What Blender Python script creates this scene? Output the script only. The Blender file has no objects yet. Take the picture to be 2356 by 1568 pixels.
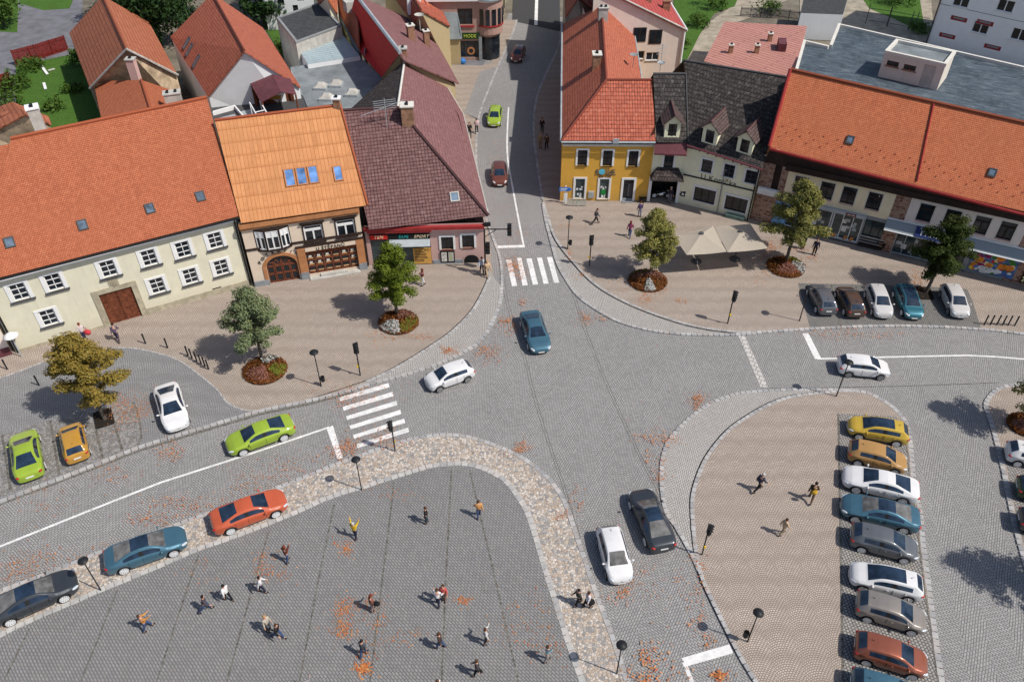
import bpy, bmesh, math, random
from mathutils import Vector, Matrix
R=math.radians; rnd=random.Random(7)
sc=bpy.context.scene
C=sc.collection
# ---------------------------------------------------------------- camera model
W,H,F=2356.0,1568.0,1850.0
TH=R(41); CH=40.0
ct,st=math.cos(TH),math.sin(TH)
CAM=Vector((0,0,CH))
def ray(px,py):
    u=px-W/2; v=py-H/2
    return Vector((u,F*ct-v*st,-(v*ct+F*st)))
def P(px,py,z=0.0):
    r=ray(px,py); return CAM+r*((z-CH)/r.z)
cd=bpy.data.cameras.new('camera'); cam=bpy.data.objects.new('camera',cd); C.objects.link(cam)
cam.location=CAM; cam.rotation_euler=(R(90)-TH,0,0)
cd.sensor_width=36; cd.lens=36*F/W; cd.clip_start=.5; cd.clip_end=2000
sc.camera=cam
# ---------------------------------------------------------------- light
SUN_EL=51.0; SX,SY=0.923,-0.385
w=bpy.data.worlds.new('World'); sc.world=w; w.use_nodes=True
nt=w.node_tree; bg=nt.nodes['Background']
sky=nt.nodes.new('ShaderNodeTexSky'); sky.sky_type='NISHITA'; sky.sun_disc=False
sky.sun_elevation=R(SUN_EL); sky.sun_rotation=math.atan2(SX,SY); sky.air_density=1.0; sky.dust_density=1.5
nt.links.new(sky.outputs[0],bg.inputs[0]); bg.inputs[1].default_value=0.095
sl=bpy.data.lights.new('sun','SUN'); so=bpy.data.objects.new('sun',sl); C.objects.link(so)
sl.energy=4.1; sl.angle=R(0.8); sl.color=(1,0.94,0.85)
ce=math.cos(R(SUN_EL))
so.rotation_euler=Vector((-SX*ce,-SY*ce,-math.sin(R(SUN_EL)))).to_track_quat('-Z','Y').to_euler()
so.location=(40,-20,60)
sc.view_settings.view_transform='Standard'; sc.view_settings.look='None'; sc.view_settings.gamma=1
sc.view_settings.exposure=0.16
# ---------------------------------------------------------------- objects
def tag(o,label=None,cat=None,group=None,kind=None):
    if label: o['label']=label
    if cat: o['category']=cat
    if group: o['group']=group
    if kind: o['kind']=kind
    return o
def thing(name,label,cat,loc=(0,0,0),rz=0,group=None):
    o=bpy.data.objects.new(name,None); C.objects.link(o); o.empty_display_size=.3
    o.location=loc; o.rotation_euler=(0,0,rz)
    return tag(o,label,cat,group)
class MB:
    def __init__(s): s.v=[]; s.f=[]; s.m=[]; s.uv=[]
    def add(s,vs,fs,mi=0,uvs=None):
        b=len(s.v); s.v+= [Vector(v) for v in vs]
        for k,f in enumerate(fs):
            s.f.append([b+i for i in f]); s.m.append(mi)
            s.uv.append(uvs[k] if uvs else None)
    def poly(s,vs,mi=0,uv=None): s.add(vs,[list(range(len(vs)))],mi,[uv] if uv else None)
    def box(s,o,a,b,c,mi=0):       # corner + three edge vectors
        o,a,b,c=map(Vector,(o,a,b,c))
        vs=[o,o+a,o+a+b,o+b,o+c,o+a+c,o+a+b+c,o+b+c]
        fs=[[0,3,2,1],[4,5,6,7],[0,1,5,4],[1,2,6,5],[2,3,7,6],[3,0,4,7]]
        if a.cross(b).dot(c)<0: fs=[f[::-1] for f in fs]
        s.add(vs,fs,mi)
    def cbox(s,c,sx,sy,sz,mi=0,rz=0):
        ca,sa=math.cos(rz),math.sin(rz); a=Vector((ca*sx,sa*sx,0)); b=Vector((-sa*sy,ca*sy,0)); z=Vector((0,0,sz))
        s.box(Vector(c)-(a+b+z)/2,a,b,z,mi)
    def prism(s,poly,z0,z1,mi=0,cap=True):
        n=len(poly); area=sum(poly[i][0]*poly[(i+1)%n][1]-poly[(i+1)%n][0]*poly[i][1] for i in range(n))
        if area<0: poly=poly[::-1]
        vs=[(p[0],p[1],z0) for p in poly]+[(p[0],p[1],z1) for p in poly]
        fs=[[i,(i+1)%n,n+(i+1)%n,n+i] for i in range(n)]
        if cap: fs+=[list(range(n,2*n)),list(range(n-1,-1,-1))]
        s.add(vs,fs,mi)
    def tube(s,pts,rs,n=8,mi=0,cap=True):
        pts=[Vector(p) for p in pts]
        if not hasattr(rs,'__len__'): rs=[rs]*len(pts)
        vs=[]; 
        for i,p in enumerate(pts):
            d=(pts[min(i+1,len(pts)-1)]-pts[max(i-1,0)]).normalized()
            a=d.orthogonal().normalized() if abs(d.z)<.9 else Vector((1,0,0)).cross(d).normalized()
            b=d.cross(a)
            for k in range(n):
                t=2*math.pi*k/n; vs.append(p+(a*math.cos(t)+b*math.sin(t))*rs[i])
        fs=[[i*n+k,i*n+(k+1)%n,(i+1)*n+(k+1)%n,(i+1)*n+k] for i in range(len(pts)-1) for k in range(n)]
        if cap: fs+=[list(range(n-1,-1,-1)),[(len(pts)-1)*n+k for k in range(n)]]
        s.add(vs,fs,mi)
    def lathe(s,c,prof,n=20,mi=0,axis='z',sx=1,sy=1):
        c=Vector(c); vs=[]
        for r,z in prof:
            for k in range(n):
                t=2*math.pi*k/n; a,b=r*math.cos(t)*sx,r*math.sin(t)*sy
                vs.append(c+(Vector((a,b,z)) if axis=='z' else Vector((a,z,b))))
        m=len(prof)
        fs=[[i*n+k,i*n+(k+1)%n,(i+1)*n+(k+1)%n,(i+1)*n+k] for i in range(m-1) for k in range(n)]
        if axis!='z': fs=[f[::-1] for f in fs]
        s.add(vs,fs,mi)
    def ellip(s,c,rx,ry,rz,n=10,m=6,mi=0,mat=None):
        prof=[(math.sin(math.pi*i/m),-math.cos(math.pi*i/m)) for i in range(m+1)]
        b=len(s.v); s.lathe((0,0,0),prof,n,mi)
        for i in range(b,len(s.v)):
            v=s.v[i]; v=Vector((v.x*rx,v.y*ry,v.z*rz))
            if mat: v=mat@v
            s.v[i]=v+Vector(c)
    def build(s,name,mats,parent=None,smooth=False,local=False):
        me=bpy.data.meshes.new(name)
        off=parent_world(parent) if parent is not None and not local else Vector((0,0,0))
        me.from_pydata([v-off for v in s.v],[],s.f)
        if not isinstance(mats,(list,tuple)): mats=[mats]
        for m in mats: me.materials.append(m)
        me.polygons.foreach_set('material_index',s.m)
        if any(u for u in s.uv):
            ul=me.uv_layers.new(name='UVMap').data; k=0
            for u,f in zip(s.uv,s.f):
                for i in range(len(f)):
                    if u: ul[k].uv=u[i]
                    k+=1
        if smooth: me.polygons.foreach_set('use_smooth',[True]*len(s.f))
        me.update()
        o=bpy.data.objects.new(name,me); C.objects.link(o)
        if parent is not None: o.parent=parent
        return o
def parent_world(p):
    l=Vector((0,0,0))
    while p is not None: l=l+p.location; p=p.parent
    return l
def struct(o,kind='structure'): o['kind']=kind; return o
def copy_tree(o,parent=None):
    c=o.copy(); C.objects.link(c)
    if parent is not None: c.parent=parent
    for ch in list(o.children): copy_tree(ch,c)
    return c
# ---------------------------------------------------------------- materials
class NT:
    def __init__(s,name):
        s.mat=bpy.data.materials.new(name); s.mat.use_nodes=True; s.t=s.mat.node_tree; s.n=s.t.nodes
        s.b=s.n['Principled BSDF']; s.b.inputs['Specular IOR Level'].default_value=.16
    def new(s,ty,ins=None,**kw):
        x=s.n.new(ty)
        for k,v in kw.items(): setattr(x,k,v)
        for k,v in (ins or {}).items(): s.put(x,k,v)
        return x
    def put(s,x,k,v):
        i=x.inputs[k]
        if isinstance(v,bpy.types.NodeSocket): s.t.links.new(v,i)
        elif hasattr(v,'__len__') and len(v)==3 and i.type=='RGBA': i.default_value=(*v,1)
        else: i.default_value=v
    def math(s,op,a,b=None,c=None):
        x=s.new('ShaderNodeMath',operation=op); s.put(x,0,a)
        if b is not None: s.put(x,1,b)
        if c is not None: s.put(x,2,c)
        return x.outputs[0]
    def mix(s,f,a,b,mode='MIX'):
        x=s.new('ShaderNodeMix',data_type='RGBA',blend_type=mode); s.put(x,0,f); s.put(x,6,a); s.put(x,7,b); return x.outputs[2]
    def noise(s,vec,scale,detail=3,rough=.6):
        return s.new('ShaderNodeTexNoise',{'Vector':vec,'Scale':scale,'Detail':detail,'Roughness':rough}).outputs['Fac']
    def ramp(s,f,a,b,lo=.35,hi=.65):
        x=s.new('ShaderNodeMapRange',{0:f,1:lo,2:hi,3:a,4:b}); return x.outputs[0]
    def coord(s,which='Object'): return s.new('ShaderNodeTexCoord').outputs[which]
    def pos(s): return s.new('ShaderNodeNewGeometry').outputs['Position']
    def out(s,col,rough=.8,bump=None,bs=.3,bd=.02):
        s.put(s.b,'Base Color',col); s.put(s.b,'Roughness',rough)
        if bump is not None:
            x=s.new('ShaderNodeBump',{'Strength':bs,'Distance':bd,'Height':bump}); s.put(s.b,'Normal',x.outputs[0])
        return s.mat
def scl(c,k): return tuple(min(1,x*k) for x in c)
def plain(name,col,rough=.8,var=.12,scale=1.5,metal=0,bump=0,coat=0,spec=None,dirt=0):
    t=NT(name); co=t.coord()
    n=t.noise(co,scale,5,.65)
    c=t.mix(t.ramp(n,0,1),scl(col,1-var),scl(col,1+var))
    if dirt:
        d=t.noise(co,scale*.35,6,.75); c=t.mix(t.ramp(d,0,dirt,.45,.7),c,scl(col,.45))
    t.b.inputs['Metallic'].default_value=metal
    if coat: t.b.inputs['Coat Weight'].default_value=coat
    if spec is not None: t.b.inputs['Specular IOR Level'].default_value=spec
    return t.out(c,rough,t.noise(co,scale*14,2) if bump else None,bump or .1)
def render_mat(name,col,var=.07,streak=.25):
    """painted plaster with faint weather staining"""
    t=NT(name); co=t.coord()
    n=t.noise(co,.9,6,.7)
    m=t.new('ShaderNodeMapping',{'Vector':co,'Scale':(2.2,2.2,.28)}).outputs[0]
    s=t.noise(m,1.4,5,.7)
    c=t.mix(t.ramp(n,0,1,.3,.7),scl(col,1-var),scl(col,1+var))
    c=t.mix(t.ramp(s,0,streak,.5,.8),c,scl(col,.6))
    z=t.new('ShaderNodeSeparateXYZ',{0:t.pos()}).outputs[2]
    g=t.math('MULTIPLY',t.ramp(z,.35,0,.1,1.3),t.ramp(n,.2,1,.3,.7))
    c=t.mix(g,c,(.24,.22,.18))
    return t.out(c,.9,t.noise(co,30,2),.08)
def tile_mat(name,c1,c2,mortar,bw,rh,ms=.02,weather=None,wf=.4,rows=.5,off=.5,rough=.75,bs=.6):
    """roof tiles in UV metres: every tile its own tone, shade under each course painted into the colour"""
    t=NT(name); uv=t.coord('UV')
    b=t.new('ShaderNodeTexBrick',{'Vector':uv,'Color1':c1,'Color2':c2,'Mortar':mortar,'Scale':1.0,'Mortar Size':ms,'Mortar Smooth':.3,'Bias':0.0,'Brick Width':bw,'Row Height':rh},offset=off)
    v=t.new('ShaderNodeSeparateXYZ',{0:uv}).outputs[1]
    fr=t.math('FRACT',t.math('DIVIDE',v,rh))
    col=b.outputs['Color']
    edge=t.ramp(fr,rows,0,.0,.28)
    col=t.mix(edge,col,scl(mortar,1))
    n=t.noise(uv,.25,6,.7); n2=t.noise(uv,2.5,4,.7)
    col=t.mix(t.ramp(n,0,.6,.42,.72),col,scl(c1,.72))
    n5=t.noise(t.new('ShaderNodeMapping',{'Vector':uv,'Scale':(1.6,.22,1)}).outputs[0],1.3,5,.75); col=t.mix(t.ramp(n5,0,.55,.5,.78),col,scl(c2,.62))
    if weather: col=t.mix(t.ramp(n2,0,wf,.52,.70),col,weather)
    hgt=t.math('SUBTRACT',t.math('MULTIPLY',fr,-1.0),t.math('MULTIPLY',b.outputs['Fac'],.8))
    return t.out(col,rough,hgt,bs,.04)
def sett_mat(name,c1,c2,mortar,bw,rh,ang,ms=.02,big=.2,warm=(.30,.25,.19),wf=.25,herring=False):
    t=NT(name); p=t.pos()
    m=t.new('ShaderNodeMapping',{'Vector':p,'Rotation':(0,0,R(ang))}).outputs[0]
    wob=t.new('ShaderNodeTexNoise',{'Vector':p,'Scale':.9,'Detail':2}).outputs['Color']
    m=t.new('ShaderNodeVectorMath',{0:m,1:t.new('ShaderNodeVectorMath',{0:wob,3:.12},operation='SCALE').outputs[0]},operation='ADD').outputs[0]
    def br(vec):
        b=t.new('ShaderNodeTexBrick',{'Vector':vec,'Color1':c1,'Color2':c2,'Mortar':mortar,'Scale':1.0,'Mortar Size':ms,'Mortar Smooth':.3,'Bias':0.0,'Brick Width':bw,'Row Height':rh}); return b.outputs['Color'],b.outputs['Fac']
    bc,bf=br(m)
    if herring:
        m2=t.new('ShaderNodeMapping',{'Vector':m,'Rotation':(0,0,R(herring))}).outputs[0]
        b2,f2_=br(m2); s=t.new('ShaderNodeSeparateXYZ',{0:t.new('ShaderNodeMapping',{'Vector':p,'Rotation':(0,0,R(12))}).outputs[0]}).outputs[0]
        k=t.math('GREATER_THAN',t.math('FRACT',t.math('DIVIDE',t.math('ADD',s,t.math('MULTIPLY',t.noise(p,.5,2),1.2)),2.6)),.5)
        bc=t.mix(k,bc,b2); bf=t.math('ADD',t.math('MULTIPLY',bf,t.math('SUBTRACT',1.0,k)),t.math('MULTIPLY',f2_,k))
    n=t.noise(p,.22,6,.7); n2=t.noise(p,3.0,4,.75); n3=t.noise(p,11,2)
    c=t.mix(t.ramp(n,0,1,.3,.7),scl(c1,1-big),scl(c1,1+big))
    c=t.mix(.35,bc,c)
    c=t.mix(bf,c,mortar)
    c=t.mix(t.ramp(n2,0,wf,.5,.75),c,warm)
    c=t.mix(t.ramp(n3,0,.35,.5,.8),c,scl(c1,.55))
    h=t.math('SUBTRACT',t.math('MULTIPLY',n3,.5),bf)
    return t.out(c,.78,h,.45,.02)
def fan_mat(name,c1,c2,mortar,Wd=1.5,rh=.11,bw=.13,ang=0,band=.16,ms=.026):
    """segmental-arch cobbles: rows bent into repeating arcs"""
    t=NT(name); p=t.pos()
    m=t.new('ShaderNodeMapping',{'Vector':p,'Rotation':(0,0,R(ang))}).outputs[0]
    s=t.new('ShaderNodeSeparateXYZ',{0:m}); x,y=s.outputs[0],s.outputs[1]
    xm=t.math('SUBTRACT',t.math('MODULO',t.math('ADD',x,600*Wd),Wd),Wd/2)
    arc=t.math('SQRT',t.math('SUBTRACT',Wd*Wd*.52,t.math('MULTIPLY',xm,xm)))
    v=t.math('SUBTRACT',y,arc); 
    u=t.math('MULTIPLY',t.math('ARCSINE',t.math('DIVIDE',xm,Wd*.722)),Wd*.722)
    uv=t.new('ShaderNodeCombineXYZ',{0:t.math('ADD',u,x),1:v}).outputs[0]
    uv=t.new('ShaderNodeCombineXYZ',{0:u,1:v}).outputs[0]
    b=t.new('ShaderNodeTexBrick',{'Vector':uv,'Color1':c1,'Color2':c2,'Mortar':mortar,'Scale':1.0,'Mortar Size':ms,'Mortar Smooth':.3,'Bias':0.0,'Brick Width':bw,'Row Height':rh})
    n=t.noise(p,.25,6,.7); n2=t.noise(p,4,4,.75); n3=t.noise(p,12,2)
    bd=t.math('SINE',t.math('MULTIPLY',v,2*math.pi/1.5))
    c=t.mix(t.ramp(bd,0,band*2,-.2,1),b.outputs['Color'],scl(c2,.62))
    c=t.mix(t.ramp(n,0,.7,.35,.7),c,scl(c1,.74))
    nb=t.noise(t.new('ShaderNodeMapping',{'Vector':p,'Scale':(.12,.75,1)}).outputs[0],1.0,4,.6); c=t.mix(t.ramp(nb,0,.45,.45,.65),c,scl(c2,.75))
    c=t.mix(b.outputs['Fac'],c,mortar)
    c=t.mix(t.ramp(n2,0,.35,.5,.75),c,scl(c2,.7))
    return t.out(c,.82,t.math('SUBTRACT',t.math('MULTIPLY',n3,.5),b.outputs['Fac']),.45,.02)
def pebble_mat(name,scale,cols,mortar,dark=.25):
    t=NT(name); p=t.pos()
    v=t.new('ShaderNodeTexVoronoi',{'Vector':p,'Scale':scale})
    e=t.new('ShaderNodeTexVoronoi',{'Vector':p,'Scale':scale},feature='DISTANCE_TO_EDGE').outputs[0]
    r=t.new('ShaderNodeSeparateColor',{0:v.outputs['Color']})
    cr=t.new('ShaderNodeValToRGB',{0:r.outputs[0]}); cr.color_ramp.interpolation='CONSTANT'
    el=cr.color_ramp.elements
    for i,cc in enumerate(cols):
        q=el[i] if i<2 else el.new(i/len(cols))
        q.position=i/len(cols); q.color=(*cc,1)
    c=t.mix(t.ramp(e,1,0,.0,.10),cr.outputs[0],mortar)
    n=t.noise(p,.6,5,.7); c=t.mix(t.ramp(n,0,dark,.4,.7),c,scl(mortar,1.3))
    return t.out(c,.75,e,.6,.04)
def isl_mat(name,cols,rough=.7,trans=0.0,var=.25):
    """colour picked per loose piece (kerb stone, leaf)"""
    t=NT(name); g=t.new('ShaderNodeNewGeometry').outputs['Random Per Island']
    cr=t.new('ShaderNodeValToRGB',{0:g}); el=cr.color_ramp.elements
    for i,cc in enumerate(cols):
        q=el[i] if i<2 else el.new(i/(len(cols)-1))
        q.position=i/(len(cols)-1); q.color=(*cc,1)
    c=cr.outputs[0]
    if var:
        n=t.noise(t.coord(),3,4,.7); c=t.mix(t.ramp(n,0,1,.35,.65),t.mix(1.0,c,(1-var,)*3,'MULTIPLY'),c)
    t.out(c,rough)
    if trans:
        tr=t.new('ShaderNodeBsdfTranslucent',{0:c}); ms=t.new('ShaderNodeMixShader',{0:trans,1:t.b.outputs[0],2:tr.outputs[0]})
        t.t.links.new(ms.outputs[0],t.n['Material Output'].inputs[0])
    return t.mat
def glass_mat(name,col=(.012,.016,.022),rough=.08):
    t=NT(name); n=t.noise(t.coord(),1.2,2)
    c=t.mix(t.ramp(n,0,1,.3,.7),scl(col,.5),scl(col,1.7))
    t.b.inputs['Specular IOR Level'].default_value=.5
    return t.out(c,rough)
M={}
M['glass']=glass_mat('window_glass'); M['carglass']=glass_mat('car_glass',(.016,.030,.055),.06)
M['greyglass']=glass_mat('car_glass_reflection_tint',(.13,.128,.125),.08); M['skyglass']=glass_mat('roof_window_glass',(.10,.14,.19),.15)  # grey car glass: windscreen reflections and pale interiors put into the base colour
M['blueglass']=glass_mat('blue_roof_glass',(.10,.20,.42),.12)
M['shopglass']=glass_mat('shop_glass',(.03,.05,.055),.06)
M['white']=plain('white_paint',(.74,.75,.76),.6,.05); M['offwhite']=plain('off_white',(.62,.60,.55),.8,.08)
M['black']=plain('black_paint',(.015,.015,.016),.5,.1); M['darkgrey']=plain('dark_grey',(.07,.07,.075),.7,.12)
M['grey']=plain('mid_grey',(.24,.25,.26),.75,.1); M['zinc']=plain('zinc_sheet',(.38,.42,.45),.5,.12,metal=.2)
M['brownwood']=plain('brown_timber',(.155,.050,.026),.7,.4,4); M['darkbrown']=plain('dark_brown',(.035,.022,.018),.75,.2)
M['stone']=plain('sandstone',(.40,.36,.27),.9,.2,2,dirt=.4); M['plinthgrey']=plain('grey_plinth',(.24,.26,.28),.85,.15,2,dirt=.4)
M['redgutter']=plain('red_sheet',(.30,.035,.035),.55,.12); M['maroon']=plain('maroon_sheet',(.13,.045,.055),.6,.15,dirt=.3)
M['lightstone']=plain('light_concrete',(.45,.44,.41),.9,.15,1.5,dirt=.35)
M['brick']=None
t=NT('rubble_brick'); co=t.coord()
b=t.new('ShaderNodeTexVoronoi',{'Vector':t.new('ShaderNodeMapping',{'Vector':co,'Scale':(3.2,3.2,6)}).outputs[0],'Scale':1.0})
e=t.new('ShaderNodeTexVoronoi',{'Vector':t.new('ShaderNodeMapping',{'Vector':co,'Scale':(3.2,3.2,6)}).outputs[0],'Scale':1.0},feature='DISTANCE_TO_EDGE').outputs[0]
r=t.new('ShaderNodeSeparateColor',{0:b.outputs['Color']}).outputs[0]
M['brick']=t.out(t.mix(t.ramp(e,1,0,0,.08),t.mix(r,(.16,.05,.03),(.36,.22,.16)),(.40,.34,.28)),.9,e,.5,.04)
for k in ('brownwood',): pass
# ================================================================ GROUND
PAV=0.08
M['road']=sett_mat('road_setts',(.335,.330,.330),(.225,.222,.225),(.115,.112,.11),.24,.135,38,.020,herring=80)
M['plaza']=sett_mat('plaza_setts',(.255,.252,.255),(.185,.183,.187),(.10,.098,.096),.26,.14,48,.020)
M['bay']=sett_mat('bay_setts',(.225,.220,.215),(.15,.15,.15),(.07,.068,.065),.16,.13,2,.02)
M['rowbay']=sett_mat('row_bay_setts',(.36,.34,.32),(.22,.215,.21),(.07,.07,.075),.17,.17,88,.026)
M['tan']=fan_mat('tan_fan_cobbles',(.56,.485,.425),(.425,.36,.312),(.205,.165,.138),1.5,.125,.15,0,.26)
M['greyfan']=fan_mat('grey_fan_cobbles',(.37,.37,.375),(.27,.27,.28),(.13,.128,.13),1.7,.13,.16,12)
M['strip']=sett_mat('pale_strip_setts',(.46,.44,.42),(.34,.33,.32),(.18,.17,.16),.20,.13,18,.022,herring=70)
M['gravel']=pebble_mat('pebble_bed',6.6,[(.50,.43,.36),(.40,.33,.27),(.60,.55,.50),(.26,.26,.26),(.46,.38,.31),(.36,.35,.34),(.55,.49,.43)],(.17,.14,.12))
M['bayp']=pebble_mat('bay_cobbles',6.5,[(.25,.245,.24),(.19,.185,.185),(.31,.30,.29),(.22,.20,.19),(.27,.27,.28)],(.09,.085,.08))
M['line']=plain('road_paint',(.70,.70,.70),.75,.12,3,dirt=.5)
M['joint']=plain('drain_joint',(.135,.128,.115),.9,.6,7)
M['asphalt']=plain('asphalt',(.055,.055,.058),.85,.12,4); M['oldasphalt']=plain('worn_asphalt',(.16,.16,.18),.9,.2,.6,dirt=.3)
M['dirt']=plain('dirt',(.33,.29,.23),.95,.25,.8,bump=.3,dirt=.3)
t=NT('lawn'); p=t.pos(); n=t.noise(p,.5,6,.7); n2=t.noise(p,5,4,.7)
M['lawn']=t.out(t.mix(t.ramp(n2,0,1,.35,.65),t.mix(t.ramp(n,0,1,.35,.65),(.022,.065,.010),(.05,.115,.018)),(.075,.15,.025)),.95,n2,.5,.1)
M['base']=plain('town_ground',(.17,.15,.12),.95,.3,.3,dirt=.3)
M['kerb']=isl_mat('kerb_stone',[(.38,.38,.39),(.46,.455,.45),(.30,.30,.31),(.50,.48,.47),(.34,.32,.31),(.43,.43,.43)],.85,var=.2)
M['kerbplaza']=isl_mat('plaza_kerb_stone',[(.42,.42,.41),(.50,.49,.47),(.36,.36,.36),(.53,.50,.48),(.45,.44,.43)],.85,var=.25)

def smooth(pts,n=5):
    out=[]; N=len(pts)
    for i in range(N-1):
        p0,p1,p2,p3=pts[max(i-1,0)],pts[i],pts[i+1],pts[min(i+2,N-1)]
        for k in range(n):
            u=k/n
            out.append(tuple(.5*((2*p1[j])+(-p0[j]+p2[j])*u+(2*p0[j]-5*p1[j]+4*p2[j]-p3[j])*u*u+(-p0[j]+3*p1[j]-3*p2[j]+p3[j])*u**3) for j in (0,1)))
    return out+[pts[-1]]
def sheet(name,px,z,mat,kind='structure',world=False):
    pts=[Vector((p[0],p[1],z)) if world else P(p[0],p[1],z) for p in px]
    ar=sum(pts[i].x*pts[(i+1)%len(pts)].y-pts[(i+1)%len(pts)].x*pts[i].y for i in range(len(pts)))
    if ar<0: pts=pts[::-1]
    mb=MB(); mb.poly(pts); o=mb.build(name,mat); o['kind']=kind; return o
def resample(pts,d):
    out=[pts[0]]; acc=0
    for a,b in zip(pts,pts[1:]):
        L=(b-a).length
        while acc+L>=d:
            tt=(d-acc)/L; a=a+(b-a)*tt; out.append(a.copy()); L=(b-a).length; acc=0
        acc+=L
    return out
def kerb(px,z=PAV,wd=.26,ln=.42,side=0,mat='kerb',sm=True,depth=.12):
    pts=[P(*q,z) for q in (smooth(px) if sm else px)]
    st_=resample(pts,ln); mb=MB(); r=random.Random(len(px)*31+int(px[0][0]))
    for a,b in zip(st_,st_[1:]):
        d=(b-a).normalized(); n=Vector((-d.y,d.x,0)); l=(b-a).length
        wv=wd*r.uniform(.92,1.06); h=r.uniform(-.006,.010)
        o=a+d*.014+n*(side*wd/2-wv/2)-Vector((0,0,depth))
        mb.box(o+d*.012,d*(l-.052),n*wv,Vector((0,0,depth+.012+h)))
    o=mb.build('kerb',M[mat]); o['kind']='structure'; return o
def band(name,px,wd,z,mat,sm=False):
    pts=[P(*q,z) for q in (smooth(px) if sm else px)]
    mb=MB()
    L=[];Rr=[]
    for i,p in enumerate(pts):
        d=(pts[min(i+1,len(pts)-1)]-pts[max(i-1,0)]).normalized(); n=Vector((-d.y,d.x,0))*wd/2
        L.append(p+n); Rr.append(p-n)
    for i in range(len(pts)-1): mb.poly([Rr[i],Rr[i+1],L[i+1],L[i]])
    o=mb.build(name,M[mat]); o['kind']='structure'; return o
# base sheet to the horizon, road, far street
sheet('ground',[(-600,-300),(600,-300),(600,700),(-600,700)],-.06,M['base'],world=True)
sheet('road',[(-300,800),(-300,1900),(2900,1900),(2900,700),(2356,640),(1760,480),(1500,440),(1300,400),(1300,40),(1170,30),(1140,120),(1000,130),(960,200),(1060,320),(1100,590),(560,640)],0,M['road'])
sheet('far_road',[(1178,48),(1184,-60),(1287,-60),(1289,73)],.012,M['asphalt'])
band('road_marking',[(1233,58),(1236,-40)],.45,.018,'line')
# street pavements
TL=[(1151,46),(1189,46),(1178,75),(1160,120),(1146,153),(1104,165),(1085,215),(1068,260),(1104,278),(1097,325),(1097,392),(1108,470),(1128,560),(1134,640),(1085,600),(1060,420),(1020,300),(960,200),(980,148),(1109,151),(1130,145)]
sheet('pavement',TL,.062,M['tan'])
kerb([(1189,46),(1178,80),(1146,153),(1126,200),(1109,245),(1101,275),(1096,325),(1097,392),(1108,470),(1132,540),(1152,600),(1155,667)],.062,.22)
sheet('pavement',[(1104,165),(1146,153),(1126,200),(1104,275),(1068,260),(1085,215)],.070,M['road'])
RS=[(1290,60),(1285,107),(1260,162),(1235,225),(1228,300),(1238,392),(1250,470),(1300,470),(1300,60)]
sheet('pavement',RS,.062,M['tan'])
kerb([(1289,72),(1285,107),(1260,162),(1235,225),(1228,300),(1238,392),(1250,465)],.066,.25)
# left pavement in front of the row
Li=[(1126,638),(1114,667),(1089,712),(1052,752),(1011,784),(914,844),(839,879),(714,920),(600,944)]
Lo=[(1154,660),(1151,692),(1134,737),(1104,784),(1060,812),(1014,834),(939,859),(864,879),(814,894),(714,920),(600,944),(490,976),(400,1003),(320,1028),(175,1085),(0,1152),(-120,1200)]
los=smooth(Lo); lis=smooth(Li)
sheet('pavement',los+[(-160,860),(10,812),(580,650),(850,606),(1105,598)],PAV-.010,M['strip'])
Lc=[(600,944),(560,942),(525,927),(500,897),(462,864),(412,829),(362,812),(300,800),(225,803),(150,814),(75,842),(0,869),(-120,905)]
lcs=smooth(Lc)
sheet('pavement',lis+lcs+[(-160,860),(10,808),(580,646),(850,600),(1105,595)],PAV,M['tan'])
sheet('parking_area',lcs+[(-120,1200)]+smooth(Lo)[::-1][:31],PAV-.004,M['greyfan'])
kerb(Lo,PAV,.30,.46); kerb(Li[:-2],PAV+.002,.24,.40,0); band('joint',smooth([(x-4,y-2) for x,y in Li[:-1]]),.07,PAV+.004,'black')
kerb([(600,944)]+Lc[1:],PAV+.002,.12,.30)
bayL=[(-60,1020),(85,975),(190,948),(305,925),(316,945),(325,1000),(318,1022),(175,1078),(0,1142),(-60,1165)]
sheet('parking_bay',bayL,PAV+.002,M['bayp'])
for a,b in [((5,1000),(25,1128)),((116,966),(136,1090)),((220,985),(236,1053)),((262,972),(281,1034))]:
    band('joint',[a,b],.16,PAV+.008,'joint')
band('joint',smooth([(305,925),(316,945),(325,1000),(318,1022)]),.14,PAV+.008,'joint')
# right pavement
Ri=[(1250,465),(1260,497),(1278,547),(1318,600),(1373,655),(1453,700),(1553,737),(1628,755),(1703,763),(1767,761)]
Ro=[(1250,470),(1257,510),(1268,552),(1283,605),(1308,650),(1333,682),(1378,714),(1428,740),(1490,757),(1553,766),(1625,769),(1703,768),(1767,762),(1892,754),(2017,749),(2142,750),(2267,757),(2356,767),(2480,785)]
sheet('pavement',smooth(Ro)+[(2480,680),(2356,645),(1740,490),(1500,450),(1290,452)],PAV-.010,M['strip'])
sheet('pavement',smooth(Ri)+smooth(Ro[13:])+[(2480,680),(2356,640),(1740,485),(1500,446),(1290,448)],PAV,M['tan'])
kerb(Ro,PAV,.28,.42); kerb(Ri,PAV+.002,.22,.38); band('joint',smooth([(x-3,y+3) for x,y in Ri]),.10,PAV+.004,'black')
sheet('parking_bay',[(1836,651),(2105,657),(2225,665),(2237,690),(2257,755),(2142,750),(2017,749),(1864,754)],PAV+.006,M['bay'])
for a,b in [((1912,653),(1935,751)),((1968,655),(1993,750)),((2034,656),(2064,749)),((2105,657),(2142,750)),((2160,662),(2184,752))]:
    band('joint',[a,b],.10,PAV+.012,'joint')
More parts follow.
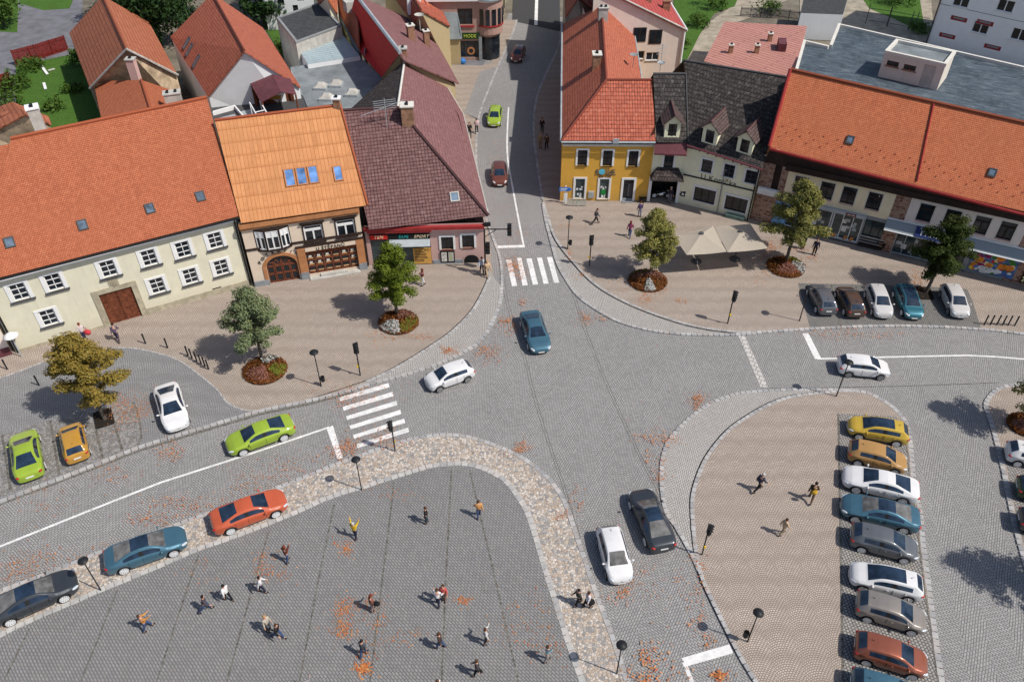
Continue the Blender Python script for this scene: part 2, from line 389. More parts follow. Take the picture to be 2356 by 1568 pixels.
# middle island with the car row
Mi=[(1924,900),(1867,905),(1817,913),(1767,931),(1703,969),(1665,1001),(1628,1049),(1608,1091),(1595,1134),(1593,1176),(1600,1258),(1615,1326),(1643,1388),(1675,1453),(1705,1511),(1740,1568),(1800,1660)]
Mo=[(1974,898),(1924,896),(1860,895),(1800,896),(1753,899),(1703,904),(1653,919),(1615,939),(1578,969),(1548,1001),(1530,1034),(1523,1071),(1523,1121),(1533,1176),(1553,1206),(1575,1243),(1598,1286),(1615,1326)]
Mr=[(1924,898),(1974,899),(2004,906),(2029,919),(2054,936),(2074,956),(2089,981),(2096,1034),(2104,1121),(2117,1176),(2124,1251),(2137,1351),(2147,1426),(2157,1501),(2167,1568),(2185,1680)]
sheet('pavement',smooth(Mo)+smooth(Mi)[56:]+[(2185,1680)]+smooth(Mr)[::-1],PAV-.010,M['strip'])
sheet('pavement',smooth(Mi)+[(2185,1680)]+smooth(Mr)[::-1],PAV,M['tan'])
kerb(Mo,PAV,.26,.42); kerb(Mi,PAV+.002,.24,.42); band('joint',smooth([(x-5,y-2) for x,y in Mi]),.10,PAV+.004,'black'); kerb(Mr,PAV,.30,.42)
sheet('parking_bay',[(1929,951),(2060,957),(2078,985),(2086,1034),(2094,1121),(2106,1176),(2114,1251),(2126,1351),(2137,1426),(2147,1501),(2157,1568),(2170,1660),(1944,1660),(1940,1568),(1933,1176)],PAV+.006,M['rowbay'])
band('joint',[(1929,951),(1933,1176),(1940,1568),(1944,1660)],.12,PAV+.012,'joint')
band('joint',smooth([(2076,985),(2087,1034),(2095,1121),(2107,1176),(2115,1251),(2127,1351),(2138,1426),(2148,1501),(2158,1568)]),.07,PAV+.012,'joint')
# right edge island
Er=[(2480,880),(2356,883),(2304,891),(2282,906),(2269,926),(2270,942),(2277,959),(2292,1009),(2307,1071),(2329,1176),(2342,1231),(2356,1281),(2410,1460),(2440,1560)]
sheet('pavement',smooth(Er)+[(2700,1560),(2700,880)],PAV,M['tan']); kerb(Er,PAV,.30,.42)
sheet('parking_bay',[(2300,1030),(2317,1071),(2337,1176),(2365,1281),(2700,1400),(2700,1030)],PAV+.006,M['rowbay'])
# plaza and pebble strip
Po=[(-160,1420),(-60,1380),(60,1337),(157,1299),(245,1264),(412,1204),(520,1164),(646,1118),(714,1091),(789,1061),(859,1036),(939,1011),(976,1004),(1026,999),(1076,1004),(1126,1019),(1178,1040),(1215,1061),(1253,1091),(1278,1119),(1295,1146),(1308,1176),(1328,1236),(1348,1294),(1368,1355),(1390,1413),(1413,1476),(1443,1568),(1480,1680)]
Pi=[(-160,1560),(-80,1510),(0,1460),(85,1419),(170,1383),(232,1356),(295,1330),(375,1297),(450,1264),(525,1238),(605,1208),(689,1174),(739,1151),(784,1134),(834,1120),(889,1102),(951,1083),(989,1072),(1026,1067),(1064,1066),(1101,1073),(1134,1086),(1164,1106),(1178,1122),(1195,1146),(1213,1176),(1230,1226),(1250,1294),(1272,1363),(1295,1436),(1318,1506),(1340,1568),(1370,1680)]
sheet('gravel_bed',smooth(Po)+[(-160,1680)],PAV-.012,M['gravel'])
sheet('plaza',smooth(Pi)+[(-160,1700)],PAV,M['plaza'])
kerb(Po,PAV,.28,.44); kerb(Pi,PAV+.003,.34,.46,0,'kerbplaza')
for ln in [[(67,1446),(7,1568),(-30,1650)],[(272,1351),(225,1470),(185,1568),(150,1650)],[(457,1276),(405,1430),(360,1568),(335,1650)],[(618,1222),(570,1390),(522,1568),(500,1650)],[(769,1159),(729,1351),(689,1568),(675,1650)],[(906,1108),(899,1176),(876,1363),(851,1568),(842,1650)],[(1039,1078),(1034,1176),(1026,1326),(1016,1568),(1012,1650)],[(1081,1082),(1106,1188),(1144,1351),(1193,1568),(1210,1650)]]:
    band('joint',ln,.095,PAV+.006,'joint')
# lines on the carriageway
for ln in [[(1155,640),(1165,700),(1202,816),(1233,935),(1265,1034),(1291,1109),(1309,1172),(1330,1235)],[(1262,480),(1275,560),(1290,600),(1353,784),(1390,875),(1428,960),(1475,1060),(1510,1125),(1532,1182),(1580,1262)],[(1767,893),(2060,888),(2290,880)]]:
    for dx in (0,6): band('joint',smooth([(x+dx,y) for x,y in ln]),.035,.006,'joint')
band('gutter',[(0,1159),(175,1093),(320,1036),(490,984),(600,952),(714,928),(814,902)],.22,.006,'joint')
M['slab']=sett_mat('pale_slabs',(.52,.50,.48),(.42,.40,.39),(.2,.2,.2),.42,.42,27,.03)
sheet('stone_band',[(1697,768),(1712,768),(1767,890),(1750,890)],.010,M['slab'])
def mark(px): sheet('road_marking',px,.014,M['line'])
for i in range(6):
    f=i/5
    x0,y0=781+(810-781)*f+8*f*0,0
    lx=(765+(924-765)*f)/4; ly=(520+(950-520)*f)/4; rx=(1220+(1400-1220)*f)/4; ry=(385+(795-385)*f)/4
    mark([(589+lx,784+ly),(589+rx,784+ry),(589+rx+2.5,784+ry+10),(589+lx+2.5,784+ly+8.5)])
for a in [((300,350),(450,340),(625,1110),(470,1125)),((620,290),(745,285),(935,1090),(780,1105)),((895,310),(1050,300),(1240,1065),(1085,1080)),((1205,285),(1350,275),(1550,1040),(1405,1055)),((1500,265),(1655,260),(1860,1015),(1710,1025))]:
    mark([((1240+x/11.78)*.9203,(620+y/11.78)*.9203) for x,y in a])
mark([(751,985),(766,978),(789,1052),(777,1056)])
band('road_marking',[(758,982),(589,1039),(370,1109),(200,1176),(0,1256),(-100,1297)],.16,.012,'line')
mark([(1143,565),(1207,563),(1208,569),(1144,571)])
band('road_marking',smooth([(1205,566),(1181,440),(1167,350),(1170,247)]),.16,.012,'line')
mark([(1846,767),(1860,766),(1889,823),(1875,826)])
band('road_marking',[(1880,825),(2080,820),(2225,817),(2290,820),(2420,831)],.16,.012,'line')
mark([(1567,1513),(1678,1481),(1687,1501),(1582,1531)])
band('road_marking',[(1574,1522),(1594,1572),(1630,1660)],.22,.012,'line')
# yards behind the row
sheet('lawn',[(20,150),(170,120),(260,290),(60,330),(20,300)],.02,M['lawn'])
sheet('yard',[(38,-10),(190,-10),(190,120),(35,152)],.03,M['oldasphalt'])
sheet('yard',[(-60,-60),(38,-60),(36,250),(-60,270)],.026,M['oldasphalt'])
sheet('lawn',[(-60,-80),(44,-80),(40,75),(-60,70)],.034,M['lawn'])
sheet('lawn',[(44,-30),(180,-30),(160,20),(100,24),(44,8)],.038,M['lawn'])
sheet('lawn',[(600,50),(660,60),(720,170),(680,180)],.03,M['lawn'])
sheet('dirt_path',[(1700,-30),(1880,-30),(1730,40),(1670,60),(1640,150),(1575,150),(1605,70),(1690,10)],.02,M['dirt'])
sheet('lawn',[(1550,-20),(1705,-20),(1690,15),(1645,30),(1610,80),(1580,140),(1555,150)],.028,M['lawn'])
sheet('yard',[(1840,-40),(2140,-40),(2150,100),(1840,60)],.024,M['dirt'])
sheet('lawn',[(1960,-40),(2110,-40),(2130,80),(2060,45),(2000,20)],.036,M['lawn'])
sheet('yard',[(1000,120),(1130,120),(1110,152),(1010,152)],.03,M['oldasphalt'])
# ================================================================ BUILDINGS
def textmesh(body,size,extrude=.02,align='CENTER',shear=0,space=1.0):
    cu=bpy.data.curves.new('lettering','FONT'); cu.body=body; cu.size=size; cu.extrude=extrude; cu.align_x=align; cu.align_y='CENTER'; cu.shear=shear; cu.space_character=space
    cu.resolution_u=3
    o=bpy.data.objects.new('lettering_tmp',cu); C.objects.link(o)
    dg=bpy.context.evaluated_depsgraph_get(); me=bpy.data.meshes.new_from_object(o.evaluated_get(dg))
    vs=[v.co.copy() for v in me.vertices]; fs=[list(p.vertices) for p in me.polygons]
    bpy.data.objects.remove(o); bpy.data.curves.remove(cu); bpy.data.meshes.remove(me)
    return vs,fs
class Fac:
    """a vertical wall plane from ground point A to B (seen from outside, A left)"""
    def __init__(s,A,B,z0=0.0):
        s.A=Vector((A[0],A[1],0)); s.B=Vector((B[0],B[1],0)); s.L=(s.B-s.A).length
        s.d=(s.B-s.A).normalized(); s.n=Vector((s.d.y,-s.d.x,0)); s.z0=z0
    def hit(s,px,py,off=0.0):
        r=ray(px,py); t=((s.A+s.n*off-CAM).dot(s.n))/r.dot(s.n); p=CAM+r*t
        return (p-s.A).dot(s.d),p.z
    def pt(s,a,z,o=0.0): return s.A+s.d*a+s.n*o+Vector((0,0,z))
    def box(s,mb,a0,a1,z0,z1,o0,o1,mi=0):
        mb.box(s.pt(a0,z0,o0),s.d*(a1-a0),Vector((0,0,z1-z0)),s.n*(o1-o0),mi)
    def text(s,mb,body,a,z,size,o,mi=0,rot=0,**kw):
        vs,fs=textmesh(body,size,**kw); c,sn=math.cos(rot),math.sin(rot)
        mb.add([s.pt(a,z,o)+s.d*(v.x*c-v.y*sn)+Vector((0,0,v.x*sn+v.y*c))+s.n*v.z for v in vs],fs,mi)
    def wall(s,mb,a0,a1,z0,z1,holes,depth=.18,mi=0,rmi=None,o=0.0):
        rmi=mi if rmi is None else rmi
        hs=[h for h in holes if h[1]>a0 and h[0]<a1 and h[3]>z0 and h[2]<z1]
        hs=[(max(h[0],a0),min(h[1],a1),max(h[2],z0),min(h[3],z1)) for h in hs]
        xs=sorted(set([a0,a1]+[h[0] for h in hs]+[h[1] for h in hs])); zs=sorted(set([z0,z1]+[h[2] for h in hs]+[h[3] for h in hs]))
        for i in range(len(xs)-1):
            for j in range(len(zs)-1):
                xa,xb,za,zb=xs[i],xs[i+1],zs[j],zs[j+1]; cx,cz=(xa+xb)/2,(za+zb)/2
                if xb-xa<1e-6 or zb-za<1e-6 or any(h[0]<cx<h[1] and h[2]<cz<h[3] for h in hs): continue
                mb.poly([s.pt(xa,za,o),s.pt(xb,za,o),s.pt(xb,zb,o),s.pt(xa,zb,o)],mi)
        for h in hs:
            for (p,q) in (((h[0],h[2]),(h[1],h[2])),((h[1],h[2]),(h[1],h[3])),((h[1],h[3]),(h[0],h[3])),((h[0],h[3]),(h[0],h[2]))):
                mb.poly([s.pt(q[0],q[1],o),s.pt(p[0],p[1],o),s.pt(p[0],p[1],o-depth),s.pt(q[0],q[1],o-depth)],rmi)
def rect(F_,cx,cy,w,h,dz=0):
    a,z=F_.hit(cx,cy); return (a-w/2,a+w/2,z-h/2+dz,z+h/2+dz)
def pxrect(F_,x0,y0,x1,y1,off=0):
    a0,z1=F_.hit(x0,y0,off); a1,z0=F_.hit(x1,y1,off); return (a0,a1,z0,z1)
def window(root,F_,h,mats,nx=2,nz=3,fr=.07,bar=.045,dep=.16,sill=None,surround=None,glass='glass',name='window',transom=None,lab=None):
    """frame (top part), pane and sill as its sub-parts"""
    a0,a1,z0,z1=h; mb=MB(); fm,sm=mats
    o0,o1=-dep,-dep+.07
    F_.box(mb,a0,a0+fr,z0,z1,o0,o1); F_.box(mb,a1-fr,a1,z0,z1,o0,o1)
    F_.box(mb,a0+fr,a1-fr,z0,z0+fr,o0,o1); F_.box(mb,a0+fr,a1-fr,z1-fr,z1,o0,o1)
    zt=z0+(z1-z0)*transom if transom else None
    for i in range(1,nx):
        x=a0+(a1-a0)*i/nx; F_.box(mb,x-bar/2,x+bar/2,z0+fr,(zt-bar/2) if zt else z1-fr,o0,o1-.006)
    for j in range(1,nz):
        z=z0+(z1-z0)*j/nz; F_.box(mb,a0+fr,a1-fr,z-bar/2,z+bar/2,o0,o1-.012)
    if zt: F_.box(mb,a0+fr,a1-fr,zt-bar*.8,zt+bar*.8,o0,o1-.003)
    w_=mb.build(name,M[fm],root)
    g=MB(); g.poly([F_.pt(a0+.01,z0+.01,o0+.012),F_.pt(a1-.01,z0+.01,o0+.012),F_.pt(a1-.01,z1-.01,o0+.012),F_.pt(a0+.01,z1-.01,o0+.012)]); 
    g.build('pane',M[glass],w_)
    if sill:
        m2=MB(); ext,th,out=sill; F_.box(m2,a0-ext,a1+ext,z0-th,z0-.003,-.05,out); m2.build('sill',M[sm],w_)
    if surround:
        m3=MB(); sw,so_,top,bot=surround[:4]; mm=surround[4]
        F_.box(m3,a0-sw,a0-.002,z0-(bot or 0),z1+top,.003,so_); F_.box(m3,a1+.002,a1+sw,z0-(bot or 0),z1+top,.003,so_)
        F_.box(m3,a0-.002,a1+.002,z1+.002,z1+top,.003,so_-.004)
        if bot: F_.box(m3,a0-.002,a1+.002,z0-bot,z0-.002,.003,so_-.004)
        m3.build('surround',M[mm],w_)
    return w_
def roof_slab(mb,pts,th=.14,mi=0,smi=0):
    """slab from a polygon whose first edge is the eave (left to right); UV in metres along / up the slope"""
    pts=[Vector(p) for p in pts]
    n=Vector((0,0,0))
    for i in range(len(pts)):
        n+= (pts[i]-pts[0]).cross(pts[(i+1)%len(pts)]-pts[0])
    n.normalize()
    if n.z<0: n=-n
    u=(pts[1]-pts[0]).normalized(); v=n.cross(u)
    if v.z<0: v=-v
    uv=[((p-pts[0]).dot(u)+50,(p-pts[0]).dot(v)+20) for p in pts]
    k=len(pts)
    nn=(pts[1]-pts[0]).cross(pts[2]-pts[0])
    order=list(range(k)) if nn.z>0 else list(range(k))[::-1]
    lo=[p-n*th for p in pts]
    mb.poly([pts[i] for i in order],mi,[uv[i] for i in order])
    mb.poly([lo[i] for i in order[::-1]],smi)
    for q in range(k):
        i,j=order[q],order[(q+1)%k]
        mb.poly([lo[i],lo[j],pts[j],pts[i]],smi)
def ridge_cap(mb,a,b,r=.13,mi=0,n=6):
    mb.tube([Vector(a)+Vector((0,0,.02)),Vector(b)+Vector((0,0,.02))],r,n,mi)
def chimney(root,p,sx,sy,h,rz=0,mat='brickc',cap='lightstone',pots=1,base=1.2):
    mb=MB(); p=Vector(p); mb.cbox(p+Vector((0,0,(h-base)/2)),sx,sy,h+base,0,rz); 
    o=mb.build('chimney',M[mat],root)
    m2=MB(); m2.cbox(p+Vector((0,0,h+.05)),sx+.16,sy+.16,.10,0,rz); ca,sa=math.cos(rz),math.sin(rz)
    m2.build('chimney_cap',M[cap],o)
    for i in range(pots):
        m3=MB(); x=(i-(pots-1)/2)*(sx/max(pots,1)); m3.cbox(p+Vector((ca*x,sa*x,h+.17)),.22,sy*.5,.16,0,rz); m3.build('flue',M['black'],o)
    return o
def skylight(root,pl,cx,cy,w_,h_,zref,fm='darkgrey',gm='skyglass',name='skylight'):
    """pl: (origin,u,v,n) of the roof plane"""
    o,u,v,n=pl; r=ray(cx,cy); t=(o-CAM).dot(n)/r.dot(n); p=CAM+r*t
    mb=MB(); q=p-u*w_/2-v*h_/2+n*.003
    b=.09
    mb.box(q,u*w_,v*b,n*.11); mb.box(q+v*(h_-b),u*w_,v*b,n*.11); mb.box(q+v*b,u*b,v*(h_-2*b),n*.11); mb.box(q+v*b+u*(w_-b),u*b,v*(h_-2*b),n*.11)
    f=mb.build(name,M[fm],root); g=MB(); q2=q+u*b+v*b+n*.06
    g.box(q2,u*(w_-2*b),v*(h_-2*b),n*.02); g.build('pane',M[gm],f); return f
def plane_of(pts):
    pts=[Vector(p) for p in pts]; u=(pts[1]-pts[0]).normalized(); n=u.cross(pts[2]-pts[0]).normalized()
    if n.z<0: n=-n
    v=n.cross(u); 
    if v.z<0: v=-v
    return pts[0],u,v,n
def Pn(x,y,z): return P(x,y,z)
M['sign_cream0']=plain('shelf_edge_tan',(.55,.32,.16),.7,.1); M['brickc']=plain('chimney_brick',(.30,.17,.11),.9,.3,3,dirt=.5)
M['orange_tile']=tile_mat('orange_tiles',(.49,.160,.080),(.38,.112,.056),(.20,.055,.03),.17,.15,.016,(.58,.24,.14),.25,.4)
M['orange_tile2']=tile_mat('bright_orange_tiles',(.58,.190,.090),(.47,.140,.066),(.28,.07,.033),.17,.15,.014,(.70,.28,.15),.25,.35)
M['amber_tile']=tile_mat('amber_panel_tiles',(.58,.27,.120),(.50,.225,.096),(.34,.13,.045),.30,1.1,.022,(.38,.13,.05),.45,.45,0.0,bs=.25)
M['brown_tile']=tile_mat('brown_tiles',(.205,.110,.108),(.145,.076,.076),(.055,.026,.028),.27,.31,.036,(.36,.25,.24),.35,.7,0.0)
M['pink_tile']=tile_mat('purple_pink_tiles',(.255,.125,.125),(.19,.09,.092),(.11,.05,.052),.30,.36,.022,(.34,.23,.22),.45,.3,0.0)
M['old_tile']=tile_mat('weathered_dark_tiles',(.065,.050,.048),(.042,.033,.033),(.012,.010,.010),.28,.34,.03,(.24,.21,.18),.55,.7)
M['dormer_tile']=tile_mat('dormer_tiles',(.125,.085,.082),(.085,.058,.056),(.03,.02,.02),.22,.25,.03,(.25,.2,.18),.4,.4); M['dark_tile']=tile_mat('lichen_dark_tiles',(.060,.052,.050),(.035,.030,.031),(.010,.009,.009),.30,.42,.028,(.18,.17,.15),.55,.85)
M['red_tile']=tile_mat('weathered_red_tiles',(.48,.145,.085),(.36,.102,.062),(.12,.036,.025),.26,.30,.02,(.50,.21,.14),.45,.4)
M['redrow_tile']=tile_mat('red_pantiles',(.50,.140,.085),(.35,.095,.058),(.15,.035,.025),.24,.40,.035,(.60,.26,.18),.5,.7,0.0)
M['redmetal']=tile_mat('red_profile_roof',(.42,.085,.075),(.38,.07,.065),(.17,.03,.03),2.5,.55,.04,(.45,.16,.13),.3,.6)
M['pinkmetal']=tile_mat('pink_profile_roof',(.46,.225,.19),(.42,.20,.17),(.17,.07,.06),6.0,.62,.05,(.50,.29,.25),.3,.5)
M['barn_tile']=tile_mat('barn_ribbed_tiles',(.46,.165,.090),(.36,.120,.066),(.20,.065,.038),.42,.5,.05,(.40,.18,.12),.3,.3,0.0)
M['felt']=plain('roof_felt_grey',(.20,.225,.24),.75,.25,.5,dirt=.35)
M['bluefelt']=None
t=NT('blue_grey_felt'); p=t.coord(); m=t.new('ShaderNodeMapping',{'Vector':p,'Rotation':(0,0,R(26))}).outputs[0]
b=t.new('ShaderNodeTexBrick',{'Vector':m,'Color1':(.070,.094,.116),'Color2':(.052,.070,.090),'Mortar':(.05,.06,.07),'Scale':1.0,'Mortar Size':.03,'Brick Width':5.0,'Row Height':.95})
n=t.noise(t.new('ShaderNodeMapping',{'Vector':m,'Scale':(.5,3.5,1)}).outputs[0],1.1,6,.75); n4=t.noise(m,.55,7,.8)
M['bluefelt']=t.out(t.mix(t.ramp(n4,0,.8,.5,.62),t.mix(t.ramp(n,0,.85,.48,.66),b.outputs['Color'],(.19,.225,.25)),(.035,.048,.060)),.55,n,.3)
M['gravelroof']=plain('dark_gravel_roof',(.055,.058,.062),.9,.3,3,bump=.5)
M['bluemetal']=tile_mat('pale_blue_sheet',(.36,.46,.50),(.33,.42,.46),(.16,.20,.22),6,.55,.03,(.5,.56,.58),.35,.3)
M['paleyellow']=render_mat('pale_yellow_render',(.66,.63,.50)); M['peach']=render_mat('peach_render',(.68,.57,.46)); M['pinkr']=render_mat('dusty_pink_render',(.54,.36,.33))
M['yellowr']=render_mat('ochre_yellow_render',(.64,.36,.065),.08,.15); M['cream']=render_mat('cream_render',(.80,.78,.58)); M['sand']=render_mat('sand_render',(.80,.68,.47)); M['palepink']=render_mat('pale_pink_render',(.76,.66,.60))
M['whiter']=render_mat('white_render',(.74,.77,.79),.05,.15); M['aptpink']=render_mat('faded_pink_render',(.72,.62,.56)); M['turretpink']=render_mat('turret_beige_pink',(.40,.26,.22)); M['fencered']=plain('old_red_paint',(.17,.020,.016),.8,.3,3,dirt=.4); M['terra']=plain('terracotta_trim',(.42,.19,.085),.8,.15)
M['beige']=render_mat('beige_render',(.42,.34,.20)); M['aptwhite']=render_mat('pale_blue_white_render',(.82,.86,.89),.04,.12); M['ruin']=plain('bare_rubble_render',(.46,.36,.25),.95,.45,.9,bump=.4,dirt=.45)
M['roofred']=plain('fire_red_sheet',(.52,.040,.035),.7,.2,3); M['penthouse']=render_mat('penthouse_render',(.62,.57,.51))
def house_walls(mb,F_,depth,z1,holes,mi=0,sides=True,z0=0.0,a0=0.0,a1=None,zl=None,zr=None):
    a1=F_.L if a1 is None else a1
    F_.wall(mb,a0,a1,z0,z1,holes,mi=mi)
    if sides:
        for a in (a0,a1):
            q=[F_.pt(a,z0),F_.pt(a,z0,-depth),F_.pt(a,z1,-depth),F_.pt(a,z1)]
            mb.poly(q if a==a0 else q[::-1],mi)
        q=[F_.pt(a1,z0,-depth),F_.pt(a0,z0,-depth),F_.pt(a0,z1,-depth),F_.pt(a1,z1,-depth)]; mb.poly(q[::-1] if False else q,mi)
def mirror_back(e0,e1,r0,r1,k=1.0):
    """eave points behind the ridge, same pitch"""
    return [r0+Vector(((r0-e0).x,(r0-e0).y,-(r0-e0).z))*k, r1+Vector(((r1-e1).x,(r1-e1).y,-(r1-e1).z))*k]
def gable_tri(mb,e,r,b,mi=0,drop=.16):
    mb.poly([Vector(e)-Vector((0,0,drop)),Vector(b)-Vector((0,0,drop)),Vector(r)-Vector((0,0,drop))],mi)
# ---- pale yellow house, left
A=P(18,818); B=P(581,655); f=Fac(A+(A-B).normalized()*-.6,B)
root=thing('yellow_townhouse','long pale yellow house with white window surrounds, brown timber gate and orange tiled roof','house',f.A)
eL=Pn(7,633,6.83); eR=Pn(549,497,6.72); rR=Pn(476,224,13.0)
eL=f.pt(-.1,6.8,.45); pq=plane_of([eL,eR,rR]); r_=ray(25,319); rL=CAM+r_*((pq[0]-CAM).dot(pq[3])/r_.dot(pq[3]))

bl=mirror_back(eL,eR,rL,rR)
wins=[(44,671),(124,649),(249,618),(343,593),(421,574),(495,553),(112,730),(362,657),(438,635),(509,615)]
hs=[rect(f,x,y,1.04,1.38) for x,y in wins]
gate=pxrect(f,229,682,310,722); gate=(f.hit(231,690)[0],f.hit(312,685)[0],0,3.0)
bw=rect(f,500,667,.7,.5)
mb=MB(); house_walls(mb,f,9,6.55,hs+[gate,bw]); 
gable_tri(mb,f.pt(0,6.75),rL,f.pt(0,6.75,-13)); gable_tri(mb,f.pt(f.L,6.75),rR,f.pt(f.L,6.75,-13))
mb.build('wall',M['paleyellow'],root)
mb=MB(); roof_slab(mb,[eL,eR,rR,rL]); roof_slab(mb,[bl[1],bl[0],rL,rR]); 
ro=mb.build('roof',M['orange_tile'],root)
mb=MB(); ridge_cap(mb,rL,rR,.15); mb.build('ridge_tiles',M['orange_tile2'],ro)
for h in hs: window(root,f,h,('white','darkgrey'),2,3,.08,.05,.12,(.30,.12,.16),(.25,.05,.16,0,'white'))
window(root,f,bw,('darkgrey','stone'),1,1,.05,name='cellar_window')
mb=MB(); g0,g1,_,gz=gate
for k in range(2):
    a0=g0+(g1-g0)*k/2; a1=a0+(g1-g0)/2
    f.box(mb,a0+.02,a1-.02,.02,gz-.02,-.16,-.10)
    for zz in (.35,1.25,2.15,2.7): f.box(mb,a0+.08,a1-.08,zz,zz+.09,-.098,-.06)
    for q in (0.08,.5,.9): f.box(mb,a0+(a1-a0)*q,a0+(a1-a0)*q+.08,.05,gz-.06,-.098,-.068)
mb.build('gate',M['brownwood'],root)
mb=MB(); f.box(mb,g0-.42,g0-.002,0,gz+.40,.003,.07); f.box(mb,g1+.002,g1+.42,0,gz+.40,.003,.07); f.box(mb,g0-.002,g1+.002,gz+.002,gz+.40,.003,.066); mb.build('gate_surround',M['stone'],root)
a,z=f.hit(261,650); mb=MB(); f.box(mb,a-.35,a+.35,z-.35,z+.4,.003,.05); f.box(mb,a-.2,a+.2,z-.15,z+.22,.052,.09); f.box(mb,a-.07,a+.07,z-.28,z+.3,.092,.11); mb.build('crest',M['stone'],root)
mb=MB(); f.box(mb,g1+.43,f.L,0,.62,.003,.06); f.box(mb,0,g0-.43,0,.3,.003,.06); mb.build('plinth',M['stone'],root)
mb=MB(); mb.tube([eL+f.n*.07-Vector((0,0,.12)),eR+f.n*.07-Vector((0,0,.12))],.09,8); mb.build('gutter',M['black'],root)
mb=MB(); f.box(mb,0,f.L,6.2,6.5,.003,.16); mb.build('cornice',M['white'],root)
mb=MB(); mb.tube([f.pt(f.L-.12,6.5,.12),f.pt(f.L-.12,.05,.12)],.07); mb.tube([f.pt(.15,6.5,.12),f.pt(.15,.05,.12)],.07); mb.build('downpipe',M['black'],root)
pl=plane_of([eL,eR,rR])
for x,y in ((190,518),(345,480),(461,452)): skylight(root,pl,x,y,.66,.80,0)
skylight(root,pl,22,558,.66,.8,0)
chimney(root,rL+(rR-rL)*.145-f.n*.5+Vector((0,0,-.6)),.75,.8,2.3,math.atan2(f.d.y,f.d.x),'lightstone','whiter',1); chimney(root,rL+(rR-rL)*.140-f.n*1.9+Vector((0,0,-1.6)),.75,.8,2.6,math.atan2(f.d.y,f.d.x),'pinkr','lightstone',1)
FB1=f
# neighbour at the frame's left edge
A0=f.A-f.d*9; f0=Fac(A0,f.A-f.d*.25)
root=thing('corner_townhouse','pale house at the left edge with a maroon plinth, only its end showing','house',f0.A)
mb=MB(); dr=rect(f0,12,790,1.0,2.2); house_walls(mb,f0,9,6.3,[]); mb.build('wall',M['palepink'],root)
e0,e1=f0.pt(0,6.45,.45),f0.pt(f0.L+.1,6.45,.45); r1=rL-f0.d*.25-Vector((0,0,.35)); r0=r1-f0.d*9; b0=mirror_back(e0,e1,r0,r1)
mb=MB(); roof_slab(mb,[e0,e1,r1,r0]); roof_slab(mb,[b0[1],b0[0],r0,r1]); mb.build('roof',M['orange_tile'],root)
mb=MB(); f0.box(mb,f0.L-1.2,f0.L-.02,0,.75,.003,.10); mb.build('plinth',M['maroon'],root)
mb=MB(); f0.box(mb,f0.L-2.6,f0.L-1.5,.05,2.5,.003,.06); mb.build('door',M['white'],root)
skylight(root,plane_of([e0,e1,r1]),3,622,.8,1.0,0)
# ---- peach shop house
A=P(588,660); B=P(845,618); f=Fac(A,B)
root=thing('peach_shophouse','peach shop house with bay window, arched brown door and amber panel roof','house',f.A)
eL=Pn(555,513,6.35); eR=Pn(846,472,6.3); rL=Pn(494,277,12); rR=Pn(783,242,12)
bl=mirror_back(eL,eR,rL,rR)
a0,z0=f.hit(628,549); bay=(a0-1.35,a0+1.35,z0-.80,z0+.9)
w2=rect(f,721,534,1.45,1.55,-.1); w3=rect(f,795,522,1.45,1.55,-.1)
da,_=f.hit(645,594); arch=(da-1.22,da+1.22,0,2.65)
s0=f.hit(709,615)[0]; s1=f.hit(825,600)[0]; shop=(s0,s1,.35,2.62)
mb=MB(); house_walls(mb,f,9,6.2,[w2,w3,arch,shop,bay]); 
for k in range(12):   # spandrel of the arched doorway
    t0,t1=math.pi*k/12,math.pi*(k+1)/12
    q=[(da+1.22*math.cos(t0),1.65+1.0*math.sin(t0)),(da+1.22*math.cos(t1),1.65+1.0*math.sin(t1))]
    mb.poly([f.pt(q[0][0],2.66),f.pt(q[1][0],2.66),f.pt(q[1][0],q[1][1]),f.pt(q[0][0],q[0][1])][::-1])
gable_tri(mb,f.pt(0,6.2),rL,f.pt(0,6.2,-12)); gable_tri(mb,f.pt(f.L,6.2),rR,f.pt(f.L,6.2,-12))
mb.build('wall',M['peach'],root)
mb=MB(); roof_slab(mb,[eL,eR,rR,rL]); roof_slab(mb,[bl[1],bl[0],rL,rR]); ro=mb.build('roof',M['amber_tile'],root)
mb=MB(); ridge_cap(mb,rL,rR,.13); mb.build('ridge_tiles',M['orange_tile2'],ro)
mb=MB(); mb.tube([rR+Vector((0,0,.03)),eR+Vector((0,0,.03))],.10); mb.build('verge',M['orange_tile2'],ro)
mb=MB(); f.box(mb,-.05,f.L+.02,5.75,6.1,.003,.30); f.box(mb,-.05,f.L+.02,5.5,5.745,.003,.16); mb.build('cornice',M['terra'],root)
mb=MB(); f.box(mb,0,f.L,3.55,3.72,.003,.08); mb.build('string_course',M['darkbrown'],root)
for h in (w2,w3):
    w_=window(root,f,h,('white','darkbrown'),2,1,.10,.13,.10,(.18,.12,.12),(.10,.06,.20,.06,'darkbrown'),transom=.72)
    m2=MB(); f.box(m2,h[0]-.25,h[1]+.25,h[3]+.215,h[3]+.31,.003,.18); m2.build('hood',M['darkbrown'],w_)
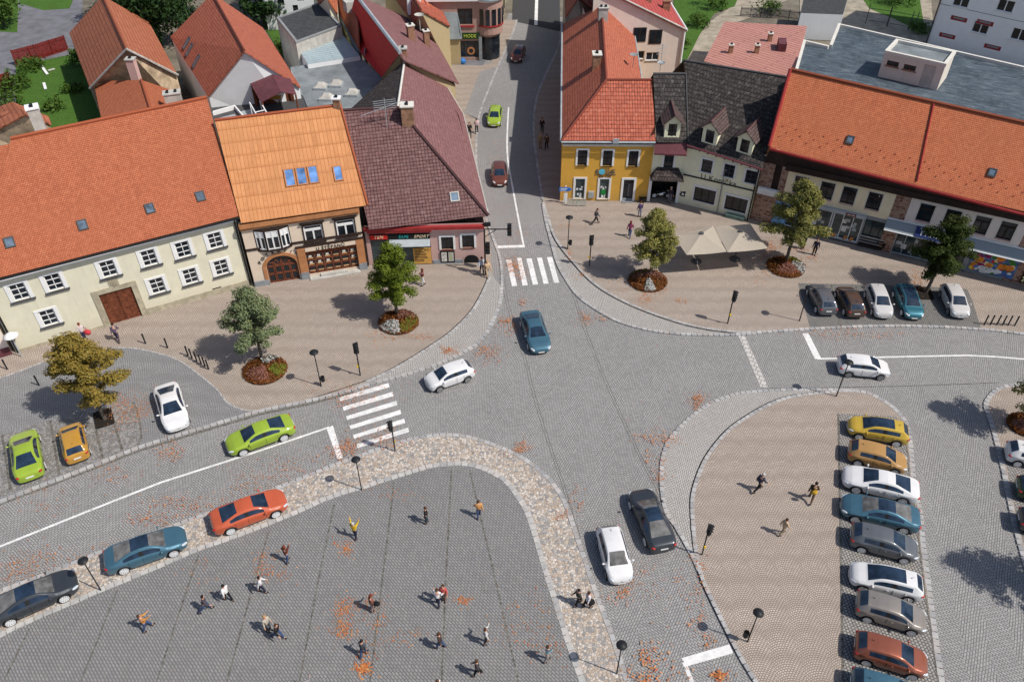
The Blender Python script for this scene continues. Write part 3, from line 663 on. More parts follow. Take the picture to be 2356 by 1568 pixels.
# oriel
bm_=MB(); ba0,ba1,bz0,bz1=bay; pr=[(ba0,0),(ba0+.8,.32),(ba1-.8,.32),(ba1,0)]
pp=[(f.pt(a,0,o).x,f.pt(a,0,o).y) for a,o in pr]
bm_.prism(pp,bz0-.18,bz0); ow_=MB(); ow_.prism(pp,bz1,bz1+.14)
oc=(f.pt((ba0+ba1)/2,0,-.3)); 
ow=bm_.build('bay_window',M['darkbrown'],root); ow_.build('hood',M['darkbrown'],ow)
for k in range(3):
    q0=f.pt(pr[k][0],0,pr[k][1]-.02); q1=f.pt(pr[k+1][0],0,pr[k+1][1]-.02); ff=Fac(q0,q1)
    for x_ in (0,ff.L-.07): m2=MB(); m2.box(ff.pt(x_,bz0,-.05),ff.d*.07,Vector((0,0,bz1-bz0)),ff.n*.09); m2.build('post',M['darkbrown'],ow)
    m2=MB()
    for (x0,x1) in ((.07,.13),(ff.L/2-.06,ff.L/2+.06),(ff.L-.13,ff.L-.07)): ff.box(m2,x0,x1,bz0+.01,bz1-.01,-.04,.02)
    for z in (bz0+.03,bz0+(bz1-bz0)*.66,bz1-.10): ff.box(m2,.13,ff.L-.13,z,z+.08,-.04,.012)
    ff.box(m2,.13,ff.L-.13,bz0+(bz1-bz0)*.72,bz1-.12,-.036,-.01)
    m2.build('frame',M['white'],ow)
    g=MB(); g.poly([ff.pt(.05,bz0,-.03),ff.pt(ff.L-.05,bz0,-.03),ff.pt(ff.L-.05,bz1,-.03),ff.pt(.05,bz1,-.03)]); g.build('pane',M['glass'],ow)
# arched door
mb=MB()
for k in range(4):
    x0=da-1.22+2.44*k/4; f.box(mb,x0+.02,x0+.10,0,2.1,-.16,-.08); f.box(mb,x0+.52,x0+.59,0,2.1,-.16,-.083)
    for z in (.05,.85,1.6): f.box(mb,x0+.10,x0+.52,z,z+.16,-.16,-.09)
for k in range(7):
    t0=math.pi*k/6; mb.tube([f.pt(da,1.62,-.12),f.pt(da+1.1*math.cos(t0),1.62+.92*math.sin(t0),-.12)],.035,5)
mb.build('door',M['brownwood'],root)
g=MB(); g.poly([f.pt(da-1.3,0,-.15),f.pt(da+1.3,0,-.15),f.pt(da+1.3,2.68,-.15),f.pt(da-1.3,2.68,-.15)]); g.build('door_pane',M['glass'],root)
mb=MB()
for k in range(14):
    t0,t1=math.pi*k/14,math.pi*(k+1)/14
    q=[f.pt(da+r_*math.cos(t),1.65+(r_-.22)*math.sin(t),o) for o in (.003,.07) for t in (t0,t1) for r_ in (1.24,1.52)]
    mb.add(q,[[4,5,7,6],[1,3,7,5],[0,4,6,2]])
f.box(mb,da-1.52,da-1.24,.55,1.65,.003,.07); f.box(mb,da+1.24,da+1.52,.55,1.65,.003,.07); mb.build('door_arch',M['terra'],root)
mb=MB(); word='POTRAVINY'
for i,chh in enumerate(word):
    th=math.pi*(.5+.335*(1-2*i/(len(word)-1))); f.text(mb,chh,da+1.85*math.cos(th),1.55+1.57*math.sin(th),.40,.06,rot=th-math.pi/2)
mb.build('lettering',M['black'],root)
# shopfront
mb=MB(); f.box(mb,s0-.62,s0-.004,.75,3.1,.003,.16); f.box(mb,s1+.004,s1+.62,.75,3.1,.003,.16); f.box(mb,s0-.002,s1+.002,2.64,3.1,.003,.12); mb.build('shopfront_surround',M['terra'],root)
mb=MB(); f.box(mb,s0-.7,s1+.7,3.125,3.26,.003,.17); mb.build('shopfront_hood',M['darkbrown'],root)
mb=MB(); f.box(mb,s0+.03,s1-.03,2.70,3.06,.123,.15); sb=mb.build('sign_board',M['peach'],root)
mb=MB(); f.text(mb,'U ŠTĚPÁNŮ',(s0+s1)/2,2.84,.40,.165,space=1.12); mb.build('lettering',M['black'],sb)
mb=MB(); n_=6
for k in range(n_+1):
    x=s0+(s1-s0)*k/n_; f.box(mb,x-.05,x+.05,.35,2.62,-.16,-.06)
for z in (.38,1.05,1.65,2.25,2.5): f.box(mb,s0,s1,z,z+.10,-.16,-.07)
f.box(mb,s0,s1,2.32,2.5,-.16,-.065)
mb.build('shop_window',M['brownwood'],root); g=MB(); g.poly([f.pt(s0,.35,-.15),f.pt(s1,.35,-.15),f.pt(s1,2.62,-.15),f.pt(s0,2.62,-.15)]); g.build('shop_pane',M['glass'],root)
rr=random.Random(4)
for k in range(n_):
    for z in (.56,1.2,1.8):
        x=s0+(s1-s0)*(k+.5)/n_; mb=MB(); f.box(mb,x-.22,x+.22,z+.02,z+.10,-.145,-.11); mb.build('shelf_edge',M['sign_cream0'],root)
        if z>1 and rr.random()<.55: mb=MB(); f.box(mb,x-.14,x+.1,z+.14,z+.34,-.145,-.13); mb.build('shelf_card',M['offwhite'],root)
mb=MB(); f.box(mb,s0-.65,s0-.004,0,.745,.003,.19); f.box(mb,s1+.004,s1+.65,0,.745,.003,.19); f.box(mb,da+1.24,s0-.66,0,.62,.003,.12); f.box(mb,0,da-1.24,0,.55,.003,.12); mb.build('plinth',M['plinthgrey'],root)
mb=MB(); f.box(mb,s0,s1,0.0,.17,.003,.55); f.box(mb,s0+.9,s1-1.0,.17,.33,.003,.30); mb.build('step',M['lightstone'],root)
pl=plane_of([eL,eR,rR])
for x,y in ((667,409),(694,405.5),(721,402)): skylight(root,pl,x,y,.80,1.45,0,'terra','blueglass')
skylight(root,pl,778,399,.72,1.25,0,'terra','blueglass')
chimney(root,rR-f.d*.25+Vector((0,0,-.3)),.55,.5,.9,0,'brickc','white',1)
FB2=f
# ---- pink corner shop
A=P(850,612); B=P(1116,605); f=Fac(A,B)
root=thing('corner_shophouse','dusty pink single storey corner shop with a big brown and purple hipped roof','house',f.A)
J=Pn(915,247,10.5); rA=Pn(788,254,10.5); rF=Pn(931,138,10.5); eA=Pn(849,528,4.15); eB=Pn(1124,496,4.35)
eC=Pn(1026,195,4.35); eM=Pn(1066,262,4.35); bk=Pn(806,251,6.0)
sh=(f.hit(852,580)[0]+.1,f.hit(992,560)[0]-.05,.25,2.75)
w1=rect(f,1029,559,1.0,1.25); w2=rect(f,1077,555,1.0,1.25); ca,cz=f.hit(1085,600); 
mb=MB(); house_walls(mb,f,3,4.05,[sh,w1,w2],sides=False)
q=[f.pt(f.L,0),P(1040,262,0),P(1000,190,0)]
ew=Vector((-2.9,0,0))
side=[f.B,Vector((eM.x-.45,eM.y,0)),Vector((eC.x-.4,eC.y-.3,0))]
for a_,b_ in zip(side,side[1:]): mb.poly([a_,b_,b_+Vector((0,0,4.2)),a_+Vector((0,0,4.2))])
mb.poly([f.A,f.A+Vector((-1.5,8,0)),f.A+Vector((-1.5,8,6)),f.A+Vector((0,0,4.05))][::-1])
mb.build('wall',M['pinkr'],root)
mb=MB(); roof_slab(mb,[eA,eB,J,rA]); ro=mb.build('roof',M['brown_tile'],root)
o_,u_,v_,n_p=plane_of([eB,eC,J])
def onp(x,y): r=ray(x,y); return CAM+r*((o_-CAM).dot(n_p)/r.dot(n_p))
eM=onp(1066,262); rF=onp(931,138); eC=onp(1026,195)
mb=MB(); roof_slab(mb,[eB,eM,eC,rF,J]); mb.build('side_roof',M['pink_tile'],root)
mb=MB(); roof_slab(mb,[bk,J,rF]); roof_slab(mb,[rA+Vector((-1.5,6.5,-5)),J+Vector((-3.5,6,-4.6)),J,rA]); mb.build('back_roof',M['old_tile'],root)
mb=MB(); ridge_cap(mb,J,eB,.14); ridge_cap(mb,rA,J,.13); mb.build('hip_tiles',M['brown_tile'],ro)
mb=MB(); ridge_cap(mb,J,rF,.11); mb.build('ridge_tiles',M['offwhite'],ro)
mb=MB(); mb.tube([eC+Vector((0,0,.05)),rF+Vector((0,0,.05))],.16); mb.build('valley_gutter',M['zinc'],ro)
mb=MB(); mb.tube([eB,eM],.06); mb.tube([eM,eC],.06); mb.build('verge',M['lightstone'],ro)
mb=MB(); f.box(mb,0,f.L,3.62,3.92,.003,.32); f.box(mb,sh[0]-.1,sh[1]+.15,3.42,3.615,.003,.28); mb.build('fascia',M['redgutter'],root)
mb=MB(); f.box(mb,0,f.L,3.44,3.60,.003,.10); mb.build('cornice',M['white'],root)
mb=MB(); f.box(mb,sh[0],sh[1],2.72,3.22,.003,.14); sg=mb.build('sign_board',M['black'],root)
M['sign_red']=plain('sign_red',(.55,.03,.02),.5,.1); M['sign_teal']=plain('sign_teal',(.03,.30,.30),.5,.1); M['sign_cream']=plain('sign_cream',(.75,.62,.42),.5,.1)
mb=MB(); f.box(mb,sh[0]+.03,sh[0]+1.5,2.76,3.18,.141,.155); mb.build('sign_panel',M['sign_red'],sg)
mb=MB(); f.text(mb,'TEN',sh[0]+.75,2.97,.42,.165,shear=.2); f.text(mb,'SPORT',sh[1]-.72,2.97,.40,.165,shear=.3,space=1.05); mb.build('lettering',M['sign_cream'],sg)
mb=MB(); f.text(mb,'ŠAPE',sh[1]-2.2,2.95,.38,.165,shear=.2); mb.build('lettering',M['sign_teal'],sg)
mb=MB(); mb.poly([f.pt(sh[0]+1.6,2.70,.15),f.pt(sh[0]+1.6,2.38,.75),f.pt(sh[1],2.38,.75),f.pt(sh[1],2.70,.15)]); mb.poly([f.pt(sh[1],2.66,.15),f.pt(sh[1],2.34,.75),f.pt(sh[0]+1.6,2.34,.75),f.pt(sh[0]+1.6,2.66,.15)]); mb.poly([f.pt(sh[0]+1.6,2.34,.75),f.pt(sh[1],2.34,.75),f.pt(sh[1],2.38,.75),f.pt(sh[0]+1.6,2.38,.75)]); mb.build('canopy',M['zinc'],root)
window(root,f,sh,('darkgrey','lightstone'),4,1,.06,.06,.17,(.0,.10,.06),None,'shopglass','shop_window')
mb=MB(); a,z=f.hit(972,587); f.box(mb,a-.74,a+.74,z-.80,z+.78,.06,.10); po=mb.build('poster',plain('amber_poster',(.62,.34,.09),.8,.1),root)
mb=MB(); f.text(mb,'ELEKTRO',a,z+.60,.30,.108,extrude=.005); rr=random.Random(3)
for k in range(7): 
    l=rr.uniform(.75,1.25); f.box(mb,a-.64,a-.64+l,z+.36-k*.155,z+.43-k*.155,.101,.106)
mb.build('lettering',M['black'],po)
for h in (w1,w2): window(root,f,h,('darkbrown','brownwood'),2,1,.08,.06,.12,(.0,.10,.06),(.17,.06,.17,0,'white'))
mb=MB(); a,z=f.hit(1030,589); f.box(mb,a-.60,a+.60,z-.58,z+.55,.003,.10); dc=mb.build('display_case',M['black'],root)
for k,m_ in ((-1,'offwhite'),(1,'lightstone')):
    mb=MB(); f.box(mb,a+k*.29-.22,a+k*.29+.22,z-.46,z+.46,.102,.112); mb.build('notice',M[m_],dc)
    mb=MB(); rr=random.Random(k+5)
    for q in range(9): f.box(mb,a+k*.29-.18+rr.random()*.22,a+k*.29-.06+rr.random()*.22,z-.40+q*.09,z-.36+q*.09,.113,.116)
    mb.build('notice_print',M['darkgrey'] if k<0 else plain('notice_green',(.35,.42,.08),.8,.1),dc)
mb=MB()
q=[f.pt(ca+.62*math.cos(math.pi*k/10),.35+.55*math.sin(math.pi*k/10),.02) for k in range(11)]
mb.poly(q+[f.pt(ca-.62,.05,.02),f.pt(ca+.62,.05,.02)]); q2=[v-f.n*.017 for v in q+[f.pt(ca-.62,.05,.02),f.pt(ca+.62,.05,.02)]]
mb.build('cellar_opening',M['black'],root)
mb=MB()
for k in range(10):
    t0,t1=math.pi*k/10,math.pi*(k+1)/10
    q=[f.pt(ca+r_*math.cos(t),.35+(r_-.08)*math.sin(t),.05) for t in (t0,t1) for r_ in (.66,.76)]; mb.poly([q[0],q[1],q[3],q[2]])
mb.build('cellar_arch',M['pinkr'],root)
mb=MB(); f.box(mb,sh[1]+.12,ca-.72,0,.48,.003,.08); mb.build('plinth',M['plinthgrey'],root)
skylight(root,plane_of([eA,eB,J]),1046,453,.75,.85,0,'lightstone')
chimney(root,J+Vector((.9,-.9,-.9)),1.0,.9,1.5,.1,'brickc','offwhite',1); chimney(root,rF+Vector((.0,-.6,-.2)),.7,.7,1.6,.1,'brickc','lightstone',1)
mb=MB(); q=J+Vector((-.8,-1.6,-.9)); mb.tube([q,q+Vector((0,0,2.4))],.03); 
for k in range(5): mb.tube([q+Vector((-.9,-.25,1.5+.18*k)),q+Vector((.9,.3,1.5+.18*k))],.018)
mb.tube([q+Vector((-2.0,-.5,1.1)),q+Vector((1.6,.4,2.1))],.025)
mb.build('aerial',M['zinc'],root)
mb=MB(); mb.tube([f.pt(-.1,4.0,.14),f.pt(-.1,.05,.14)],.07); mb.build('downpipe',M['darkbrown'],root)
mb=MB(); mb.cbox(f.pt(f.L+.25,3.95,.12),.55,.25,.28,0,.2); mb.build('corner_lamp',M['black'],root)
FB3=f
# ---- ochre yellow corner house
A=P(1288,463); B=P(1489,464); f=Fac(A,B)
root=thing('yellow_corner_house','ochre yellow corner house with white framed windows under a long red tiled roof','house',f.A)
ap=Pn(1395,184,10); rt=f.pt(f.L-.02,10,-(ap-f.A).dot(-f.n)) ; rt=Vector((f.B.x-.05,ap.y,10)); rb=Pn(1384,14,10)
eA=f.pt(-.12,6.45,.4); eB=f.pt(f.L-.02,6.45,.4); eF=Pn(1294,55,6.45); gF=Pn(1352,8,9.9)
rE0=Vector((2*ap.x-eA.x,ap.y,6.45)); rE1=Vector((2*rb.x-eF.x+.4,eF.y,6.45))
up=[(1340,363),(1398,364),(1457,365)]
hs=[rect(f,x,y,.86,1.55) for x,y in up]
lo=[rect(f,1334,434,.90,2.1),rect(f,1389.5,434.5,.90,2.1)]
da=f.hit(1445,438)[0]; door=(da-.48,da+.48,.02,2.35)
mb=MB(); house_walls(mb,f,5.5,6.3,hs+lo+[door],sides=False)
mb.poly([f.A,f.A+Vector((0,0,6.3)),Vector((eF.x+.35,eF.y,6.3)),Vector((eF.x+.35,eF.y,0))][::-1])
mb.poly([f.B,f.pt(f.L,0,-6),f.pt(f.L,6.3,-6),f.pt(f.L,6.3)]); 
mb.poly([f.pt(f.L,6.3),f.pt(f.L,6.3,-6),f.pt(f.L,9.9,-4.9)])
mb.poly([Vector((rE0.x-.3,rE0.y,0)),Vector((rE1.x-.3,rE1.y,0)),Vector((rE1.x-.3,rE1.y,6.3)),Vector((rE0.x-.3,rE0.y,6.3))])
mb.poly([Vector((eF.x+.3,eF.y-.2,0)),Vector((rE1.x-.3,rE1.y-.2,0)),Vector((rE1.x-.3,rE1.y-.2,6.3)),Vector((rb.x,rb.y,9.7)),Vector((eF.x+.3,eF.y-.2,6.3))][::-1])
mb.build('wall',M['yellowr'],root)
mb=MB(); roof_slab(mb,[eA,eB,rt,ap]); roof_slab(mb,[rt+Vector((0,5,-3.4)),Vector((rE0.x,ap.y+4.5,6.5)),ap,rt]); ro=mb.build('front_roof',M['redrow_tile'],root)
mb=MB(); roof_slab(mb,[eF,eA,ap,rb]); roof_slab(mb,[rE0,rE1,rb,ap]); r2=mb.build('roof',M['red_tile'],root)
mb=MB(); ridge_cap(mb,eA,ap,.12); ridge_cap(mb,ap,rt,.12); ridge_cap(mb,ap,rb,.12); mb.build('ridge_tiles',M['redrow_tile'],r2)
mb=MB(); mb.tube([rE0,rE1],.08); mb.tube([eA+Vector((-.05,0,0)),eF+Vector((-.05,0,0))],.10); mb.build('side_gutter',M['zinc'],root)
for h in hs: window(root,f,h,('darkbrown','darkbrown'),2,2,.06,.05,.12,(.03,.05,.10),(.17,.05,.17,0,'white'))
for h,gl in zip(lo,('shopglass','shopglass')):
    w_=window(root,f,h,('offwhite','offwhite'),1,1,.04,.03,.10,(.16,.05,.08),(.17,.05,.17,.0,'white'),gl,'display_window')
    rr=random.Random(int(h[0]*10)); 
    for k in range(10):
        mb=MB(); a=rr.uniform(h[0]+.08,h[1]-.28); z=rr.choice((h[2]+.1,h[2]+.32,h[2]+.85,h[2]+1.05)); f.box(mb,a,a+rr.uniform(.1,.2),z,z+rr.uniform(.10,.25),-.085,-.07); mb.build('display_card',M['white'],w_)
g=MB(); f.box(g,lo[1][0]+.2,lo[1][1]-.25,lo[1][2]+.4,lo[1][2]+.95,-.085,-.06); g.build('green_display',plain('shop_green',(.02,.22,.05),.6,.1),root)
mb=MB(); f.box(mb,door[0],door[0]+.07,.02,2.35,-.16,-.08); f.box(mb,door[1]-.07,door[1],.02,2.35,-.16,-.08); f.box(mb,door[0]+.07,door[1]-.07,2.25,2.35,-.16,-.083); f.box(mb,door[0]+.45,door[1]-.10,.5,1.9,-.14,-.11); dd=mb.build('door',M['darkgrey'],root)
g=MB(); f.box(g,door[0],door[1],.02,2.35,-.19,-.165); g.build('door_pane',M['glass'],dd)
mb=MB(); f.box(mb,door[0]-.2,door[0]-.003,0,2.55,.003,.05); f.box(mb,door[1]+.003,door[1]+.2,0,2.55,.003,.05); f.box(mb,door[0]-.003,door[1]+.003,2.36,2.55,.003,.047); mb.build('door_surround',M['white'],root)
mb=MB(); f.box(mb,door[0],door[1],.0,.16,-.15,.35); f.box(mb,door[0],door[1],.17,.30,-.15,.02); mb.build('step',M['plinthgrey'],root)
mb=MB(); mb.tube([eA+f.n*.08-Vector((0,0,.1)),eB+f.n*.08-Vector((0,0,.1))],.09); mb.build('gutter',M['zinc'],root)
mb=MB(); f.box(mb,0,f.L,6.02,6.28,.003,.22); mb.build('soffit',M['black'],root)
mb=MB(); f.box(mb,0,f.L,5.75,6.01,.003,.10); mb.build('cornice',M['offwhite'],root)
a,z=f.hit(1393,394.5); mb=MB(); f.text(mb,'F',a-.76,z,.58,.05); f.text(mb,'KUS',a+.34,z,.58,.05,space=1.05); f.box(mb,a-.9,a-.15,z-.32,z-.27,.03,.05); f.box(mb,a+.1,a+1.0,z-.32,z-.27,.03,.05); sg=mb.build('sign_lettering',plain('sign_steel_blue',(.055,.075,.12),.5,.1),root)
mb=MB(); mb.lathe(f.pt(a-.33,z,.04),[(0,-.05),(.28,-.05),(.28,-.01),(.2,-.015),(0,-.03)],18,0,'y'); mb.build('sign_eye',plain('sign_cyan',(.10,.45,.60),.4,.2),sg)
mb=MB(); f.text(mb,'OPTIK',a,z-.52,.36,.05,space=1.2); mb.build('sign_subline',plain('sign_brown',(.09,.025,.01),.6,.1),sg)
a,z=f.hit(1360,447); mb=MB(); f.box(mb,a-.27,a+.27,z-.36,z+.36,.003,.10); nb=mb.build('notice_case',M['lightstone'],root); mb=MB(); f.box(mb,a-.2,a-.02,z,z+.25,.101,.11); f.box(mb,a+.03,a+.2,z-.05,z+.2,.101,.11); f.box(mb,a-.18,a+.15,z-.28,z-.12,.101,.11); mb.build('notice',M['zinc'],nb)
mb=MB(); mb.cbox(f.pt(f.L*.57,6.5,.55),.55,.08,.45,0,.0); mb.build('sat_panel',M['zinc'],root)
cp=ap+(rb-ap)*.03; chimney(root,Pn(1372,150,9.4)+Vector((0,0,-.3)),.75,.95,1.4,0,'brickc','offwhite',1); chimney(root,Pn(1387,42,9.9)+Vector((0,0,-.4)),.95,.8,1.5,0,'lightstone','lightstone',2)
mb=MB(); q=Pn(1456,155,7.6); mb.tube([q,q+Vector((0,0,1.2))],.03); mb.lathe(q+Vector((0,0,1.2)),[(0,0),(.25,.03),(.45,.12)],14); mb.build('satellite_dish',M['grey'],root)
FFK=f
# ---- cream tavern, two facades
A=P(1489,464); Bm=P(1556,467); Bq=P(1721,508); f=Fac(A,Bm); f2=Fac(Bm,Bq)
root=thing('cream_tavern','cream tavern with three small dormers in its dark tiled roof and a covered entrance','house',f.A)
wl=rect(f,1539,368,.85,1.55); ent=(f.hit(1496,440)[0]+.05,f.hit(1559,440)[0]-.1,.05,2.55)
u=[rect(f2,1626.5,382,.95,1.25),rect(f2,1677.5,393,.95,1.25),rect(f2,1727.5,407,.95,1.25)]
lw=[rect(f2,1621,450,2.0,1.45),rect(f2,1693,470,2.0,1.45)]
mb=MB(); house_walls(mb,f,5,5.7,[wl,ent],sides=False); f.wall(mb,0,f.L,5.7,6.2,[]); f2.wall(mb,0,f2.L,0,5.75,u+lw)
mb.poly([f2.pt(f2.L,0),f2.pt(f2.L,0,-11),f2.pt(f2.L,5.75,-11),f2.pt(f2.L,10.7,-7),f2.pt(f2.L,5.75)]); mb.poly([f.pt(0,0),f.pt(0,0,-9),f.pt(0,6.2,-9),f.pt(0,10.2,-5),f.pt(0,6.2)][::-1])
mb.build('wall',M['cream'],root)
rl0=Pn(1503,170,10.5); rl1=Pn(1578,170,10.5); r0=Pn(1572,139,11); r1=Pn(1811,178,11)
el0=Pn(1511,327,6.35); el1=Pn(1583,328,6.35); e0=Pn(1581,331,6.3); e1=Pn(1755,387,5.75)
mb=MB(); roof_slab(mb,[el0,el1,rl1,rl0]); b_=mirror_back(el0,el1,rl0,rl1); roof_slab(mb,[b_[1],b_[0],rl0,rl1])
roof_slab(mb,[e0,e1,r1,r0]); b_=mirror_back(e0,e1,r0,r1,.9); roof_slab(mb,[b_[1],b_[0],r0,r1]); ro=mb.build('roof',M['dark_tile'],root)
mb=MB(); mb.poly([rl1,el1,e0,r0][::-1]); mb.build('roof_step',M['darkbrown'],root)
mb=MB(); ridge_cap(mb,rl0,rl1,.11); ridge_cap(mb,r0,r1,.11); mb.tube([rl1+Vector((0,0,.06)),el1+Vector((0,0,.06))],.06); mb.build('ridge_tiles',M['darkgrey'],ro)
mb=MB(); mb.poly([f.pt(.0,5.45,.75),f.pt(f.L+.15,5.45,.75),f.pt(f.L+.15,6.33,.12),f.pt(0,6.33,.12)]); mb.poly([f.pt(f.L+.15,5.40,.75),f.pt(0,5.40,.75),f.pt(0,6.25,.12),f.pt(f.L+.15,6.25,.12)]); f.box(mb,0,f.L+.15,5.30,5.449,.70,.78); mb.build('metal_apron',M['maroon'],root)
mb=MB(); mb.tube([e0+f2.n*.05-Vector((0,0,.12)),e1+f2.n*.05-Vector((0,0,.12))],.10)
for k in range(9): q=e0.lerp(e1,(k+.5)/9); mb.box(q-f2.n*.35-Vector((0,0,.35)),f2.d*.12,f2.n*.38,Vector((0,0,.16)))
mb.build('gutter',M['maroon'],root)
def dormer(F_,px,py,pl,w_=1.36,hh=1.36):
    """px,py: middle of the dormer's window, standing on the roof plane"""
    o,uu,vv,n=pl; r=ray(px,py+22); t=(o-CAM).dot(n)/r.dot(n); q=CAM+r*t
    d=uu; nn=Vector((vv.x,vv.y,0)).normalized(); m=MB()
    up=Vector((0,0,1)); pk=up*(hh+.55)
    sl=(vv.z)/math.hypot(vv.x,vv.y)
    def back(h): return nn*(h/sl)
    l=q-d*(w_/2); r_=q+d*(w_/2)
    hole=.30
    # front wall pieces
    m.box(l-nn*.0,d*hole,up*hh,nn*.12); m.box(r_-d*hole,d*hole,up*hh,nn*.12); m.box(l+d*hole,d*(w_-2*hole),up*.10,nn*.12)
    m.add([l-d*.16+up*hh,r_+d*.16+up*hh,q+up*(hh+.72)],[[0,1,2]]); m.box(l-d*.16+up*(hh-.06)-nn*.03,d*(w_+.32),up*.055,nn*.1)
    m.poly([l+up*hh,l,l+back(hh)+up*hh]); m.poly([r_,r_+up*hh,r_+back(hh)+up*hh])
    dw=m.build('dormer',M['cream'],root)
    g=MB(); g.box(l+d*hole+up*.1+nn*.07,d*(w_-2*hole),up*(hh-.12),nn*.02); g.build('pane',M['glass'],dw)
    g=MB(); g.box(q-d*.025+up*.1+nn*.03,d*.05,up*(hh-.12),nn*.035); g.box(l+d*hole+up*.55+nn*.035,d*(w_-2*hole),up*.05,nn*.03); g.build('frame',M['darkbrown'],dw)
    g=MB(); ph=hh+.86; eh=hh-.06; k=.34
    apx=q+up*ph-nn*k; apb=q+up*ph+back(ph)
    for sgn in (-1,1):
        e=q+d*sgn*(w_/2+.34)+up*eh-nn*k; eb=q+d*sgn*(w_/2+.34)+up*eh+back(eh)
        pts=[e,eb,apb,apx] if sgn>0 else [eb,e,apx,apb]
        roof_slab(g,pts,.07)
    g.build('dormer_roof',M['dormer_tile'],dw)
    g=MB(); ridge_cap(g,apx,apb,.06); g.build('dormer_ridge',M['pink_tile'],dw)
plL=plane_of([el0,el1,rl1]); plR=plane_of([e0,e1,r1])
dormer(f,1545,294,plL); dormer(f2,1630,309,plR); dormer(f2,1710,331,plR)
window(root,f,wl,('darkgrey','white'),2,3,.05,.04,.12,(.18,.06,.1),(.18,.05,.05,0,'white'))
for h in u: window(root,f2,h,('darkgrey','white'),2,3,.05,.04,.12,(.16,.06,.1),(.15,.05,.15,0,'white'))
for h in lw: window(root,f2,h,('darkbrown','white'),3,1,.06,.05,.14,(.12,.06,.08),(.14,.05,.2,0,'white'),'glass','tavern_window')
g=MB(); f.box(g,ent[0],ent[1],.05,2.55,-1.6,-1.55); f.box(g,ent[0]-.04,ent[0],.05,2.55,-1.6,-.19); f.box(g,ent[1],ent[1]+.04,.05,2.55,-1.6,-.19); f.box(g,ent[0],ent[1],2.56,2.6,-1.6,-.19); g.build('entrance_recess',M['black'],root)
mb=MB(); f.box(mb,ent[0]-.28,ent[0]-.003,0,2.8,.003,.10); f.box(mb,ent[1]+.003,ent[1]+.26,0,2.8,.003,.10); f.box(mb,ent[0]-.003,ent[1]+.003,2.56,2.8,.003,.097); mb.build('entrance_surround',M['white'],root)
c0,c1=-.05,f.L+.25; z0,z1=2.82,3.72; og=1.0
mb=MB(); roof_slab(mb,[f.pt(c0,z0,og),f.pt(c1,z0,og),f.pt(c1-.55,z1,.05),f.pt(c0+.55,z1,.05)],.08); roof_slab(mb,[f.pt(c1,z0,og),f.pt(c1,z0,.02),f.pt(c1-.55,z1,.05)],.08); roof_slab(mb,[f.pt(c0,z0,.02),f.pt(c0,z0,og),f.pt(c0+.55,z1,.05)],.08); mb.build('entrance_canopy',M['old_tile'],root)
mb=MB(); f2.box(mb,.25,f2.L,3.06,3.18,.003,.06); f2.box(mb,f2.L-.12,f2.L,.0,5.6,.062,.13); mb.build('string_course',M['black'],root)
a0,z0=f2.hit(1612,404); a1,z1=f2.hit(1694,427); mb=MB(); f2.text(mb,'U Koníčka',(a0+a1)/2-.0,(z0+z1)/2+.03,.70,.03,space=1.08); mb.build('lettering',plain('faded_lettering',(.15,.135,.085),.8,.2),root)
a,z=f2.hit(1571,446); mb=MB(); f2.box(mb,a-.22,a+.22,z-.25,z+.22,.003,.04); f2.box(mb,a+.02,a+.28,z+.20,z+.30,.003,.04); f2.box(mb,a-.30,a-.1,z-.12,z-.02,.003,.04); em=mb.build('emblem',M['black'],root); mb=MB(); f2.box(mb,a-.09,a+.12,z-.12,z+.10,.041,.05); mb.build('emblem_field',M['white'],em)
mb=MB(); q=f2.hit(1662,425); mb.tube([f2.pt(q[0],3.0,.1),f2.pt(q[0],4.6,.35),f2.pt(q[0]+.1,4.75,.45),f2.pt(q[0]+.25,4.7,.5)],.035); mb.tube([f2.pt(q[0],.1,.09),f2.pt(q[0],3.0,.1)],.05); mb.build('downpipe',M['grey'],root)
mb=MB(); q=Pn(1518,165,10.2); mb.tube([q,q+Vector((0,0,2.6))],.03); 
for k in range(4): mb.tube([q+Vector((-.5,0,1.6+.25*k)),q+Vector((.5,.1,1.7+.25*k))],.018)
mb.lathe(q+Vector((0,-.2,.8)),[(0,0),(.25,.05),(.35,.15)],12); mb.build('aerial',M['zinc'],root)
mb=MB(); q=f2.hit(1690,498); f2.box(mb,f2.L-2.0,f2.L-.35,.02,.42,.003,.5); mb.build('planter_ledge',plain('green_grey_ledge',(.16,.24,.21),.8,.2,dirt=.3),root)
# ---- long commercial building
A=P(1725,505); B=P(2356,658); f=Fac(A,B); f.B=f.A+f.d*(f.L+9); f.L+=9
root=thing('long_shop_building','long two storey shop building with bright orange roof, brick strips and shopfronts','shop building',f.A)
eL=Pn(1772,338,7.45); eR=Pn(2356,489,6.53); rL=Pn(1821,160,12.2); rR=Pn(2356,282,11.9)
pq=plane_of([eL,eR,rR]); r_=ray(1821,160); rL=CAM+r_*((pq[0]-CAM).dot(pq[3])/r_.dot(pq[3])); eR=eR+(eR-eL)*.45; rR=rR+(rR-rL)*.5
ups=[(1847,407),(1907,422),(1952.5,449.5),(2011,463),(2128,493),(2189,505),(2254.5,524.5),(2311,541)]
a_c0=f.hit(1806,430)[0]; a_c1=f.hit(2055,470)[0]; a_p0=f.hit(2086,490)[0]; a_p1=f.hit(2346,560)[0]
hs=[]
for x,y in ups:
    a,z=f.hit(x,y); hs.append((a-.56,a+.56,3.72,5.30))
sA=(f.hit(1911,520)[0],f.hit(1980,530)[0],.25,2.75); sB=(sA[1]+.15,f.hit(2036,550)[0],1.15,2.75)
sC=(f.hit(2055,560)[0],f.hit(2225,590)[0],.15,2.55)
sA0=(f.hit(1800,500)[0],sA[0]-.12,.25,2.7)
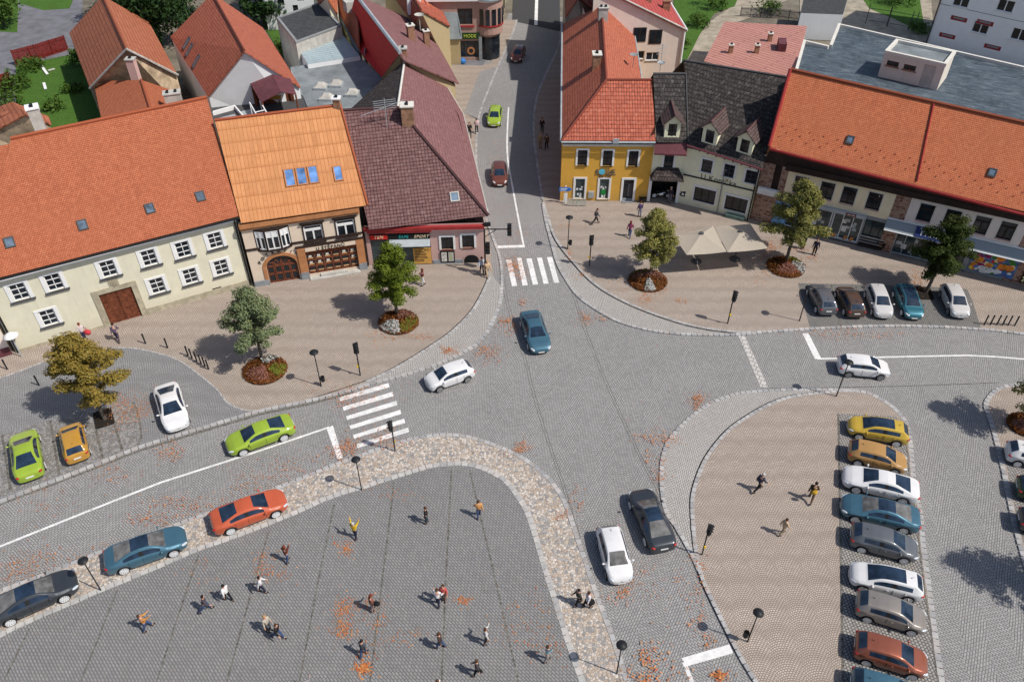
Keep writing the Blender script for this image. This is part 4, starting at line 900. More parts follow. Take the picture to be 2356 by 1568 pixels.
mb=MB(); f.wall(mb,a_c0,a_c1,3.1,6.2,hs); mb.build('cream_wall',M['sand'],root)
mb=MB(); f.wall(mb,a_p0,a_p1,3.1,6.0,hs); mb.build('pink_wall',M['palepink'],root)
slit=(f.hit(1790,400)[0]-.35,f.hit(1790,400)[0]+.25,3.4,6.0)
mb=MB(); f.wall(mb,0.02,a_c0,0,6.6,[slit]); mb.build('brick_wall',M['brick'],root); mb=MB(); f.wall(mb,a_c1,a_p0,0,6.2,[sC]); mb.build('brick_strip',M['brick'],root); mb=MB(); f.wall(mb,a_p1,f.L,0,6.2,[]); mb.build('brick_strip',M['brick'],root)
mb=MB(); f.wall(mb,a_c0,a_c1,0,3.1,[sA,sB,sA0]); f.wall(mb,a_p0,a_p1,0,3.1,[sC]); mb.build('shop_wall',M['grey'],root)
mb=MB(); f.box(mb,slit[0],slit[1],3.4,6.0,-.18,-.1); mb.build('slit_window',M['darkbrown'],root)
mb=MB()
for a in (0.02,f.L): mb.poly([f.pt(a,0),f.pt(a,0,-11),f.pt(a,6.2,-11),f.pt(a,11.6,-5.6),f.pt(a,6.2)] if a>1 else [f.pt(a,0),f.pt(a,6.2),f.pt(a,11.6,-5.6),f.pt(a,6.2,-11),f.pt(a,0,-11)])
mb.poly([f.pt(f.L,0,-11),f.pt(0,0,-11),f.pt(0,6.2,-11),f.pt(f.L,6.2,-11)]); mb.build('end_wall',M['sand'],root)
b_=mirror_back(eL,eR,rL,rR,.98)
mb=MB(); roof_slab(mb,[eL,eR,rR,rL]); roof_slab(mb,[b_[1],b_[0],rL,rR]); ro=mb.build('roof',M['orange_tile2'],root)
mb=MB(); ridge_cap(mb,rL,rR,.15); mb.build('ridge_tiles',M['orange_tile'],ro)
mb=MB(); mb.tube([eL+Vector((-.1,0,.05)),rL+Vector((-.1,0,.05))],.15); mb.build('verge_sheet',M['redgutter'],ro)
o_,u_,v_,n_p=plane_of([eL,eR,rR])
def onp(x,y): r=ray(x,y); return CAM+r*((o_-CAM).dot(n_p)/r.dot(n_p))
mb=MB(); mb.tube([onp(2110,416)+n_p*.05,onp(2148,238)+n_p*.05],.07); mb.build('seam_sheet',M['redgutter'],ro)
mb=MB(); 
for k in range(2):
    p0,p1=(eL,eR); mb.box(p0-Vector((0,0,.34)),p1-p0,Vector((0,0,.20)),f.n*-.05) if k==0 else mb.tube([p0+f.n*.06-Vector((0,0,.12)),p1+f.n*.06-Vector((0,0,.12))],.10)
mb.build('gutter',M['redgutter'],root)
mb=MB(); f.box(mb,a_c0-.3,f.L,5.72,6.25,.004,.32); 
p0=f.pt(0.1,6.26,.34); mb.poly([f.pt(.1,5.9,.05),f.pt(f.L,5.9,.34),Vector((eR.x,eR.y,6.4)),Vector((eL.x,eL.y,7.1))]); mb.build('dark_soffit',M['darkbrown'],root)
for h in hs: window(root,f,h,('darkbrown','pinkr'),2,1,.08,.08,.12,(.02,.09,.08),(.08,.02,.08,0,'offwhite'),transom=.70)
def shopwin(h,fm,nx,name='shop_window',lab=None,seed=1,posters=True):
    w_=window(root,f,h,(fm,'lightstone'),nx,1,.08,.06,.12,(.0,.10,.06),None,'shopglass',name)
    rr=random.Random(seed)
    for k in range(9):
        mb=MB(); a=rr.uniform(h[0]+.15,h[1]-.6); z=rr.uniform(h[2]+.1,h[3]-.75); s_=rr.uniform(.2,.5); f.box(mb,a,a+s_,z,z+s_*rr.uniform(.6,1.3),-.105,-.10+.002*k)
        if posters: mb.build('window_poster',M[('offwhite','zinc','lightstone')[k%3]],w_)
    return w_
shopwin(sA,'white',3,seed=2); w_=shopwin(sA0,'white',2,seed=6); shopwin(sB,'black',3,seed=3,posters=False); shopwin(sC,'zinc',7,seed=9)
mb=MB(); rr=random.Random(8)
for c_ in range(7):
    a=rr.uniform(sA[0]+.1,sA[1]-.4); mb.cbox(f.pt(a,.45,-.09),.4,.02,.4,0,0)
mb.build('toy_display',plain('toy_colours',(.55,.22,.06),.6,.6,6),root)
mb=MB(); f.box(mb,sA0[0],sA[1]+.1,2.8,3.12,.003,.30); fs_=mb.build('shop_fascia',M['zinc'],root)
a,z=f.hit(1955.5,502.5); mb=MB(); f.box(mb,a-.42,a+.42,2.83,3.08,.301,.33); sb=mb.build('sign_board',plain('sign_maroon',(.16,.03,.03),.6,.1),root)
mb=MB(); f.box(mb,a-.3,a-.02,2.91,2.99,.331,.336); f.box(mb,a+.05,a+.32,2.92,3.0,.331,.336); mb.build('sign_print',M['offwhite'],sb)
# long metal canopy with navy sign
k0=f.hit(2037,515)[0]; k1=f.L
mb=MB(); mb.add([f.pt(k0,3.30,.05),f.pt(k1,3.30,.05),f.pt(k1,2.62,.75),f.pt(k0,2.62,.75),f.pt(k0,2.54,.75),f.pt(k1,2.54,.75),f.pt(k1,2.60,.05),f.pt(k0,2.60,.05)],[[0,3,2,1],[3,4,5,2],[4,7,6,5],[0,7,4,3],[1,2,5,6]]); cn=mb.build('metal_canopy',tile_mat('corrugated_canopy',(.47,.53,.56),(.42,.48,.51),(.26,.30,.33),.3,4,.03,None,0,0,0.0),root)
mb=MB(); f.box(mb,k0,k1,3.31,3.40,.004,.14); mb.tube([f.pt(k0,2.58,.78),f.pt(k1,2.58,.78)],.05); mb.build('canopy_edge',M['white'],cn)
n0=f.hit(2106,534,.6)[0]; th=math.atan2(.68,.70)
mb=MB(); q=f.pt(n0,2.60,.80); e_=Vector((0,0,.66))-f.n*.66; mb.box(q,f.d*2.6,e_,(f.n+Vector((0,0,1))).normalized()*.06); sb=mb.build('sign_board',plain('navy_board',(.02,.035,.13),.5,.1),cn)
vs,fs=textmesh('PRIOR',.62,.01,space=1.08); ev=e_.normalized(); nv=(f.n+Vector((0,0,1))).normalized(); mb=MB(); cc=q+f.d*1.3+e_*.42+nv*.075
mb.add([cc+f.d*v.x+ev*v.y+nv*v.z for v in vs],fs); mb.box(cc-f.d*1.0+ev*.36,f.d*1.7,ev*.06,nv*.01); mb.box(cc+f.d*.0+ev*.36,f.d*.5,ev*.14,nv*.012); mb.build('sign_lettering',M['white'],sb)
# fruit mural and its neighbour
m0=f.hit(2232,600)[0]; m1=f.hit(2334,630)[0]
mb=MB(); f.box(mb,m0,m1,.35,2.35,.004,.06); mu=mb.build('fruit_mural',plain('mural_ground',(.10,.16,.30),.7,.5,2.5),root)
rr=random.Random(12); cols={'mural_red':(.52,.02,.02),'mural_yellow':(.66,.46,.05),'mural_green':(.05,.17,.03),'mural_cream':(.68,.60,.36),'mural_plum':(.25,.02,.11),'mural_orange':(.62,.20,.03),'mural_blue':(.05,.13,.38),'mural_white':(.62,.64,.66)}
kk=0; mb=MB(); fm_=[]
for mi_,(nm,cc) in enumerate(cols.items()):
    fm_.append(plain(nm,cc,.6,.3,3))
    for k in range(11):
        a=rr.uniform(m0+.3,m1-.3); z=rr.uniform(.6,2.1) if nm not in ('mural_blue','mural_white') else rr.uniform(.5,.9); s_=rr.uniform(.12,.30); kk+=1
        mb.ellip((0,0,0),s_*rr.uniform(.8,1.3),.004,s_*rr.uniform(.6,1.1),9,5,mi_)
        for i in range(len(mb.v)-9*6,len(mb.v)):
            v=mb.v[i]; aa=min(max(a+v.x,m0+.02),m1-.02); zz=min(max(z+v.z,.37),2.33); mb.v[i]=f.pt(aa,zz,.064+v.y+kk*.0006)
mb.build('painted_fruit',fm_,mu)
mb=MB(); b0=m1+.55; f.box(mb,b0,b0+3.5,.3,1.5,.004,.06); m2_=mb.build('food_mural',M['darkbrown'],root)
mb=MB()
for k in range(9): mb.lathe(f.pt(b0+.3+(k%3)*.55,.55+(k//3)*.33,.062),[(0,.012),(.2,.01),(.22,0)],12,0,'y',1.2,.7)
mb.build('painted_food',plain('mural_cheese',(.62,.58,.30),.7,.4,4),m2_)
mb=MB(); f.box(mb,a_c0,a_c1,0,.2,.003,.12); f.box(mb,a_p0,m0-.1,0,.13,.003,.10); mb.build('plinth',M['darkgrey'],root)
mb=MB(); 
for z in (.35,.62,.9): f.box(mb,sB[0],sB[1],z,z+.1,.003,.05+.02*z)
f.box(mb,sB[0],sB[1],.2,.34,.004,.2); mb.build('vent_panel',M['darkbrown'],root)
mb=MB(); f.box(mb,.15,a_c0-.3,3.25,3.55,.01,.35); f.box(mb,.1,a_c0-.2,2.9,3.24,.01,.2); mb.build('white_ledge',M['white'],root)
mb=MB(); a=f.hit(1787,470)[0]; f.box(mb,a-.1,a+1.1,.3,2.5,.004,.05); mb.build('blue_poster',plain('blue_poster',(.16,.33,.55),.7,.5,2),root)
pl=plane_of([eL,eR,rR]); skylight(root,pl,1956,322,.6,.66,0); skylight(root,pl,2283,397,.6,.66,0)
FLB=f
# snow guards dotted over the roof
mb=MB(); o,uu,vv,n=pl; LL=(eR-eL).length
for r_ in range(3):
    for k in range(int(LL/1.15)):
        q=o+uu*(k*1.15+.5*(r_%2)+.4)+vv*(1.0+.45*r_)+n*.02; mb.box(q,uu*.06,vv*.07,n*.05)
mb.build('snow_guards',M['redgutter'],ro)
# ================================================================ HOUSES BEHIND
def hull_walls(mb,pts,z,mi=0): mb.prism([(p.x,p.y) for p in pts],0,z,mi,cap=True)
def gable_house(name,label,cat,R0,R1,L0,L1,E0,E1,wall,roof,gable=None,inset=.25,over=.35,cap=None):
    """R0/R1 ridge near/far, L and E eaves (3D points)"""
    root=thing(name,label,cat,((L0.x+E0.x)/2,(L0.y+E0.y)/2,0))
    c=(L0+L1+E0+E1)/4
    def ins(p): q=p+(Vector((c.x,c.y,p.z))-p).normalized()*inset; return q
    l0,l1,e0,e1=map(ins,(L0,L1,E0,E1)); g=lambda p:Vector((p.x,p.y,0))
    r0=R0+(R1-R0).normalized()*inset; r1=R1+(R0-R1).normalized()*inset
    dz=Vector((0,0,.15)); mb=MB()
    mb.poly([g(l0),g(e0),e0-dz,r0-dz,l0-dz]); mb.poly([g(e1),g(l1),l1-dz,r1-dz,e1-dz]); mb.poly([g(l1),g(l0),l0-dz,l1-dz]); mb.poly([g(e0),g(e1),e1-dz,e0-dz])
    mb.build('wall',M[wall],root)
    mb=MB(); roof_slab(mb,[L1,L0,R0,R1]); roof_slab(mb,[E0,E1,R1,R0]); ro=mb.build('roof',M[roof],root)
    if cap: mb=MB(); ridge_cap(mb,R0,R1,.13); mb.build('ridge_tiles',M[cap],ro)
    return root
# ruined barn
zr,ze=9.3,4.6
R0=Pn(291,113,zr); L0=Pn(207,204,ze); E0=Pn(409,173,ze); L1=Pn(143,33,ze); E1=Pn(347,70,ze); d=(R0-Pn(240,0,zr))
R1=R0-d*1.10; 
dirb=(R1-R0).normalized(); L1=L0+(L1-L0).normalized()*(R1-R0).length*1.0; E1=E0+(R1-R0)
barn=gable_house('old_barn','old barn with ribbed orange roof and a crumbling bare gable','barn',R0,R1,L0,L1,E0,E1,'ruin','barn_tile',cap='orange_tile')
gf=Fac(L0+(E0-L0).normalized()*.3,E0-(E0-L0).normalized()*.3)
mb=MB(); mb.tube([L0+Vector((0,0,.05))-dirb*.1,R0+Vector((0,0,.05))-dirb*.1,E0+Vector((0,0,.05))-dirb*.1],.14,6); mb.build('verge_board',M['lightstone'],barn)
mb=MB(); o_=.0; gf.box(mb,gf.L*.12,gf.L*.88,5.3,5.55,.02,.14); gf.box(mb,gf.L*.25,gf.L*.55,3.4,3.6,.02,.12); mb.build('tie_beam',M['grey'],barn)
M['bare']=plain('bare_masonry',(.30,.17,.11),.95,.5,2.2,bump=.4)
for a_,b_,z_,t_ in ((.40,.52,5.7,7.6),(.56,.74,3.4,5.0),(.2,.36,4.0,5.0),(.74,.9,1.6,3.9)): mb=MB(); gf.box(mb,gf.L*a_,gf.L*b_,z_,t_,.003,.03); mb.build('bare_patch',M['bare'],barn)
mb=MB(); gf.box(mb,gf.L*.18,gf.L*.50,1.2,3.3,.02,.06); mb.build('plaster_patch',M['whiter'],barn)
mb=MB(); gf.box(mb,gf.L*.12,gf.L*.26,1.0,2.1,.03,.10); mb.build('opening',M['black'],barn)
chimney(barn,R0+(R0-R1).normalized()*.9+Vector((0,0,-5)),.8,.7,4.3,0,'pinkr','lightstone',1,3)
# orange annex in front of the barn
zr,ze=7.2,4.6
R0=Pn(346,250,zr); R1=Pn(325,184,zr); L1=Pn(262,240,ze)
a0=Pn(235,282,ze); b0=Pn(440,240,ze); b1=Pn(388,205,ze)
dv=(R0-R1); R0=R1+dv*1.5; L0=a0; L1=a0+(R1-R0); E1=b1; E0=b1+(R0-R1)
an=gable_house('orange_annex','low orange hipped annex with twin flue block between barn and long yellow house','annex',R0,R1,L0,L1,E0,E1,'ruin','orange_tile',cap='orange_tile2')
chimney(an,Pn(400,232,6.4)+Vector((0,0,-.3)),1.5,.9,1.1,.3,'lightstone','lightstone',2)
# small roof at the far left with flue block
R0=Pn(28,235,6.5)
sm_=gable_house('small_outbuilding','small ribbed orange roof outbuilding beside the green yard','outbuilding',Pn(60,262,7.0),Pn(28,234,7.0),Pn(-30,310,5.0),Pn(-50,262,5.0),Pn(119,285,5.2),Pn(112,268,5.2),'ruin','barn_tile')
# white gable house
zr,ze=10.2,5.6
R0=Pn(562,116,zr); L0=Pn(478,222,ze); L1=Pn(400,98,ze); E0=Pn(692,200,ze)
d=(Pn(497,0,zr)-R0); R1=R0+d*1.15; L1=L0+(L1-L0).normalized()*R0.lerp(R1,1).length*0+ (L1-L0).normalized()*(R1-R0).length; E1=E0+(R1-R0)
wg=gable_house('white_gable_house','house with brick red roof and plain white gable facing the roofs of the row','house',R0,R1,L0,L1,E0,E1,'whiter','red_tile',cap='red_tile',over=.3)
plw=plane_of([L1,L0,R0])
for x,y in ((430,100),(436,116),(452,142)): skylight(wg,plw,x,y,.7,1.5,0,'darkgrey')
# terrace canopy
cz=7.2; pts=[Pn(576,192,6.6),Pn(600,235,6.6),Pn(646,211,7.4),Pn(627,171,7.4),Pn(682,217,6.6),Pn(668,181,6.6)]
root=thing('terrace_pavilion','maroon pitched terrace pavilion in front of the white gable','pavilion',(pts[1].x,pts[1].y,0))
mb=MB(); roof_slab(mb,[pts[0],pts[1],pts[2],pts[3]],.08); roof_slab(mb,[pts[4],pts[5],pts[3],pts[2]],.08); mb.build('roof',M['maroon'],root)
for q in (pts[0],pts[1],pts[4],pts[5]): mb=MB(); mb.tube([Vector((q.x,q.y,0))+(Vector((pts[2].x,pts[2].y,0))-Vector((q.x,q.y,0)))*.06,Vector((q.x,q.y,q.z-.05))+(Vector((pts[2].x,pts[2].y,q.z))-q)*.06],.09,6); mb.build('post',M['brownwood'],root)
bc=(pts[5]+pts[0])/2; mb=MB(); mb.poly([Vector((pts[0].x,pts[0].y,0)),Vector((pts[5].x,pts[5].y,0)),Vector((pts[5].x,pts[5].y,6.4)),Vector((pts[0].x,pts[0].y,6.4))]); mb.build('back_wall',M['brownwood'],root)
fl=[Pn(486,248,4.3),Pn(690,216,4.3),Pn(735,250,4.3),Pn(495,290,4.3)]
root=thing('flat_terrace','dark flat terrace roof with white parapet behind the peach shop house','terrace',(fl[3].x,fl[3].y,0))
mb=MB(); hull_walls(mb,fl,4.3); mb.build('deck',M['darkgrey'],root)
mb=MB()
for a,b in ((Pn(490,262,4.5),Pn(540,248,4.5)),(Pn(540,248,4.5),Pn(560,272,4.5))): mb.box(a-Vector((0,0,.3)),b-a,Vector((0,.25,0)),Vector((0,0,.5)))
mb.build('parapet',M['white'],root)
mb=MB(); mb.poly([Pn(497,273,4.34),Pn(540,262,4.34),Pn(550,280,4.34),Pn(500,285,4.34)]); mb.poly([Pn(548,258,4.34),Pn(580,250,4.34),Pn(590,272,4.34),Pn(560,276,4.34)]); mb.build('roof_sheet',M['zinc'],root)
q=Pn(632,240,4.3); root=thing('garden_table','yellow topped table under the maroon terrace pavilion','table',q); mb=MB(); mb.cbox(q+Vector((0,0,.75)),1.5,.8,.06); mb.build('table_top',plain('table_yellow',(.55,.30,.05),.6,.1),root); 
for sx in (-.65,.65):
    for sy in (-.32,.32): mb=MB(); mb.cbox(q+Vector((sx,sy,.36)),.06,.06,.70); mb.build('leg',M['darkbrown'],root)
mb=MB(); a,b=Pn(598,232,6.3),Pn(622,275,6.1); c_,d_=Pn(574,236,6.3),Pn(600,282,6.1); mb.tube([a,b],.07); mb.tube([c_,d_],.07); mb.tube([a.lerp(b,.5),c_.lerp(d_,.5)],.05)
for q_ in (a,b,c_,d_): mb.tube([q_,Vector((q_.x,q_.y,4.3))],.05)
tag(mb.build('pergola_frame',M['white']),'thin white pergola frame beside the maroon pavilion','pergola')
# flat grey warehouse
def flat(name,label,cat,px,z,wallm,roofm,par=None,parm='offwhite',ph=.35):
    pts=[Pn(x,y,z) for x,y in px]; root=thing(name,label,cat,(pts[0].x,pts[0].y,0))
    mb=MB(); mb.prism([(p.x,p.y) for p in pts],0,z-.02); mb.build('wall',M[wallm],root)
    ar=sum(pts[i].x*pts[(i+1)%len(pts)].y-pts[(i+1)%len(pts)].x*pts[i].y for i in range(len(pts)))
    if ar<0: pts=pts[::-1]
    d=(pts[1]-pts[0]).normalized(); n=Vector((-d.y,d.x,0))
    mb=MB(); mb.poly(pts,0,[((p-pts[0]).dot(d)+30,(p-pts[0]).dot(n)+30) for p in pts]); mb.build('roof',M[roofm],root)
    if par:
        mb=MB(); N=len(pts)
        for i in range(N):
            a,b=pts[i],pts[(i+1)%N]; dd=(b-a).normalized(); nn=Vector((-dd.y,dd.x,0)); mb.box(a-dd*.0-Vector((0,0,.1)),(b-a)-dd*.28,nn*.28,Vector((0,0,.1+ph+.003*i)))
        mb.build('parapet',M[parm],root)
    return root
wh=flat('flat_warehouse','flat grey felt roofed building with four domed skylights','warehouse',[(668,155),(827,130),(880,180),(812,262),(716,268),(691,205)],4.4,'whiter','felt')
for i,(x,y) in enumerate(((739,203),(774,197),(811,218),(752,228))):
    q=Pn(x,y,4.4); mb=MB(); mb.cbox(q+Vector((0,0,.12)),1.35,1.35,.24,0,-.1); o=mb.build('skylight',M['zinc'],wh)
    mb=MB(); mb.add([q+Vector((a,b,.25)) for a,b in ((-.6,-.6),(.6,-.6),(.6,.6),(-.6,.6))]+[q+Vector((a,b,.58)) for a,b in ((-.3,-.3),(.3,-.3),(.3,.3),(-.3,.3))],[[0,1,5,4],[1,2,6,5],[2,3,7,6],[3,0,4,7],[4,5,6,7]]); mb.build('dome',M['lightstone'],o)
flat('metal_roof_annex','low annex with pale blue standing seam metal roof','annex',[(679,101),(789,80),(828,129),(708,148)],4.9,'whiter','bluemetal')
dg_=flat('dark_roof_shed','pale shed with dark gravelled flat roof','shed',[(636,42),(735,8),(786,60),(681,99)],6.2,'lightstone','gravelroof',True,'grey',.12)
wb=Fac(P(600,60,0),P(735,50,0)); wb=Fac(P(618,70),P(770,62))
root=thing('white_apartment_house','plain white house with small dark windows behind the dark gravel roof','house',wb.A); hs=[rect(wb,645,0,.9,1.2),rect(wb,690,-8,.9,1.2),rect(wb,729,21,.8,.8),rect(wb,680,20,.7,.9)]
mb=MB(); house_walls(mb,wb,8,9.5,hs); mb.build('wall',M['whiter'],root)
for h in hs: window(root,wb,h,('darkgrey','white'),1,2,.05)
# red fire wall house with purple roof
z0=10.0; a=Pn(921,122,z0); b=Pn(826,-2,z0); r0=a; r1=b+(b-a)*.1
eN=Pn(1056,192,4.3); eF=Pn(905,-30,4.3); mN=Pn(928,136,z0-.25)
root=thing('red_walled_house','tall house with fire red sheeted side and a purple weathered roof','house',(a.x,a.y,0))
l0=Pn(878,178,4.6); l1=Pn(829,122,4.6); l2=Pn(819,70,5.2); l3=l2+(r1-r0)*.2
dr=(r1-r0)
E0=eN; E1=Pn(990,67,4.3); E2=E1+dr*.35
mb=MB(); roof_slab(mb,[E0,Pn(1033,145,4.3),E1,E2+Vector((0,0,0)),r1,r0]) if False else None
mb=MB(); roof_slab(mb,[eN,Pn(985,62,4.3),r1,r0,Pn(931,138,9.6)],.14); ro=mb.build('roof',M['pink_tile'],root)
mb=MB(); mb.poly([r0,r1,l3,l2,l1,l0]); mb.build('red_side',M['roofred'],root)
mb=MB(); mb.tube([r0,r1],.2,6); mb.build('ridge_flashing',M['zinc'],ro)
mb=MB(); g=lambda p:Vector((p.x,p.y,0)); mb.poly([g(l0),g(eN)-Vector((.4,0,0)),eN-Vector((.4,0,.2)),r0-Vector((0,0,.2)),l0]); mb.poly([g(eN)-Vector((.4,0,0)),g(Pn(985,62,4.3))-Vector((.4,0,0)),Pn(985,62,4.1)-Vector((.4,0,0)),eN-Vector((.4,0,.2))]); mb.build('wall',M['beige'],root)
for x,y,zz,s in ((945,78,8.3,.7),(981,90,6.6,.6)): chimney(root,Pn(x,y,zz)+Vector((0,0,-.3)),s,s,1.2,.4,'brickc','offwhite',1)
mb=MB(); q=Pn(967,70,7.2); mb.tube([q,q+Vector((0,0,1.3))],.04); mb.lathe(q+Vector((0,0,1.5)),[(0,0),(.4,.08),(.55,.25)],14); mb.build('satellite_dish',M['lightstone'],root)
mb=MB(); mb.cbox(Pn(836,120,4.9)+Vector((.2,0,-.8)),.1,1.2,2.2); mb.build('door',M['zinc'],root)
# cream strip house and its red roof
z0=7.6; root=thing('cream_back_house','narrow cream house with red tiled roof behind the fire red wall','house',Pn(790,62,0))
c0,c1=P(826,132),P(770,24); mb=MB(); mb.poly([Vector((c0.x,c0.y,0)),Vector((c1.x,c1.y,0)),Vector((c1.x,c1.y,4.5)),Vector((c0.x,c0.y,4.5))])
p_=[Pn(826,120,4.6),Pn(769,15,4.6),Pn(790,-25,7.3),Pn(822,48,7.3)]; hull_walls(mb,[p_[0]+Vector((.3,0,0)),p_[1]+Vector((.3,0,0)),p_[2],p_[3]],4.4); mb.build('wall',M['cream'],root)
mb=MB(); roof_slab(mb,[p_[1],p_[0],p_[3],p_[2]]); ro=mb.build('roof',M['red_tile'],root); mb=MB(); mb.tube([p_[0],p_[1]],.22,6); mb.build('verge_flashing',M['bluemetal'],ro)
mb=MB(); q=Pn(806,22,7.2); mb.cbox(q+Vector((0,0,.4)),1.2,1.2,1.2,0,.5); dm=mb.build('dormer',M['lightstone'],root); mb=MB(); mb.cbox(q+Vector((0,-.62,.45)),.6,.05,.7,0,.5); mb.build('pane',M['glass'],dm)
gable_house('orange_back_house','bright orange tiled roof at the top edge beside the dark gravel roof','house',Pn(752,-6,8.6),Pn(735,-40,8.6),Pn(733,10,6.5),Pn(715,-30,6.5),Pn(777,33,6.5),Pn(775,-30,6.5),'cream','orange_tile')
# orange hipped roofs along the street top
R0=Pn(968,22,9.0); R1=Pn(930,-40,9.0)
oh=gable_house('orange_hip_house','house with orange hipped roof behind the small grey mansard house','house',R0,R1,Pn(952,55,6.4),Pn(880,-40,6.4),Pn(1036,60,6.0),Pn(985,-40,6.0),'beige','redrow_tile',cap='red_tile')
chimney(oh,Pn(952,2,8.4)+Vector((0,0,-.2)),1.6,1.0,1.2,.2,'whiter','lightstone',2)
# little beige house with grey mansard
f=Fac(P(1020,150),P(1061,149)); root=thing('beige_mansard_house','little beige house with grey mansard roof and arched attic window','house',f.A)
hs=[rect(f,1018.5,112,.6,.9)]
mb=MB(); house_walls(mb,f,6,3.3,[],a0=-2.2); mb.build('wall',M['beige'],root)
mb=MB(); q=[f.pt(-2.4,3.3,.3),f.pt(f.L+.25,3.3,.3),f.pt(f.L+.1,3.9,-.2),f.pt(f.L-.2,6.0,-1.2),f.pt(-2.0,6.0,-1.2),f.pt(-2.4,3.9,-.2)]; roof_slab(mb,[q[0],q[1],q[2],q[5]],.1); roof_slab(mb,[q[5],q[2],q[3],q[4]],.1); roof_slab(mb,[f.pt(f.L+.25,3.4,.2),f.pt(f.L+.25,3.4,-6),f.pt(f.L-.2,6,-6),f.pt(f.L-.2,6,-1.2)],.1); roof_slab(mb,[f.pt(-2,6.0,-1.2),f.pt(f.L-.2,6.0,-1.2),f.pt(f.L-.2,6.1,-6),f.pt(-2,6.1,-6)],.1); mb.build('mansard',M['felt'],root)
a,z=f.hit(1013,78,-.7); mb=MB(); mb.lathe(f.pt(.2,4.7,-.35),[(0,-.06),(.38,-.06),(.38,.12)],14,0,'y',.8,1.3); at=mb.build('attic_window',M['lightstone'],root); mb=MB(); mb.lathe(f.pt(.2,4.7,-.29),[(0,-.03),(.26,-.03),(.26,.0)],14,0,'y',.8,1.4); mb.build('pane',M['black'],at)
mb=MB(); f.box(mb,-.2,.4,1.3,2.3,.003,.08); wv=mb.build('window',M['white'],root); mb=MB(); f.box(mb,-.1,.3,1.4,2.2,.081,.09); mb.build('pane',M['glass'],wv)
# pink corner building with turret
f=Fac(P(1040,140),P(1110,139)); f.A=f.A-f.d*4; f.L+=4; root=thing('turret_house','dusty pink corner house with round turret and blue metal dome','house',f.B)
z1=7.6; tr=f.B+f.d*.9-f.n*1.3
hs=[(f.L-2.9,f.L-1.1,4.5,6.4),(f.L-6.3,f.L-5.1,4.5,6.4),(f.L-3.7,f.L-.4,.4,2.5)]
mb=MB(); house_walls(mb,f,7,z1,hs); mb.build('wall',M['turretpink'],root)
mb=MB(); mb.lathe(tr,[(1.35,0),(1.35,2.9)],20); mb.build('corner_shop',M['glass'],root)
mb=MB(); mb.lathe(tr,[(1.35,2.9),(1.75,3.3),(1.75,z1)],20,0); mb.build('turret',M['turretpink'],root)
mb=MB(); mb.lathe(tr+Vector((0,0,z1)),[(2.05,-.1),(2.05,.1),(1.9,.2),(1.85,.7),(1.5,1.4),(.9,1.95),(.35,2.3),(.12,2.9),(0,3.4)],24); mb.build('dome',M['bluemetal2'] if 'bluemetal2' in M else plain('blue_dome_sheet',(.27,.40,.46),.45,.25,2),root,True)
mb=MB(); mb.lathe(tr+Vector((0,0,z1)),[(1.76,-.45),(2.1,-.12),(2.1,-.1)],24); f.box(mb,-.1,f.L,z1-.25,z1,.004,.35); mb.build('cornice',M['white'],root)
mb=MB()
for k in range(10):
    t_=R(180+k*26+10); q=tr+Vector((math.cos(t_),math.sin(t_),0))*1.74; mb.cbox(q+Vector((0,0,5.4)),.5,.12,1.9,0,t_+math.pi/2)
mb.build('turret_window',M['glass'],root)
mb=MB(); mb.lathe(tr,[(1.76,4.2),(1.85,4.25),(1.85,4.4),(1.76,4.42)],24); f.box(mb,hs[0][0]-.2,hs[0][1]+.2,4.2,4.4,.003,.15); mb.build('sill',M['redgutter'],root)
for h in hs[:2]: window(root,f,h,('darkbrown','redgutter'),2,2,.08,.06,.15)
window(root,f,hs[2],('darkgrey','lightstone'),2,1,.08,.06,.15,None,None,'glass','shop_window')
mb=MB(); f.box(mb,hs[2][0]-.1,hs[2][1]+.1,2.75,3.5,.003,.15); sb=mb.build('sign_board',plain('sign_dark_green',(.02,.05,.02),.5,.1),root)
mb=MB(); f.text(mb,'PEN MODE',(hs[2][0]+hs[2][1])/2,3.12,.55,.16); mb.build('sign_lettering',plain('sign_lime',(.50,.60,.08),.5,.1),sb)
mb=MB(); f.box(mb,hs[2][0]+.1,hs[2][0]+.9,1.3,1.5,-.12,-.1); f.box(mb,hs[2][0]+.1,hs[2][0]+.9,.9,1.1,-.12,-.1); mb.lathe(f.pt(hs[2][1]-1.0,1.2,-.09),[(.28,-.02),(.5,-.02),(.5,.0)],16,0,'y'); mb.build('window_print',M['terra'],root)
mb=MB(); f.box(mb,f.L-.4,f.L+.0,0,3.0,.003,.2); mb.build('pilaster',M['plinthgrey'],root)
e0,e1=f.pt(-1,z1,.3),f.pt(f.L+.3,z1,.3); mb=MB(); roof_slab(mb,[e0,e1,f.pt(f.L-1,11,-4.5),f.pt(-1,11,-4.5)]); roof_slab(mb,[e1,f.pt(f.L+.3,z1,-12),f.pt(f.L-1,11,-12),f.pt(f.L-1,11,-4.5)]); mb.build('roof',M['redrow_tile'],root)
# pale facades further up the street
f=Fac(P(1150,112),P(1172,48)); f=Fac(P(1141,128)+Vector((.2,2,0)),P(1176,-60)); root=thing('street_row_house','row of pale street houses receding behind the turret','house',f.A)
mb=MB(); mb.poly([f.pt(0,0),f.pt(f.L,0),f.pt(f.L,7.5),f.pt(0,7.5)]); mb.poly([f.pt(0,7.5),f.pt(f.L,7.5),f.pt(f.L,10,-5),f.pt(0,10,-5)]); mb.build('wall',M['beige'],root)
for k in range(6):
    for z in (.5,4.3): mb=MB(); f.box(mb,1+k*2.6,2.1+k*2.6,z,z+2,.003,.08); mb.build('window',M['glass'],root)
